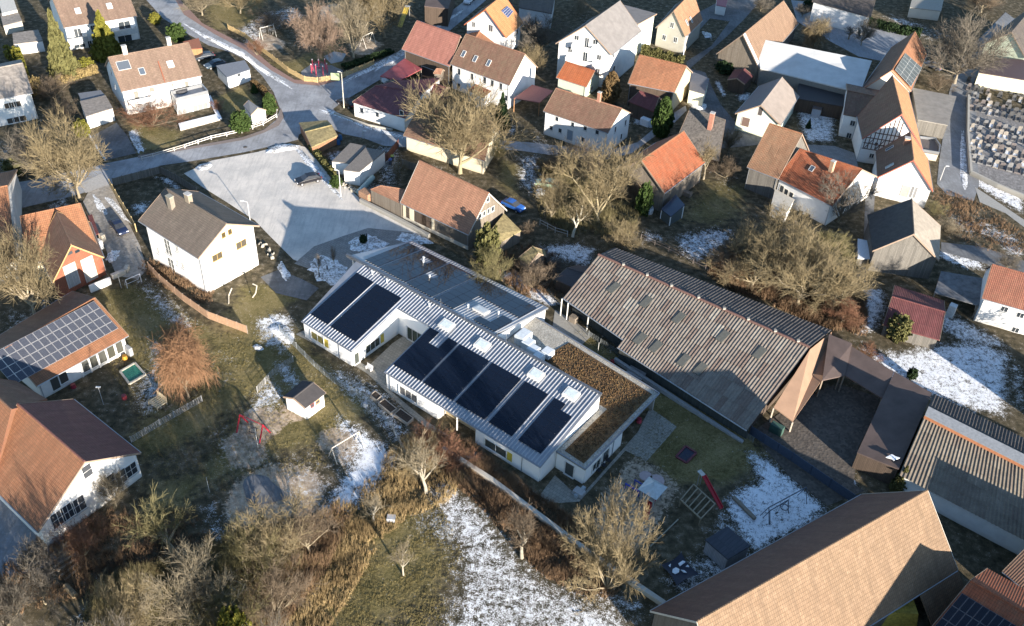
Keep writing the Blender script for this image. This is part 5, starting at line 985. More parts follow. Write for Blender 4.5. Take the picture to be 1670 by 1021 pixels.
T_('broad',(131,327),(104,188),118,'ochre','spreading yellowish bare tree at the gate of the left gravel driveway')
T_('broad',(62,292),(48,205),92,'grey','grey-brown bare tree below the white house at the left edge')
T_('broad',(56,512),(36,385),108,'ochre','thick trunked bare tree beside the orange brick gable wing',barkc=bark((.38,.33,.24),(.3,.25,.18)))
T_('broad',(14,470),(8,340),60,'brown','bare tree with dark brown twigs against the left orange roof')
T_('dome',(521,104),(508,6),74,'pink','pinkish brown fluffy bare tree in the upper playground')
T_('vase',(577,94),(574,-4),66,'pale','pale barked fan shaped bare tree between playground swings',barkc=bark((.36,.31,.22),(.28,.24,.17)))
T_('broad',(628,62),(622,-32),84,'ochre','yellowish bare tree shading the yellow slide in the upper playground')
T_('broad',(600,50),(602,-35),60,'ochre','bare tree at the top edge left of the yellow slide')
T_('broad',(750,283),(738,142),150,'ochre','huge yellowish bare tree in front of the cream house near the maroon roofs',barkc=bark((.32,.27,.17),(.24,.2,.12)))
T_('shrub',(812,262),(812,225),34,'olive','olive green bare bush at the right foot of the huge yellowish tree','bare_shrub','shrub')
T_('vase',(975,362),(972,226),118,'ochre','tall golden bare tree with forked trunk in the garden behind the barns',barkc=bark((.32,.27,.17),(.24,.2,.12)))
T_('broad',(940,300),(928,236),80,'brown','brown bare tree between the white farmhouse and the tall golden tree')
T_('vase',(897,360),(897,288),58,'ochre','low forked bare tree beside the blue car')
T_('slim',(934,386),(930,315),46,'ochre','thin white stemmed tree right of the low forked tree',barkc=bark((.55,.5,.4),(.45,.4,.3)))
T_('multi',(1011,408),(1010,362),60,'ochre','round golden bush at the top corner of the corrugated barn','bare_shrub','shrub')
T_('slim',(1147,292),(1145,225),34,'ochre','slender bare tree right of the bright orange barn roof')
T_('vase',(1186,252),(1188,206),34,'ochre','small golden bare tree standing alone in the dark yard by the slate house')
T_('shrub',(1183,290),(1184,255),46,'brown','brown bare bush below the small golden tree','bare_shrub','shrub')
T_('vase',(1140,262),(1140,226),26,'brown','slim bare tree touching the slate roofed house')
for b,t_,w_,c,l in (((1225,470),(1218,372),120,'ochre','left bare tree of the large thicket above the corrugated barn'),((1300,500),(1288,388),150,'ochre','middle and largest bare tree of the thicket above the corrugated barn'),((1262,420),(1262,335),110,'ochre','upper bare tree of the thicket in front of the red roofed house'),((1352,505),(1345,425),104,'ochre','right hand bare tree of the thicket with rusty lower twigs'),((1190,450),(1186,395),70,'brown','small brown tree at the left rim of the large thicket'),((1335,440),(1330,372),92,'olive','greenish bare tree at the upper right of the large thicket'),((1370,530),(1368,490),60,'red','rusty brown bush at the lower right rim of the thicket')): T_('broad' if w_>95 else 'dome',b,t_,w_,c,l)
T_('vase',(1366,362),(1362,286),84,'grey','grey bare tree casting twig shadows on the red roofed house')
T_('broad',(1556,136),(1560,18),124,'grey','huge spreading grey bare tree beside the main road and cemetery',barkc=bark((.24,.21,.16),(.18,.15,.11)))
T_('shrub',(1530,148),(1528,122),44,'brown','brown bush against the roof of the grey courtyard shed','bare_shrub','shrub')
T_('willow',(1326,76),(1325,24),46,'ochre','drooping golden bush behind the white roofed long hall')
T_('broad',(1404,74),(1414,28),34,'grey','dark twisted fruit tree on the snowy road verge behind the hall')
T_('slim',(1384,64),(1384,44),22,'grey','small dark shrub tree left of the twisted fruit tree')
T_('broad',(1308,28),(1318,8),30,'grey','dark leaning bare tree at the end of the brown barn roof')
T_('multi',(988,958),(986,812),128,'ochre','fountain shaped golden bare tree beside the garden wall of the kindergarten')
T_('slim',(658,938),(655,884),34,'pale','thin pale sapling standing in the lower meadow',barkc=bark((.33,.30,.24),(.25,.22,.17)))
T_('slim',(695,803),(697,712),62,'pale','thin pale tree at the top of the lower meadow',barkc=bark((.33,.30,.24),(.25,.22,.17)))
T_('slim',(609,850),(606,806),40,'pale','thin sapling on the bank above the little grey box',barkc=bark((.33,.30,.24),(.25,.22,.17)))
T_('slim',(851,910),(852,845),60,'brown','thin sapling at the snowy edge below the garden wall',barkc=bark((.33,.30,.24),(.25,.22,.17)))
T_('vase',(455,920),(450,835),122,'ochre','broad olive yellow tree left of the lower meadow')
T_('vase',(322,1022),(305,915),130,'pale','pale forked tree at the bottom edge among the scrub')
T_('vase',(222,1045),(216,955),105,'ochre','golden tree at the bottom edge left of the pale forked tree')
T_('slim',(285,905),(268,800),84,'olive','thin bare tree in the striped shade left of the sandpit')
T_('broad',(190,825),(184,765),52,'pale','small twisted tree against the white gable wall')
T_('broad',(75,985),(70,910),110,'grey','dark bare tree in the shade of the lower left corner')
T_('broad',(18,1035),(14,960),100,'grey','darkest bare tree in the bottom left corner')
T_('shrub',(140,905),(135,850),76,'red','reddish brown shrub below the white gabled school house','bare_shrub','shrub')
T_('willow',(308,648),(305,545),84,'orange','orange twigged willow on the lawn of the left garden')
T_('willow',(298,590),(300,530),70,'orange','rust orange shrub willow directly behind the larger orange willow')
T_('shrub',(405,955),(400,870),110,'olive','olive scrub tree between the two yellow trees at the bottom')
T_('vase',(505,900),(500,835),80,'brown','brown shrub at the left bank of the lower meadow','bare_shrub','shrub')
T_('shrub',(450,1000),(445,930),120,'brown','rusty brown scrub at the bottom left of the meadow','bare_shrub','shrub')
T_('shrub',(385,1030),(380,960),110,'olive','low olive scrub at the bottom edge left of the small round evergreen','bare_shrub','shrub')
T_('shrub',(680,770),(682,722),80,'ochre','golden brush at the corner of the snowy play lawn','bare_shrub','shrub')
T_('shrub',(735,760),(735,722),70,'red','red brown brush beside the planter boxes','bare_shrub','shrub')
T_('shrub',(700,735),(700,700),56,'red','reddish twiggy bush right below the planter boxes','bare_shrub','shrub')
T_('shrub',(800,470),(800,410),60,'olive','olive climbing bush at the gable of the weathered board barn','bare_shrub','shrub')
T_('shrub',(860,385),(858,362),30,'brown','brown bush right of the mossy lean-to roof','bare_shrub','shrub')
T_('shrub',(870,470),(868,430),60,'brown','brown brush around the little mossy pyramid hut','bare_shrub','shrub')
T_('broad',(905,440),(905,425),60,'grey','dark low fruit bush in the snowy patch behind the barns')
T_('broad',(880,90),(868,30),70,'grey','dark bare trees mass between the orange and the grey roofed houses')
T_('broad',(862,120),(858,75),46,'ochre','greenish bare tree behind the white farmhouse gable')
T_('shrub',(948,22),(946,-6),46,'pale','pale golden bush at the top edge centre','bare_shrub','shrub')
T_('broad',(330,25),(328,-20),60,'pale','pale bare tree in the yellowish garden at the top edge')
T_('broad',(392,22),(388,-25),66,'ochre','bare tree in the garden at the top edge left of the upper playground')
T_('shrub',(420,90),(418,62),30,'red','rusty shrub beside the left playground swing','bare_shrub','shrub')
T_('shrub',(445,45),(445,20),80,'brown','brown hedge shrub behind the left playground swing','bare_shrub','shrub')
T_('shrub',(250,205),(248,170),90,'red','red brown garden bush in front of the semi detached house','bare_shrub','shrub')
T_('shrub',(355,180),(353,165),24,'red','small copper coloured bush beside the snowy deck','bare_shrub','shrub')
T_('shrub',(105,205),(100,160),50,'brown','brown shrubs in the strip garden behind the double garage','bare_shrub','shrub')
T_('shrub',(85,160),(82,125),60,'brown','brown shrubs below the tall spruce','bare_shrub','shrub')
T_('shrub',(1480,385),(1478,360),30,'brown','small brush by the dark shaded roof slope of the weathered barn','bare_shrub','shrub')
T_('shrub',(1545,380),(1543,358),44,'pale','pale dry bush between snow patches beside the gravel path','bare_shrub','shrub')
T_('shrub',(1525,350),(1522,330),40,'olive','green brown bush below the small street lamp','bare_shrub','shrub')
T_('shrub',(1410,590),(1408,560),40,'red','copper bush at the snow edge behind the stable','bare_shrub','shrub')
T_('broad',(1640,440),(1637,412),40,'grey','gnarled dark bare tree on the snowy verge of the right hand lane')
T_('broad',(1720,640),(1718,540),110,'grey','bare tree just beyond the right edge in front of the white house')
T_('shrub',(900,275),(898,255),50,'brown','brown hedge bush left of the tall golden tree','bare_shrub','shrub')
T_('shrub',(1030,330),(1026,290),40,'brown','brush against the board gable of the bright orange barn','bare_shrub','shrub')
T_('broad',(1600,20),(1600,-15),60,'brown','brown bare tree at the top edge above the blue road')
T_('broad',(1240,18),(1238,-6),34,'grey','grey bushes at the top of the village lane')
T_('shrub',(650,290),(648,262),30,'ochre','dry bush beside the tarpaulin in the narrow yard','bare_shrub','shrub')
ever('cone',(108,124),(82,14),52,'olive','tall narrow spruce left of the house at the top edge')
ever('cone',(176,92),(163,16),54,'yellow','broad yellow green conifer in front of the top left house')
ever('cone',(818,208),(822,150),32,'dark','dark green spruce behind the huge bare tree')
ever('column',(1077,222),(1084,160),32,'green','dense dark green cypress beside the white farmhouse')
ever('column',(994,166),(997,118),30,'brown','brownish column conifer below the tall grey roofed house')
ever('cone',(1464,797),(1470,755),34,'olive','small spruce at the corner of the corrugated barn roof')
ever('ball',(1460,552),(1462,514),38,'olive','round yellow green bush in front of the wine red shed','evergreen_bush','bush')
ever('ball',(795,428),(792,372),40,'olive','ivy green bush on the corner of the weathered board barn','evergreen_bush','bush')
ever('ball',(1048,350),(1049,300),24,'green','dark evergreen beside the small greenhouse','evergreen_bush','bush')
ever('ball',(394,214),(393,184),32,'green','round green bush inside the picket fence','evergreen_bush','bush')
ever('column',(441,185),(443,152),22,'green','oval green hedge bush at the road corner','evergreen_bush','bush')
ever('ball',(254,38),(252,22),18,'yellow','round yellow bush right of the top left house','evergreen_bush','bush')
ever('ball',(290,66),(288,40),28,'green','green bush behind the wooden hut','evergreen_bush','bush')
ever('ball',(28,285),(27,258),34,'olive','round dark green bush at the far left garden','evergreen_bush','bush')
ever('ball',(136,222),(134,196),24,'yellow','yellow green bush at the double garage corner','evergreen_bush','bush')
ever('ball',(58,152),(57,126),26,'gold','tan beech ball at the end of the hedge garden','evergreen_bush','bush')
ever('ball',(142,115),(140,96),24,'yellow','light green bush below the broad conifer','evergreen_bush','bush')
ever('ball',(390,1062),(402,990),46,'yellow','small bright evergreen at the bottom edge','evergreen_bush','bush')
ever('cone',(415,150),(417,136),14,'green','little pointed green shrub by the red shrubs at the road','evergreen_bush','bush')
ever('ball',(560,265),(556,248),10,'green','tiny bush between the two white garages','evergreen_bush','bush')
ever('ball',(548,305),(546,288),18,'green','fern green bush at the foot of the tall white pole','evergreen_bush','bush')
ever('ball',(688,465),(688,455),8,'dark','dark pot plant on the kindergarten forecourt','evergreen_bush','bush')
ever('ball',(593,396),(594,384),12,'dark','small dark evergreen standing in the forecourt snow bed','evergreen_bush','bush')
ever('cone',(1318,208),(1318,192),10,'dark','little dark fir in the snowy walled garden','conifer')
ever('ball',(1485,617),(1487,600),16,'dark','dark clipped bush with a yellow top in the right snowy garden','evergreen_bush','bush')
ever('ball',(940,75),(938,62),14,'dark','dark bush beneath the balconies house corner','evergreen_bush','bush')
ever('ball',(850,128),(853,110),20,'dark','dark shrub at the gable of the white farmhouse','evergreen_bush','bush')
ever('ball',(1182,118),(1184,100),30,'dark','dark bush beside the maroon pavilion','evergreen_bush','bush')
def hedge(name,label,pts,h,w_,color,n=900,sz=.16):
    P=[at(*p) for p in pts]; C_=[];tot=sum(np.linalg.norm(b-a) for a,b in zip(P[:-1],P[1:])); 
    for a,b in zip(P[:-1],P[1:]):
        L=np.linalg.norm(b-a); k=int(n*L/tot); d=nrm(b-a); s=np.cross(d,[0,0,1.]); t=RNG.uniform(0,1,k); o=RNG.uniform(-1,1,k); z=RNG.uniform(.02,1,k); f=RNG.integers(0,3,k)
        o=np.where(f==0,np.sign(o)*RNG.uniform(.85,1,k),o); z=np.where(f==1,RNG.uniform(.9,1,k),z); hh=h*(1+.10*np.sin(t*L*2.1)+.05*np.sin(t*L*7)); C_.append(a+(d*L)*t[:,None]+s*(o*w_/2)[:,None]+np.stack([0*z,0*z,z*hh],1))
    C_=np.concatenate(C_); o0=P[0]; A=RNG.normal(size=C_.shape); A/=np.linalg.norm(A,axis=1)[:,None]; B=np.cross(A,RNG.normal(size=C_.shape)); B/=np.linalg.norm(B,axis=1)[:,None]
    me=quad_mesh(name,C_-o0,A*sz,B*sz,LM[color]); o=D.objects.new(name,me); COL.objects.link(o); o.location=V(o0); tag(o,label,'hedge'); return o
hedge('hedge','tall green thuja hedge between the grey shingled house and the orange barn',[(1046,92),(1112,112)],2.6,1.3,'olive',3000)
hedge('hedge','yellow green hedge running behind the plain roofed left house',[(13,92),(20,98),(32,95),(50,150)],2.4,1.2,'yellow',2600)
hedge('hedge','green hedge along the parking lot snow strip',[(508,244),(545,290)],1.1,1.,'olive',1800)
hedge('hedge','dark shaded hedge along the snowy road at the top right',[(1310,12),(1370,28),(1450,50),(1500,60)],1.6,2.4,'dark',4200,.2)
hedge('hedge','low trimmed hedge with pale top behind the double garage',[(95,138),(125,128),(160,118)],1.6,1.,'gold',1600)
hedge('hedge','dark evergreen hedge along the dark side of the upper playground',[(560,112),(610,95),(640,85)],.7,1.6,'dark',1500)
hedge('hedge','brown beech hedge along the road corner garden',[(412,140),(428,150),(446,175)],1.2,1.,'brown',1500)
# --- dry undergrowth (nobody could count it)
def brush(label,poly,n,h,mat,tall=1.,name='dry_undergrowth',dens=6,thick=.012,edge=1.1,patch=.8):
    pw=poly_w(poly); lo,hi=pw.min(0),pw.max(0); q=RNG.uniform(lo,hi,(n*4,2)); q=q+RNG.normal(0,edge,q.shape); q=q[sdf(q,pw)<edge*1.2]; q=q[(.5+.5*np.sin(q[:,0]*.55+2*np.sin(q[:,1]*.4))*np.cos(q[:,1]*.6+np.sin(q[:,0]*.3)))**.7>RNG.uniform(0,patch,len(q))][:n]; M=len(q); 
    cl=.5+.5*np.sin(q[:,0]*.9+1.3*np.sin(q[:,1]*.7))*np.sin(q[:,1]*1.1); base=np.repeat(np.column_stack([q,np.zeros(M)]),dens,0); K_=len(base)
    hh=h*np.repeat(.35+.9*cl,dens)*RNG.uniform(.5,1.3,K_); a=RNG.uniform(0,6.283,K_); r=RNG.uniform(.0,.75,K_)*hh; tip=base+np.stack([r*np.cos(a),r*np.sin(a),hh],1); base=base+np.stack([RNG.normal(0,.12,K_),RNG.normal(0,.12,K_),0*a],1)
    perp=np.stack([-np.sin(a+.7),np.cos(a+.7),0*a],1)*thick
    V_=np.stack([base-perp,base+perp,tip],1); me=D.meshes.new(name); me.vertices.add(K_*3); me.vertices.foreach_set('co',V_.ravel()); me.loops.add(K_*3); me.loops.foreach_set('vertex_index',np.arange(K_*3,dtype=np.int32)); me.polygons.add(K_); me.polygons.foreach_set('loop_start',(np.arange(K_)*3).astype(np.int32)); me.polygons.foreach_set('loop_total',np.full(K_,3,np.int32)); me.update(calc_edges=True); me.materials.append(mat)
    o=D.objects.new(name,me); COL.objects.link(o); tag(o,label,'undergrowth',None,'stuff')
DRY=bark((.38,.28,.14),(.20,.14,.07)); DRYB=bark((.26,.17,.10),(.14,.09,.055)); DRYG=bark((.27,.23,.12),(.14,.12,.06)); GRB=bark((.26,.21,.09),(.13,.11,.045))
brush('dry golden grass and brush on the bank beside the lower meadow',[(560,850),(640,790),(680,730),(720,720),(740,760),(700,800),(640,820),(580,880),(540,950),(500,1010),(430,1040),(420,960),(500,880)],4200,.95,DRY,dens=7,thick=.028,edge=2.4)
brush('rusty brambles between the meadow and the long garden wall',[(700,715),(760,735),(840,800),(930,860),(970,920),(1000,960),(960,960),(900,930),(850,880),(800,820),(740,770)],5200,.9,DRYB,dens=8,thick=.028)
brush('olive scrub in the lower left corner',[(160,960),(300,930),(400,880),(480,860),(480,940),(430,1040),(160,1060)],5200,1.3,DRYG,dens=8,thick=.03)
brush('rusty brush under the saplings at the scrub edge',[(390,930),(520,850),(560,850),(500,950),(440,1020),(380,1030)],3600,1.2,DRYB,dens=8,thick=.03)
brush('brown undergrowth below the thicket',[(1160,440),(1240,420),(1330,430),(1400,470),(1400,540),(1350,530),(1260,490),(1180,460)],5200,1.2,DRYB,dens=8,thick=.03)
brush('brown garden scrub behind the barns',[(880,270),(1000,260),(1040,330),(1020,380),(940,380),(890,350)],3600,1.1,DRYG,dens=8,thick=.03)
brush('shaded garden scrub at the lower left',[(90,870),(170,840),(300,840),(340,900),(260,950),(120,960),(0,1000),(0,950)],2600,.9,DRYB,dens=7,thick=.03)
brush('overgrown verge between the road and the houses on the right',[(1530,310),(1600,340),(1670,390),(1670,415),(1600,400),(1540,370)],1100,.6,DRYB,dens=6,thick=.025)
brush('dry brush along the kindergarten fence by the pyramid hut',[(825,400),(900,420),(910,480),(870,480),(820,450)],1200,.9,DRYB,dens=7,thick=.03)
brush('garden plants around the white parking lot house',[(244,420),(335,482),(335,495),(300,475),(240,435)],700,.7,DRYB,dens=7,thick=.03)
for lb_,poly_,n_ in (('short winter grass of the lower meadow',[(560,870),(660,810),(700,840),(730,900),(720,1000),(700,1040),(480,1040),(520,950)],9000),('patchy winter grass of the kindergarten lawn',[(160,485),(220,465),(330,560),(420,550),(520,610),(560,690),(500,760),(400,760),(330,800),(250,800),(240,700)],9000),('shaded grass between the kindergarten and the corrugated barn',[(940,545),(1060,615),(1215,705),(1240,750),(1180,790),(1100,780),(1050,740),(1095,690)],4000)):
    brush(lb_,poly_,n_,.16,GRB,name='meadow_grass',dens=5,thick=.02,edge=1.5,patch=.7)
# ------------------------------------------------------------------ fences and walls
STN=plaster((.46,.43,.37)); 
wallrun('garden_wall','long pale retaining wall running below the kindergarten to the tan barn',[(722,735),(800,785),(880,845),(960,905),(1082,988)],.7,STN,.28)
fence('board_fence','curved brown board fence below the white parking lot house',[(243,440),(262,460),(300,492),(340,520),(372,532),(404,544)],1.5,plain((.38,.24,.15),.8,0,.15),'board',.05,pm=plain((.25,.2,.16)))
fence('board_fence','yellow lit board fence along the gravel driveway',[(180,305),(190,322),(210,355),(223,378)],1.6,plain((.50,.38,.19),.8,0,.15),'board',.06)
fence('plank_fence','grey plank fence around the dark garden beside the road',[(186,303),(262,283),(288,296),(322,318)],1.5,WGREY,'board',.06,sp=1.8)
fence('picket_fence','white posted low fence following the road bend',[(302,242),(345,228),(395,217),(430,205),(452,192),(452,180)],.8,plain((.72,.70,.66)),'rail',.07,sp=3.)
fence('picket_fence','low rail fence of the front garden below the red brown bush',[(232,262),(268,252),(302,242)],.8,plain((.5,.47,.42)),'rail',.05,sp=2.5)
fence('picket_fence','long wooden picket fence around the upper playground',[(372,48),(400,62),(425,83),(445,98),(470,118),(497,133),(518,135),(548,130),(566,124),(610,106)],1.25,plain((.50,.36,.17),.8,0,.2),'picket',.05,sp=2.4)
fence('mesh_fence','thin mesh fence along the kindergarten lawn',[(456,541),(512,598),(545,625),(600,655),(640,700),(662,745)],1.2,plain((.35,.37,.36)),'mesh',.03)
fence('mesh_fence','thin mesh fence between the kindergarten and the corrugated barn',[(1228,722),(1120,650),(1040,600),(960,548)],1.,plain((.2,.22,.22)),'mesh',.03)
fence('mesh_fence','mesh fence crossing the shaded left lawn',[(215,722),(262,694),(330,655)],1.1,plain((.45,.45,.45)),'mesh',.035)
fence('mesh_fence','mesh fence with thin posts beside the play hut',[(478,590),(445,612),(420,640)],1.1,plain((.4,.4,.4)),'mesh',.03)
fence('blue_fence','dark blue sheet fence between the snowy play lawn and the farm yard',[(1222,708),(1290,752),(1352,795),(1392,822)],1.6,plain((.05,.07,.11),.6),'board',.05,sp=2.5)
fence('rail_fence','timber rail fence in the dark garden behind the barns',[(880,367),(905,380),(925,386)],1.1,plain((.35,.33,.3)),'rail',.06)
fence('rail_fence','dark rail fence along the snow patch above the corrugated barn',[(1045,390),(1090,410),(1150,440)],1.,plain((.12,.1,.09)),'rail',.06)
wallrun('garden_wall','white low wall in front of the orange brick gable wing',[(148,477),(182,463)],1.3,PW,.15)
wallrun('garden_wall','white rubble garden wall beside the football goal',[(183,455),(205,446),(209,438)],.8,STN,.3)
wallrun('retaining_wall','dark retaining wall separating the parking lot from the board barn',[(588,330),(640,356),(700,388)],.8,plaster((.3,.29,.26)),.25)
wallrun('cemetery_wall','low pale wall along the main road side of the cemetery',[(1578,160),(1577,220),(1582,285),(1625,306),(1700,338)],.9,plaster((.4,.38,.33)),.2)
wallrun('kerb_wall','low pale kerb around the road house yard',[(545,186),(600,205),(640,213)],.35,STN,.15)
wallrun('hedge_wall','snow edged wall between the strip garden and the driveway',[(146,222),(156,240),(172,262)],.5,plain((.5,.5,.5)),.15)
fence('board_fence','dark brown board fence beside the narrow snowy yard',[(605,280),(632,262),(650,240)],1.7,plain((.12,.05,.04)),'board',.05)
fence('board_fence','short brown board fence panels by the weathered barn',[(655,272),(668,276),(680,280)],1.6,WD,'board',.05)
# rubble edge stones
for pts_,n_,lb in (([(560,300),(600,325)],34,'rubble stone on the edge between the parking lot and the board barn'),([(425,395),(450,425)],16,'boulder in the rockery right of the white parking lot house')):
    me_=None
    for i in range(n_):
        p=lerp(pts_[0],pts_[1],(i+.5)/n_)+RNG.uniform(-6,6,2)*np.array([1,.5]); c=at(*p)
        if me_ is None:
            bm=bmesh.new(); bmesh.ops.create_icosphere(bm,subdivisions=1,radius=.5)
            for v in bm.verts: v.co*=random.uniform(.75,1.15); v.co.z*=.7
            me_=D.meshes.new('stone'); bm.to_mesh(me_); bm.free(); me_.materials.append(plain((.38,.35,.29),.9,0,.25,3.))
        o=D.objects.new('stone',me_); COL.objects.link(o); s=RNG.uniform(.35,.95); o.location=V(c+[0,0,s*.2]); o.rotation_euler=(RNG.uniform(0,6),RNG.uniform(0,6),RNG.uniform(0,6)); o.scale=(s,s,s*.8); tag(o,lb,'stone',lb.split(' in ')[0] if ' in ' in lb else lb)
# ------------------------------------------------------------------ vehicles
def car(label,a,b,colr,name='parked_car',covered=False,Lc=4.4):
    """a = tail pixel, b = nose pixel on the ground"""
    A,B=at(*a),at(*b); c=(A+B)/2; d=nrm(B-A); rz=math.atan2(d[1],d[0]); t=empty(name,c,label,'car',None,rz); pm=plain(colr,.38,.0,.05); gl=glass((.015,.02,.03),.06)
    prof=[(-2.15,.35),(-2.2,.75),(-2.05,.98),(-1.2,1.02),(.85,1.0),(1.9,.86),(2.2,.68),(2.2,.35)]; cab=[(-1.95,.98),(-1.45,1.36),(-.6,1.46),(.25,1.42),(1.15,.98)]
    def loft(pf,wf,nm,mat,par):
        m=MB(); 
        L=[[x,wf(x,z),z] for x,z in pf]; Rr=[[x,-wf(x,z),z] for x,z in pf]; n=len(pf); vs=L+Rr
        m.add(vs,[(i,i+1,n+i+1,n+i) for i in range(n-1)]+[(n-1,0,n,2*n-1)]+[tuple(range(n))]+[tuple(range(2*n-1,n-1,-1))]); o=m.build(nm,[mat],None,smooth=False); o.parent=par; bv=o.modifiers.new('bevel','BEVEL'); bv.width=.07; bv.segments=2; return o
    body=loft(prof,lambda x,z:.88-.06*(abs(x)>1.9),'body',pm,t); loft(cab,lambda x,z:.80-.32*(z-.98),'windows',gl,t)
    loft([(-1.42,1.36),(-.6,1.475),(.3,1.435),(.24,1.40),(-.6,1.44),(-1.35,1.33)],lambda x,z:.67,'roof',pm,t)
    for x in (-1.38,1.4):
        for s in (-1,1): 
            m=MB(); m.tube([x,s*.70,.32],[x,s*.90,.32],.32,n=14); w_=m.build('wheel',[plain((.02,.02,.02),.8)],None); w_.parent=t; m=MB(); m.tube([x,s*.895,.32],[x,s*.915,.32],.19,n=10); r=m.build('rim',[plain((.4,.4,.42),.35,.5)],None); r.parent=w_
    for s in (-1,1):
        m=MB(); m.box([2.17,s*.62,.62],[.06,0,0],[0,.18,0],[0,0,.07]); o=m.build('headlight',[plain((.6,.62,.65),.15)],None); o.parent=t
        m=MB(); m.box([-2.16,s*.65,.72],[.06,0,0],[0,.15,0],[0,0,.08]); o=m.build('tail_light',[plain((.35,.02,.02),.3)],None); o.parent=t
    t.scale=(Lc/4.4,)*3; return t
car('black car parked alone on the frosty parking lot',(524,292),(482,302),(.012,.012,.016)).scale=(1.05,1.05,1.05)
car('dark blue car parked on the snowy gravel driveway',(184,362),(206,388),(.012,.022,.06))
car('bright blue car behind the weathered board barn',(825,334),(848,345),(.03,.12,.42))
car('white car at the top edge of the road',(770,-2),(760,9),(.7,.7,.7))
car('dark car parked nearest the orange brown hut',(345,94),(322,98),(.03,.04,.055)); car('grey blue car parked nearest the white curved roof garage',(362,106),(340,112),(.06,.09,.12))
car('pale car under the red carport roof',(648,130),(628,136),(.5,.55,.55)); car('dark car in the shade beside the tall lamp post',(575,176),(556,168),(.015,.012,.015))
car('white car parked by the gabled house near the weathered barn',(1463,307),(1448,312),(.65,.65,.66))
car('grey car half hidden behind the orange solar barn',(1528,114),(1514,108),(.1,.12,.16))
car('green and white small car in the snowy garden yard',(898,305),(886,303),(.3,.42,.3))
# ------------------------------------------------------------------ lamps, posts
def lamp(label,base,top,arm=(1.,0),mat=None,name='street_lamp',r=.07):
    B=at(*base); h=hgt(top,base); t=empty(name,B,label,'lamp'); mat=mat or plain((.5,.5,.48),.5); m=MB(); m.tube(B,B+[0,0,h],r,r2=r*.7,n=8); m.build('pole',[mat],t)
    m=MB(); e=B+np.array([arm[0],arm[1],h+.05]); m.beam(B+[0,0,h-.05],e,.035); a=m.build('arm',[mat],t); m=MB(); m.box(e,[.3,0,0],[0,.12,0],[0,0,.05]); m.build('lamp_head',[plain((.6,.6,.58),.4)],t); return t
lamp('tall pale street lamp with banner at the road junction',(561,176),(556.5,118),(-.5,.1),plain((.6,.56,.45)),r=.12)
P_=at(561,176); m=MB(); m.box(P_+[-1.35,.1,6.0],[.85,0,0],[0,.02,0],[0,0,.75]); tag(m.build('banner',[plain((.30,.36,.20))],None,origin=P_),'pale green banner hanging from the tall junction lamp','banner')
lamp('thin white pole lamp at the parking lot snow edge',(556,321),(552,278),(-.5,0),plain((.6,.6,.6)))
lamp('street lamp above the roof corner of the parking lot house',(408,360),(404,329),(-.9,.1),plain((.62,.62,.6)))
lamp('white lamp post behind the clad house hedge',(1112,104),(1120,60),(.1,0),plain((.65,.65,.65)),r=.12)
lamp('small street lamp where the main road meets the path',(1533,294),(1541,272),(.5,.2)); lamp('leaning tall white post beside the top playground',(707,31),(697,7),(-.3,.1),plain((.6,.6,.6)),r=.1)
lamp('thin post beside the mossy roadside shed',(592,226),(591,214),(.4,0)); lamp('lamp post on the grass left of the sandbox',(169,660),(161,632),(0,0),plain((.6,.6,.6)),r=.03)
for lb,b_,t_ in (('left thin pole on the kindergarten lawn beside the swing',(421,730),(417,700)),('thin metal post at the end of the driveway rail',(198,470),(196,450)),('thin post on the shaded lawn by the sandpit',(342,803),(338,778)),('white marker post beside the corrugated barn grass strip',(975,574),(975,558)),('thin post in the snow behind the kindergarten roof',(1150,405),(1152,380))):
    B=at(*b_); m=MB(); m.tube(B,B+[0,0,max(1.2,hgt(t_,b_))],.04,n=6); tag(m.build('post',[plain((.5,.5,.48))],None,origin=B),lb,'post')
for k,p in enumerate(((592,392),(604,375),(545,400))):
    pass
# ------------------------------------------------------------------ playground things
def frame_swing(label,e1,e2,h,mat,legs_out=.9,seats=1,ring=False,name='swing',r=.06,beam_r=.07):
    A,B=at(*e1),at(*e2); d=nrm(B-A); s=np.cross(d,[0,0,1.]); t=empty(name,(A+B)/2,label,'swing')
    m=MB(); m.tube(A+[0,0,h],B+[0,0,h],beam_r,n=8); m.build('crossbar',[mat],t)
    for P in (A,B):
        for q in (-1,1): m=MB(); m.tube(P+s*q*legs_out,P+[0,0,h],r,n=7); m.build('leg',[mat],t)
    for i in range(seats):
        c=lerp(A,B,(i+1)/(seats+1)); 
        if ring:
            m=MB(); pr=[c+[math.cos(a)*.5,math.sin(a)*.5,.5] for a in np.linspace(0,6.283,13)[:-1]]
            for k in range(12): m.beam(pr[k],pr[(k+1)%12],.04)
            m.build('nest_seat',[plain((.03,.03,.04))],t); m=MB()
            for q in (-.4,.4): m.beam(c+d*q+[0,0,.5],c+d*q+[0,0,h],.012)
            m.build('rope',[plain((.2,.2,.2))],t)
        else:
            m=MB(); m.box(c+[0,0,.5],d*.25,s*.1,[0,0,.02]); m.build('seat',[plain((.03,.03,.03))],t); m=MB()
            for q in (-.22,.22): m.beam(c+d*q+[0,0,.5],c+d*q+[0,0,h],.012)
            m.build('chain',[plain((.25,.25,.25))],t)
    return t
WP=plain((.55,.50,.42),.8); frame_swing('pale wooden swing frame on the snowy sand patch',(543,751),(587,724),2.3,WP,.9,1,name='swing')
frame_swing('red legged nest swing on the left sand patch',(395,697),(432,714),2.4,plain((.42,.02,.04),.4),1.1,1,True,r=.1,beam_r=.05)
frame_swing('pale swing with two seats at the left of the upper playground',(426,64),(448,58),2.6,plain((.6,.58,.52)),.8,2); frame_swing('pale swing right of the fan shaped tree',(592,78),(608,70),2.6,plain((.6,.58,.52)),1.,1)
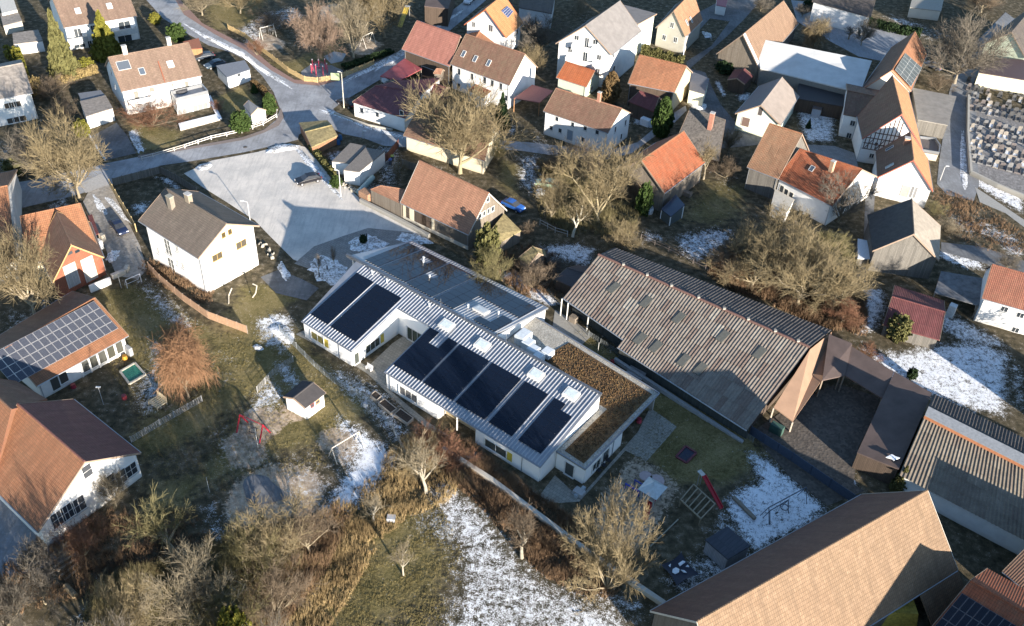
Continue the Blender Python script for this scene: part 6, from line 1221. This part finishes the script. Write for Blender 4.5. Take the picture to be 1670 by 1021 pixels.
frame_swing('dark steel swing with round nest seat in the blue snow',(1247,848),(1308,815),2.4,plain((.08,.10,.13)),.8,1,True,r=.05)
frame_swing('short dark swing bay beside the round nest swing',(1280,832),(1250,850),2.0,plain((.08,.10,.13)),.6,1,r=.05)
# football goal
A,B=at(208,470),at(231,460); t=empty('football_goal',(A+B)/2,'small white football goal on the upper left lawn','goal'); gm=plain((.75,.75,.75)); d=nrm(B-A); s=np.cross(d,[0,0,1.])
for P in (A,B): m=MB(); m.tube(P,P+[0,0,1.6],.05,n=7); m.build('post',[gm],t); m=MB(); m.tube(P+[0,0,1.6],P-s*1.0,.03,n=6); m.build('stay',[gm],t)
m=MB(); m.tube(A+[0,0,1.6],B+[0,0,1.6],.05,n=7); m.build('crossbar',[gm],t); m=MB(); m.tube(A-s,B-s,.03,n=6); m.build('ground_bar',[gm],t)
# climbing posts (red) in upper playground
c0=at(521,118); t=empty('climbing_frame',c0,'cluster of red and pink posts on the round pad of the upper playground','climbing frame')
for k in range(7): a=k*.9; P=c0+np.array([math.cos(a)*1.7,math.sin(a)*1.7,0]); m=MB(); m.tube(P,P+[0,0,2.+.4*(k%2)],.11,n=8); o=m.build('post',[plain((.42,.05,.09),.5)],t); m=MB(); m.tube(P+[0,0,2.+.4*(k%2)],P+[0,0,2.25+.4*(k%2)],.12,n=8); m.build('cap',[plain((.7,.6,.6))],o)
for k in range(3): a=k*1.8; m=MB(); m.beam(c0+np.array([math.cos(a)*1.7,math.sin(a)*1.7,1.9]),c0+np.array([math.cos(a+1.8)*1.7,math.sin(a+1.8)*1.7,1.9]),.05); m.build('rail',[plain((.2,.05,.1))],t)
# slides
def slide(label,a,b,ha,col,w_=.5,name='slide',ladder=True):
    A,B=at(*a),at(*b); d=nrm(B-A); s=np.cross(d,[0,0,1.]); t=empty(name,(A+B)/2,label,'slide'); cm=plain(col,.35); A1=A+[0,0,ha]; B1=B+[0,0,.25]
    m=MB(); m.prism([A1-s*w_/2,A1+s*w_/2,B1+s*w_/2,B1-s*w_/2],[p+[0,0,.06] for p in (A1-s*w_/2,A1+s*w_/2,B1+s*w_/2,B1-s*w_/2)]); m.build('chute',[cm],t)
    for q in (-1,1): m=MB(); m.beam(A1+s*q*w_/2+[0,0,.14],B1+s*q*w_/2+[0,0,.14],.06); m.build('side_rail',[cm],t)
    m=MB(); C_=A1-d*.5; m.box(C_,d*.5,s*w_*.6,[0,0,.05]); m.build('platform',[plain((.45,.45,.42))],t)
    for q in (-1,1): m=MB(); m.beam(C_+s*q*w_*.5-[0,0,ha],C_+s*q*w_*.5,.05); m.build('post',[plain((.3,.3,.28))],t)
slide('red slide descending toward the snowy play lawn',(1143,795),(1176,832),2.2,(.40,.01,.02)); slide('yellow slide under the bare trees of the upper playground',(664,28),(652,46),2.4,(.5,.36,.05),1.); slide('short red slide under the glass roofed play tower',(1062,812),(1052,850),1.3,(.35,.01,.02),.5)
# climbing net frame
t=empty('timber_climbing_set',at(1135,818),'timber climbing frame of parallel beams beside the red slide','climbing frame'); A,B,C_,D_=[at(*p,1.2) for p in ((1110,815),(1143,846),(1166,822),(1131,790))]; wm=plain((.26,.22,.15))
for k in range(6): u=k/5; m=MB(); m.beam(lerp(A,B,u),lerp(D_,C_,u),.07); m.build('beam',[wm],t)
for a,b in ((A,B),(D_,C_)): m=MB(); m.beam(a,b,.08); m.build('side_beam',[wm],t)
for p in (A,B,C_,D_): m=MB(); m.beam([p[0],p[1],0],p,.08); m.build('post',[wm],t)
# play tower
c0=at(1060,818); t=empty('play_tower',c0,'play tower with pale pyramid roof on the shaded sandpit','play tower'); x_=k1; y_=k2
for a in (-1,1):
    for b in (-1,1): m=MB(); m.beam(c0+x_*a*.9+y_*b*.9,c0+x_*a*.9+y_*b*.9+[0,0,2.6],.06); m.build('post',[plain((.35,.35,.36))],t)
m=MB(); m.add([c0+x_*a*1.35+y_*b*1.35+[0,0,2.55] for a,b in((-1,-1),(1,-1),(1,1),(-1,1))]+[c0+[0,0,3.7]],[(0,1,4),(1,2,4),(2,3,4),(3,0,4),(3,2,1,0)]); m.build('pyramid_roof',[plain((.45,.52,.55),.3)],t)
m=MB(); m.box(c0+[0,0,1.2],x_*.9,y_*.9,[0,0,.05]); m.build('deck',[WP],t)
for a in (-1,1): m=MB(); m.box(c0+x_*a*.9+[0,0,1.3],x_*.03,y_*.85,[0,0,.35]); m.build('side_panel',[plain((.10,.12,.3) if a<0 else (.35,.02,.04),.5)],t)
for (px,py),cl,lb in (((1030,803),(.03,.05,.35),'blue play panel frame left of the play tower'),((1045,797),(.05,.07,.3),'second blue play panel frame next to the play tower')):
    c=at(px,py); m=MB(); m.beam(c-x_*1.,c-x_*1.+[0,0,1.],.07); m.beam(c+x_*1.,c+x_*1.+[0,0,1.],.07); m.beam(c-x_*1.+[0,0,.9],c+x_*1.+[0,0,.9],.08); tag(m.build('play_gate',[plain(cl)],None,origin=c),lb,'play gate')
for (px,py),r_,lb in (((1052,782),.85,'left of the two round pinkish play tables above the tower'),((1070,789),1.,'right of the two round pinkish play tables above the tower')):
    c=at(px,py); t=empty('play_table',c,lb,'table'); m=MB(); m.tube(c,c+[0,0,.6],.12,n=8); m.build('leg',[WP],t); m=MB(); m.tube(c+[0,0,.6],c+[0,0,.7],r_,n=12); m.build('table_top',[plain((.42,.33,.32))],t)
# trampoline
q=[at(*p,.06) for p in ((1102.6,745),(1118.2,727.7),(1135.3,738.7),(1119.6,755.1))]; cc=sum(q)/4; t=empty('trampoline',cc*[1,1,0],'sunken trampoline with dark red rim on the shaded lawn','trampoline'); m=MB(); m.prism([p-[0,0,.05] for p in q],q); m.build('jump_mat',[plain((.02,.025,.05))],t)
for a,b in zip(q,q[1:]+q[:1]): m=MB(); m.beam(a,b,.13); m.build('rim',[plain((.13,.03,.04))],t)
# dark cloth with drawing
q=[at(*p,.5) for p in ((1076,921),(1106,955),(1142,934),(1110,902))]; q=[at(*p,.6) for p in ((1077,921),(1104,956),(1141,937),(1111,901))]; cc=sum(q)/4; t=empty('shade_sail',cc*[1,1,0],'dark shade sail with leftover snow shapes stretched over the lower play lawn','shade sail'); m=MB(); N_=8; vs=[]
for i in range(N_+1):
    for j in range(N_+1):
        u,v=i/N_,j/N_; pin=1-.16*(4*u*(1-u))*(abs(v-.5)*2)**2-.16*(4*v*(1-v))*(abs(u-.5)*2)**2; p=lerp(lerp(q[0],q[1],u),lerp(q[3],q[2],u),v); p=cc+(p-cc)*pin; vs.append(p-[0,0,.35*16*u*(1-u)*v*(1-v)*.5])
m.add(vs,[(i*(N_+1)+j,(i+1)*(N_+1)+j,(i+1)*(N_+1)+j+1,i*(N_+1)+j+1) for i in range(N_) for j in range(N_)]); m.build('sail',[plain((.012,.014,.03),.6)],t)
def blob(pts,zz,par,nm,mat,th=.1):
    m=MB(); P=[at(*p,zz) for p in pts]; m.prism([p for p in P],[p+[0,0,th] for p in P]); m.build(nm,[mat],par)
for pts in ([(1097,929),(1102,926),(1108,929),(1107,934),(1101,937),(1096,934)],[(1106,920),(1113,915),(1119,917),(1114,920),(1109,924)],[(1110,930),(1116,931),(1120,935),(1115,934)],[(1090,923),(1094,920),(1093,926)],[(1118,925),(1122,921),(1124,926)]): blob(pts,.45,t,'snow_clump',snowm(),.12)
for p in q: m=MB(); m.beam([p[0],p[1],0],p+[0,0,.1],.05); m.build('post',[plain((.2,.2,.2))],t)
# sandbox with green cover
q=[at(*p,.25) for p in ((196,606),(211,626),(237,611),(220,592))]; t=empty('sandbox',(sum(q)/4)*[1,1,0],'wooden framed sandbox with green net cover','sandbox'); m=MB(); m.prism([p-[0,0,.2] for p in q],[p-[0,0,.05] for p in q]); m.build('green_cover',[plain((.03,.20,.14),.7,0,.4,5.)],t)
for a,b in zip(q,q[1:]+q[:1]): m=MB(); m.beam(a,b,.13); m.build('frame_board',[plain((.5,.46,.38))],t)
# wooden bench tower with slide
c0=at(258,660); t=empty('wooden_climber',c0,'pale wooden climbing ladder seat beside the orange willow','climbing frame'); wm=plain((.50,.42,.28))
for k in range(6): m=MB(); m.box(c0+k1*(-.9+.36*k)+[0,0,.5],k1*.1,k2*.8,[0,0,.05]); m.build('slat',[wm],t)
for k in range(6): m=MB(); m.box(c0+k1*(-.9+.36*k)+k2*.8+[0,0,.6],k1*.1,k2*.04,[0,0,.45]); m.build('back_slat',[wm],t)
for a in (-1,1):
    for b in (-1,1): m=MB(); m.beam(c0+k1*a*.95+k2*b*.75,c0+k1*a*.95+k2*b*.75+[0,0,.6],.06); m.build('leg',[wm],t)
# snow beam, logs, planters, benches, misc
def cuboid(name,label,cat,a,b,w_,h,mat,z=0.):
    A,B=at(*a,z),at(*b,z); d=nrm(B-A); s=np.cross(d,[0,0,1.])*w_/2; m=MB(); m.prism([A-s,B-s,B+s,A+s],[p+[0,0,h] for p in (A-s,B-s,B+s,A+s)]); o=m.build(name,[mat],None,origin=A); tag(o,label,cat); bv=o.modifiers.new('bevel','BEVEL'); bv.width=min(.04,h*.3); bv.segments=2; return o
cuboid('balance_beam','thick balance log with dark knobs lying in the blue snow','log',(1195,812),(1231,848),.45,.4,plain((.2,.17,.13)))
cuboid('timber_edge','long pale timber edging of the shaded sandpit','log',(1060,893),(1106,848),.15,.25,plain((.3,.27,.2)))
def planter(label,pts):
    q=[at(*p,.55) for p in pts]; t=empty('planter_box',(sum(q)/4)*[1,1,0],label,'planter')
    for a,b in zip(q,q[1:]+q[:1]): 
        d=nrm(b-a); s=np.cross(d,[0,0,1.])*.05; m=MB(); m.prism([a-s-[0,0,.5],b-s-[0,0,.5],b+s-[0,0,.5],a+s-[0,0,.5]],[a-s,b-s,b+s,a+s]); m.build('side_board',[plain((.42,.36,.29))],t)
    m=MB(); m.prism([p-[0,0,.4] for p in q],[p-[0,0,.08] for p in q]); m.build('soil',[plain((.05,.035,.025),.95,0,.5,6.)],t)
planter('upper left raised wooden planter box with dark soil',[(617,657),(637,673),(647,666),(627,650)]); planter('lower right raised wooden planter box with dark soil',[(643,675),(664,690),(674,681),(653,666)]); planter('half hidden raised planter box nearest the kindergarten wing',[(604,644),(614,652),(622,645),(612,637)])
c=at(641,655); m=MB(); m.tube(c,c+[0,0,.5],.25,n=9); tag(m.build('plant_pot',[plain((.2,.16,.12))],None,origin=c),'small round pot between the planter boxes and the wall','pot')
def table(label,c,w_,d_,mat,name='bench'):
    C_=at(*c); t=empty(name,C_,label,'bench'); m=MB(); m.box(C_+[0,0,.42],k1*w_/2,k2*d_/2,[0,0,.03]); m.build('seat',[mat],t)
    for a in (-1,1): m=MB(); m.box(C_+k1*a*(w_/2-.1),k1*.05,k2*d_/2*.9,[0,0,.21]); m.build('leg',[mat],t)
    m=MB(); m.box(C_+k2*d_/2+[0,0,.5],k1*w_/2,k2*.03,[0,0,.2]); m.build('backrest',[mat],t)
table('blue bench against the courtyard wall of the kindergarten',(664,546),1.4,.6,plain((.03,.05,.14)))
table('pale bench under the stone wall of the garden',(602,603),1.1,.5,plain((.6,.6,.58)))
table('grey bench table on the grass strip behind the flat roof',(1036,613),2.6,1.2,plain((.3,.3,.31)),'table')
for (px,py),lb in (((976,770),'left dark chair set against the end wall of the kindergarten'),((984,762),'middle dark chair against the end wall of the kindergarten'),((992,754),'right dark chair against the end wall of the kindergarten')):
    C_=at(px,py); t=empty('garden_chair',C_,lb,'chair'); dm=plain((.02,.02,.025))
    m=MB(); m.box(C_+[0,0,.42],k1*.28,k2*.28,[0,0,.03]); m.build('seat',[dm],t); m=MB(); m.box(C_-k1*.27+[0,0,.48],k1*.03,k2*.28,[0,0,.25]); m.build('backrest',[dm],t)
    for a in(-1,1):
        for b in (-1,1): m=MB(); m.beam(C_+k1*a*.24+k2*b*.24,C_+k1*a*.24+k2*b*.24+[0,0,.43],.025); m.build('leg',[dm],t)
cuboid('bench_table','pale grey bench against the end wall corner of the kindergarten','bench',(938,812),(953,797),.5,.5,plain((.35,.40,.43)))
for px,py,cl,lb in ((1042,688,(.40,.05,.08),'red toy bin behind the flat roofed wing'),(998,593,(.35,.03,.03),'red toy on the grass strip by the barn'),(204,585,(.5,.25,.03),'yellow and red toy box at the solar hall wall'),(120,632,(.3,.03,.05),'red pot beside the solar hall door'),(203,650,(.35,.05,.06),'red and white toy on the shaded lawn'),(596,662,(.6,.6,.6),'white bucket on the paving beside the planter')):
    c=at(px,py); t=empty('toy_box',c,lb,'toy'); m=MB(); m.tube(c,c+[0,0,.55],.38,r2=.3,n=8); m.build('bin',[plain(cl,.5)],t); m=MB(); m.tube(c+[0,0,.55],c+[0,0,.62],.33,n=8); m.build('lid',[plain(tuple(x*.6 for x in cl),.5)],t)
c=at(638,848); m=MB(); m.box(c,[.5,0,0],[0,.4,0],[0,0,.3]); tag(m.build('utility_box',[plain((.4,.42,.45))],None,origin=c),'small grey utility box in the grass of the lower meadow','box')
def barrel(label,p,cl,h=.95,r=.4,name='barrel'):
    c=at(*p); t=empty(name,c,label,'barrel'); m=MB(); m.tube(c,c+[0,0,h*.5],r*.9,r2=r,n=12); m.tube(c+[0,0,h*.5],c+[0,0,h],r,r2=r*.9,n=12); m.build('drum',[plain(cl,.5)],t); m=MB(); m.tube(c+[0,0,h],c+[0,0,h+.05],r*.8,n=12); m.build('lid',[plain(tuple(x*.7 for x in cl))],t)
barrel('blue rain barrel beside the mossy roadside shed',(555,228),(.02,.12,.28)); barrel('second blue barrel in front of the mossy roadside shed',(552,235),(.02,.10,.25)); barrel('white round water tank in the snowy garden yard',(881,320),(.6,.62,.62),1.2,.9); barrel('pale round hay bale near the greenhouse',(1058,347),(.5,.52,.53),1.1,.8); barrel('grey manhole cover lying on the road bend',(400,240),(.12,.11,.10),.03,.4,'manhole_cover')
def bin_(label,p,cl):
    c=at(*p); t=empty('wheelie_bin',c,label,'bin'); m=MB(); m.prism([c+[a*.26,b*.3,0] for a,b in((-1,-1),(1,-1),(1,1),(-1,1))],[c+[a*.3,b*.36,1.] for a,b in((-1,-1),(1,-1),(1,1),(-1,1))]); m.build('body',[plain((.05,.06,.09),.5)],t); m=MB(); m.box(c+[0,0,1.01],[.31,0,0],[0,.37,0],[0,0,.04]); m.build('lid',[plain(cl,.5)],t)
bin_('yellow lidded wheelie bin in the narrow snowy yard',(640,262),(.45,.42,.05)); bin_('blue lidded wheelie bin in the narrow snowy yard',(637,268),(.03,.07,.25))
# tarpaulin roll
A,B=at(585,318),at(608,293); m=MB(); m.tube(A+[0,0,.5],B+[0,0,.5],.5,n=10); tag(m.build('tarpaulin_roll',[plain((.28,.42,.42),.5)],None,origin=A),'long pale green covered roll beside the white garages','tarpaulin')
c=at(598,326); m=MB(); m.box(c,k1*1.1,k2*.8,[0,0,.9]); tag(m.build('log_pile',[plain((.35,.2,.12),.9,0,.5,8.)],None,origin=c),'stacked orange brown firewood at the board barn corner','log pile')
# play yard dark dome + debris piles
# driftwood play sculpture by terrace house
for pts,lb in (([(373,495,0),(373,482,.2),(378,470,1.4)],'curved pale driftwood post on the terrace of the parking lot house'),([(412,485,0),(417,478,.8),(419,466,1.4),(412,463,1.5)],'hooked pale driftwood sculpture on the terrace of the parking lot house')):
    P=[at(x,y,z) for x,y,z in pts]; m=MB()
    for a,b in zip(P[:-1],P[1:]): m.tube(a,b,.10,n=7)
    tag(m.build('driftwood',[plain((.5,.45,.36))],None,origin=P[0]),lb,'sculpture')
# ground level snow heaps at the parking lot rim and road islands
def heap(label,pts,h=.25,n=4,nm='snow_heap'):
    pw=smooth([tuple(p) for p in pts],n); P=[at(*p) for p in pw]; c=sum(P)/len(P); m=MB(); k=len(P); r1_=[c+(p-c)*(1+RNG.uniform(-.12,.12))*.72+[0,0,h*RNG.uniform(.7,1.2)] for p in P]; P=[c+(p-c)*(1+RNG.uniform(-.22,.2)) for p in P]
    m.add(P+r1_+[c+[0,0,h*1.1]],[(i,(i+1)%k,k+(i+1)%k,k+i) for i in range(k)]+[(k+i,k+(i+1)%k,2*k) for i in range(k)]); tag(m.build(nm,[snowp()],None,origin=c*[1,1,0],smooth=True),label,'snow')
heap('ragged snow heap at the upper corner of the parking lot',[(432,246),(450,236),(478,236),(488,240),(470,246),(445,250)]); heap('long snow strip along the hedge side of the parking lot',[(486,240),(500,250),(530,285),(556,318),(552,322),(520,290),(485,250)],.15)
heap('snow patch at the left corner of the parking lot',[(318,272),(338,266),(348,268),(340,276),(325,278)],.2); heap('large snow bed left of the kindergarten roof corner',[(508,425),(530,418),(555,428),(566,445),(550,462),(525,460),(505,440)],.2); heap('round snow bed with a little evergreen on the forecourt',[(565,400),(580,388),(600,382),(625,392),(632,402),(605,412),(580,412)],.2)
heap('snow bed between forecourt and board barn',[(645,386),(660,378),(690,386),(702,396),(680,398),(655,396)],.15); heap('snow heap beside the terrace of the parking lot house',[(452,432),(460,428),(474,450),(468,458),(458,448)],.15); heap('thick snow heap left of the kindergarten west wing',[(438,536),(455,528),(470,535),(482,548),(470,560),(455,552)],.25); heap('small snow heap on the path stones left of the kindergarten',[(412,565),(420,562),(430,568),(422,573)],.2)
heap('snow patch on the gravel driveway near the brick wing',[(172,420),(182,408),(196,408),(192,420),(182,428)],.08); heap('snow line along the centre of the gravel driveway',[(150,318),(160,322),(175,345),(172,352),(158,340)],.06); heap('snow line along the yellow fence of the gravel driveway',[(172,325),(182,322),(210,358),(205,362),(190,345)],.06)
heap('snow ledge along the drive of the semi detached house',[(212,216),(222,218),(234,244),(226,248),(216,232)],.15); heap('narrow snow line along the upper playground pavement',[(300,38),(345,62),(395,84),(430,112),(468,136),(462,138),(425,116),(390,88),(340,66)],.08)
heap('narrow snow line along the east pavement of the upper playground',[(560,132),(600,116),(650,90),(700,52),(745,20),(748,23),(705,55),(655,94),(603,119),(563,135)],.08); heap('snow line on the road side of the cemetery wall',[(1568,215),(1572,215),(1576,260),(1577,300),(1568,302),(1566,260)],.08)
heap('snow line below the road house wall',[(530,178),(545,182),(600,206),(660,222),(655,225),(600,210),(545,188),(528,184)],.08)
heap('snow pile on the shaded village lane by the clad house',[(1146,52),(1158,54),(1160,60),(1150,62)],.15); heap('snow cap on the garden terrace in front of the cream gable barn',[(1124,168),(1140,166),(1152,172),(1146,180),(1130,176)],.3)
# ------------------------------------------------------------------ cemetery
def grave_proto(k):
    t=empty('grave',(0,0,0),'','grave'); st=[(.21,.21,.21),(.10,.10,.10),(.30,.27,.23),(.16,.14,.135)][k]; sm=plain(st,.6,0,.25,4.)
    m=MB(); 
    for x0,y0,x1,y1 in ((-.55,-1,.55,-.9),(-.55,.9,.55,1),(-.55,-.9,-.45,.9),(.45,-.9,.55,.9)): m.prism([[x0,y0,0],[x1,y0,0],[x1,y1,0],[x0,y1,0]],[[x0,y0,.22],[x1,y0,.22],[x1,y1,.22],[x0,y1,.22]])
    o=m.build('surround',[sm],None); o.parent=t
    m=MB(); m.prism([[-.45,-.9,0],[.45,-.9,0],[.45,.9,0],[-.45,.9,0]],[[-.45,-.9,.14],[.45,-.9,.14],[.45,.9,.14],[-.45,.9,.14]]); o=m.build('cover',[plain((.11,.105,.10),.9,0,.5,5.) if k!=2 else snowp()],None); o.parent=t
    m=MB(); n=7; pf=[(-.42,.0),(-.42,.75)]+[(-.42*math.cos(a),.75+.25*math.sin(a)) for a in np.linspace(.3,2.84,n)]+[(.42,.75),(.42,0)]; A=[[x,.95,z] for x,z in pf]; B=[[x,1.12,z] for x,z in pf]; K_=len(pf); m.add(A+B,[(i,(i+1)%K_,K_+(i+1)%K_,K_+i) for i in range(K_)]+[tuple(range(K_)),tuple(range(2*K_-1,K_-1,-1))]); o=m.build('headstone',[sm],None); o.parent=t
    return t
GP=[grave_proto(k) for k in range(4)]; GR={'grave':'rows of graves in the cemetery'}
KD={g:list(g.children) for g in GP}; used=set(); rr=random.Random(3)
o0=at(1588,262); ex=at(1599.5,265)-o0; ey=at(1587,248.5)-o0
for j in range(11):
    for i in range(10 if j>7 else 9):
        if rr.random()<.12: continue
        dark=j>5  # shaded rows get darker stone more often, shade put into the colour
        g=GP[1 if dark and rr.random()<.6 else rr.choice((0,0,2,3))]; c=o0+ex*i*1.02+ey*j*.98+(np.array([0,0,0]) if j<6 else ey*.9)+np.array([rr.uniform(-.2,.2),rr.uniform(-.25,.25),0])
        if g not in used: t=g; used.add(g)
        else:
            t=g.copy(); COL.objects.link(t)
            for ch in KD[g]: q_=ch.copy(); COL.objects.link(q_); q_.parent=t
        t.location=V(c); t.rotation_euler=(0,0,math.atan2(ex[1],ex[0])+rr.uniform(-.06,.06)); t.scale=(rr.uniform(.7,1.08),rr.uniform(.7,1.05),rr.uniform(.6,1.35))
        t['label']=('grave with low surround and headstone in the sunlit lower rows of the cemetery' if j<6 else 'grave with low surround and headstone in the shaded upper rows of the cemetery'); t['group']='sunlit lower graves' if j<6 else 'shaded upper graves'; t['category']='grave'
for g in GP:
    if g not in used:
        for ch in KD[g]: D.objects.remove(ch)
        D.objects.remove(g)

c0=at(100,915); t=empty('timber_steps',c0,'pale timber steps descending beside the shaded asphalt yard','steps')
for k in range(6):
    a,b=at(76+6*k,912+7*k),at(112+4*k,893+6.5*k); m=MB(); m.beam(a+[0,0,.12],b+[0,0,.12],.10); m.build('step',[plain((.32,.27,.2))],t)
A,B=at(108,958),at(124,975); m=MB(); m.tube(A+[0,0,.35],B+[0,0,.35],.35,n=10); tag(m.build('felled_log',[plain((.26,.19,.11),.9,0,.4,4.)],None,origin=A),'felled log with pale cut end in the lower left corner','log')
A,B=at(262,995),at(285,975); m=MB(); m.tube(A+[0,0,.2],B+[0,0,.2],.2,n=8); tag(m.build('felled_log',[plain((.25,.21,.16),.9,0,.4,4.)],None,origin=A),'thin grey log between the two bottom edge trees','log')
for (px,py),lb in (((598,388),'left dark bollard on the forecourt'),((521,452),'dark bollard beside the large snow bed'),((534,441),'second dark bollard beside the large snow bed'),((690,372),'dark bollard by the barn wall')):
    c=at(px,py); m=MB(); m.tube(c,c+[0,0,.9],.12,n=8); tag(m.build('bollard',[plain((.06,.06,.065),.5)],None,origin=c),lb,'bollard')
for (px,py),h_,lb in (((520,448),2.4,'staked young sapling in the large snow bed'),((545,432),2.2,'second staked sapling in the large snow bed')):
    T_('slim',(px,py),(px,py-24),14,'grey',lb,H=h_+1.5)
c=at(1450,1000); 
# straw under the open eave
c=at(1452,1004,0); m=MB(); m.prism([c+[a*2.6,b*1.4,0] for a,b in((-1,-1),(1,-1),(1,1),(-1,1))],[c+[a*2.2,b*1.1,2.2] for a,b in((-1,-1),(1,-1),(1,1),(-1,1))]); tag(m.build('straw_bale',[plain((.45,.33,.06),.9,0,.3,3.)],None,origin=c),'yellow straw stack under the open eave of the tan barn','straw')

def cuboid2(name,label,cat,p_,w_,d_,h,mat,parts=()):
    c=at(*p_); m=MB(); m.box(c,k1*w_/2,k2*d_/2,[0,0,h]); o=m.build(name,[mat],None,origin=c); tag(o,label,cat); bv=o.modifiers.new('bevel','BEVEL'); bv.width=.04; bv.segments=2; return o
for a in (('compost_box','dark slatted compost box behind the mossy pyramid hut','box',(888,430),1.2,1.2,.9,WDK),('wood_stack','firewood stack along the board gable of the bright orange barn','wood pile',(1062,330),2.6,.7,1.1,WD),('water_tank','pale square water container behind the wine red shed','tank',(1548,515),1.1,1.1,1.1,plain((.5,.52,.52))),('raised_bed','raised bed frame in front of the greenhouse garden','planter',(1118,318),2.2,1.,.4,WD),('garden_box','white storage box in the clutter beside the brick gable wing','box',(164,405),1.1,.7,.8,plain((.65,.65,.63))),('garden_box','pale wooden crate in the clutter beside the maroon canopy','box',(168,392),.9,.7,.6,plain((.5,.45,.36))),('pallet_stack','low pallet stack in the shade of the corrugated barn door','pallet',(935,524),1.2,1.,.5,WD),('feed_trough','dark green feed trough in the corner of the farm yard','trough',(1265,705),1.8,.9,.7,plain((.04,.09,.07))),('snow_block','snow covered table in the garden of the white farmhouse','table',(1052,204),2.,1.2,.75,snowm()),('covered_grill','round covered grill box on the yard behind the flat garages','grill',(612,262),.8,.8,.9,plain((.08,.08,.09))),('stair_block','concrete stair block at the corner of the planted roof wing','steps',(944,806),1.4,1.,.35,plain((.36,.36,.36))),('tool_chest','grey chest against the solar hall end wall','chest',(212,578),1.1,.6,.7,plain((.3,.31,.32)))): cuboid2(*a)
# neighbouring farm roofs just outside the lower right of the frame (the village goes on there; the last one is added for shade)
def pj(P):
    v=np.array(P,float)-CAMP; w_=v@fw; return (CX+FPX*(v@rt)/w_,CY-FPX*(v@up)/w_)
def gable_world(name,label,A,d,L,half,he,hr,roof,wall,side=1):
    d=nrm(d*np.array([1,1,0])); n=np.array([-d[1],d[0],0])*side; r1=np.array([A[0],A[1],hr]); r2=r1+d*L; e1=r1+n*half; e2=r2+n*half; e1[2]=e2[2]=he
    return gable(name,label,'barn',pj(e1),pj(e2),pj(r1),pj(r2),he,roof,wall,rise=hr-he)
v_=at(1670,870,3.6)-at(1538,753,5)
gable_world('neighbour_barn','farm barn just beyond the right edge of the view',at(1538,753,5.)+np.array([math.sin(SUN_AZ),-math.cos(SUN_AZ),0])*14,v_,26,7,4.2,5.+14*math.tan(SUN_EL),T_BR,WD)
gable_world('neighbour_barn','second farm barn just beyond the lower right corner',at(1531,907,7.6)+np.array([math.sin(SUN_AZ),-math.cos(SUN_AZ),math.tan(SUN_EL)])*15,at(1560,1000,9)-at(1528,905,10),24,8,6,7.6+15*math.tan(SUN_EL),T_BR,WD)
gable_world('neighbour_barn','unseen long building added beyond the right edge to shade the snowy garden',at(1800,722,0),v_,30,5.5,6.5,10.5,T_BR,WD)  # unseen, added to throw shade over the snowy garden
for b_,h_,w_,c_,l_ in (((190,1150),13,130,'grey','first bare tree from the left just below the bottom edge'),((420,1180),14,140,'grey','second bare tree from the left just below the bottom edge'),((-60,1080),12,120,'brown','bare tree beyond the lower left corner')):
    T_('broad',b_,b_,w_,c_,l_,H=h_)
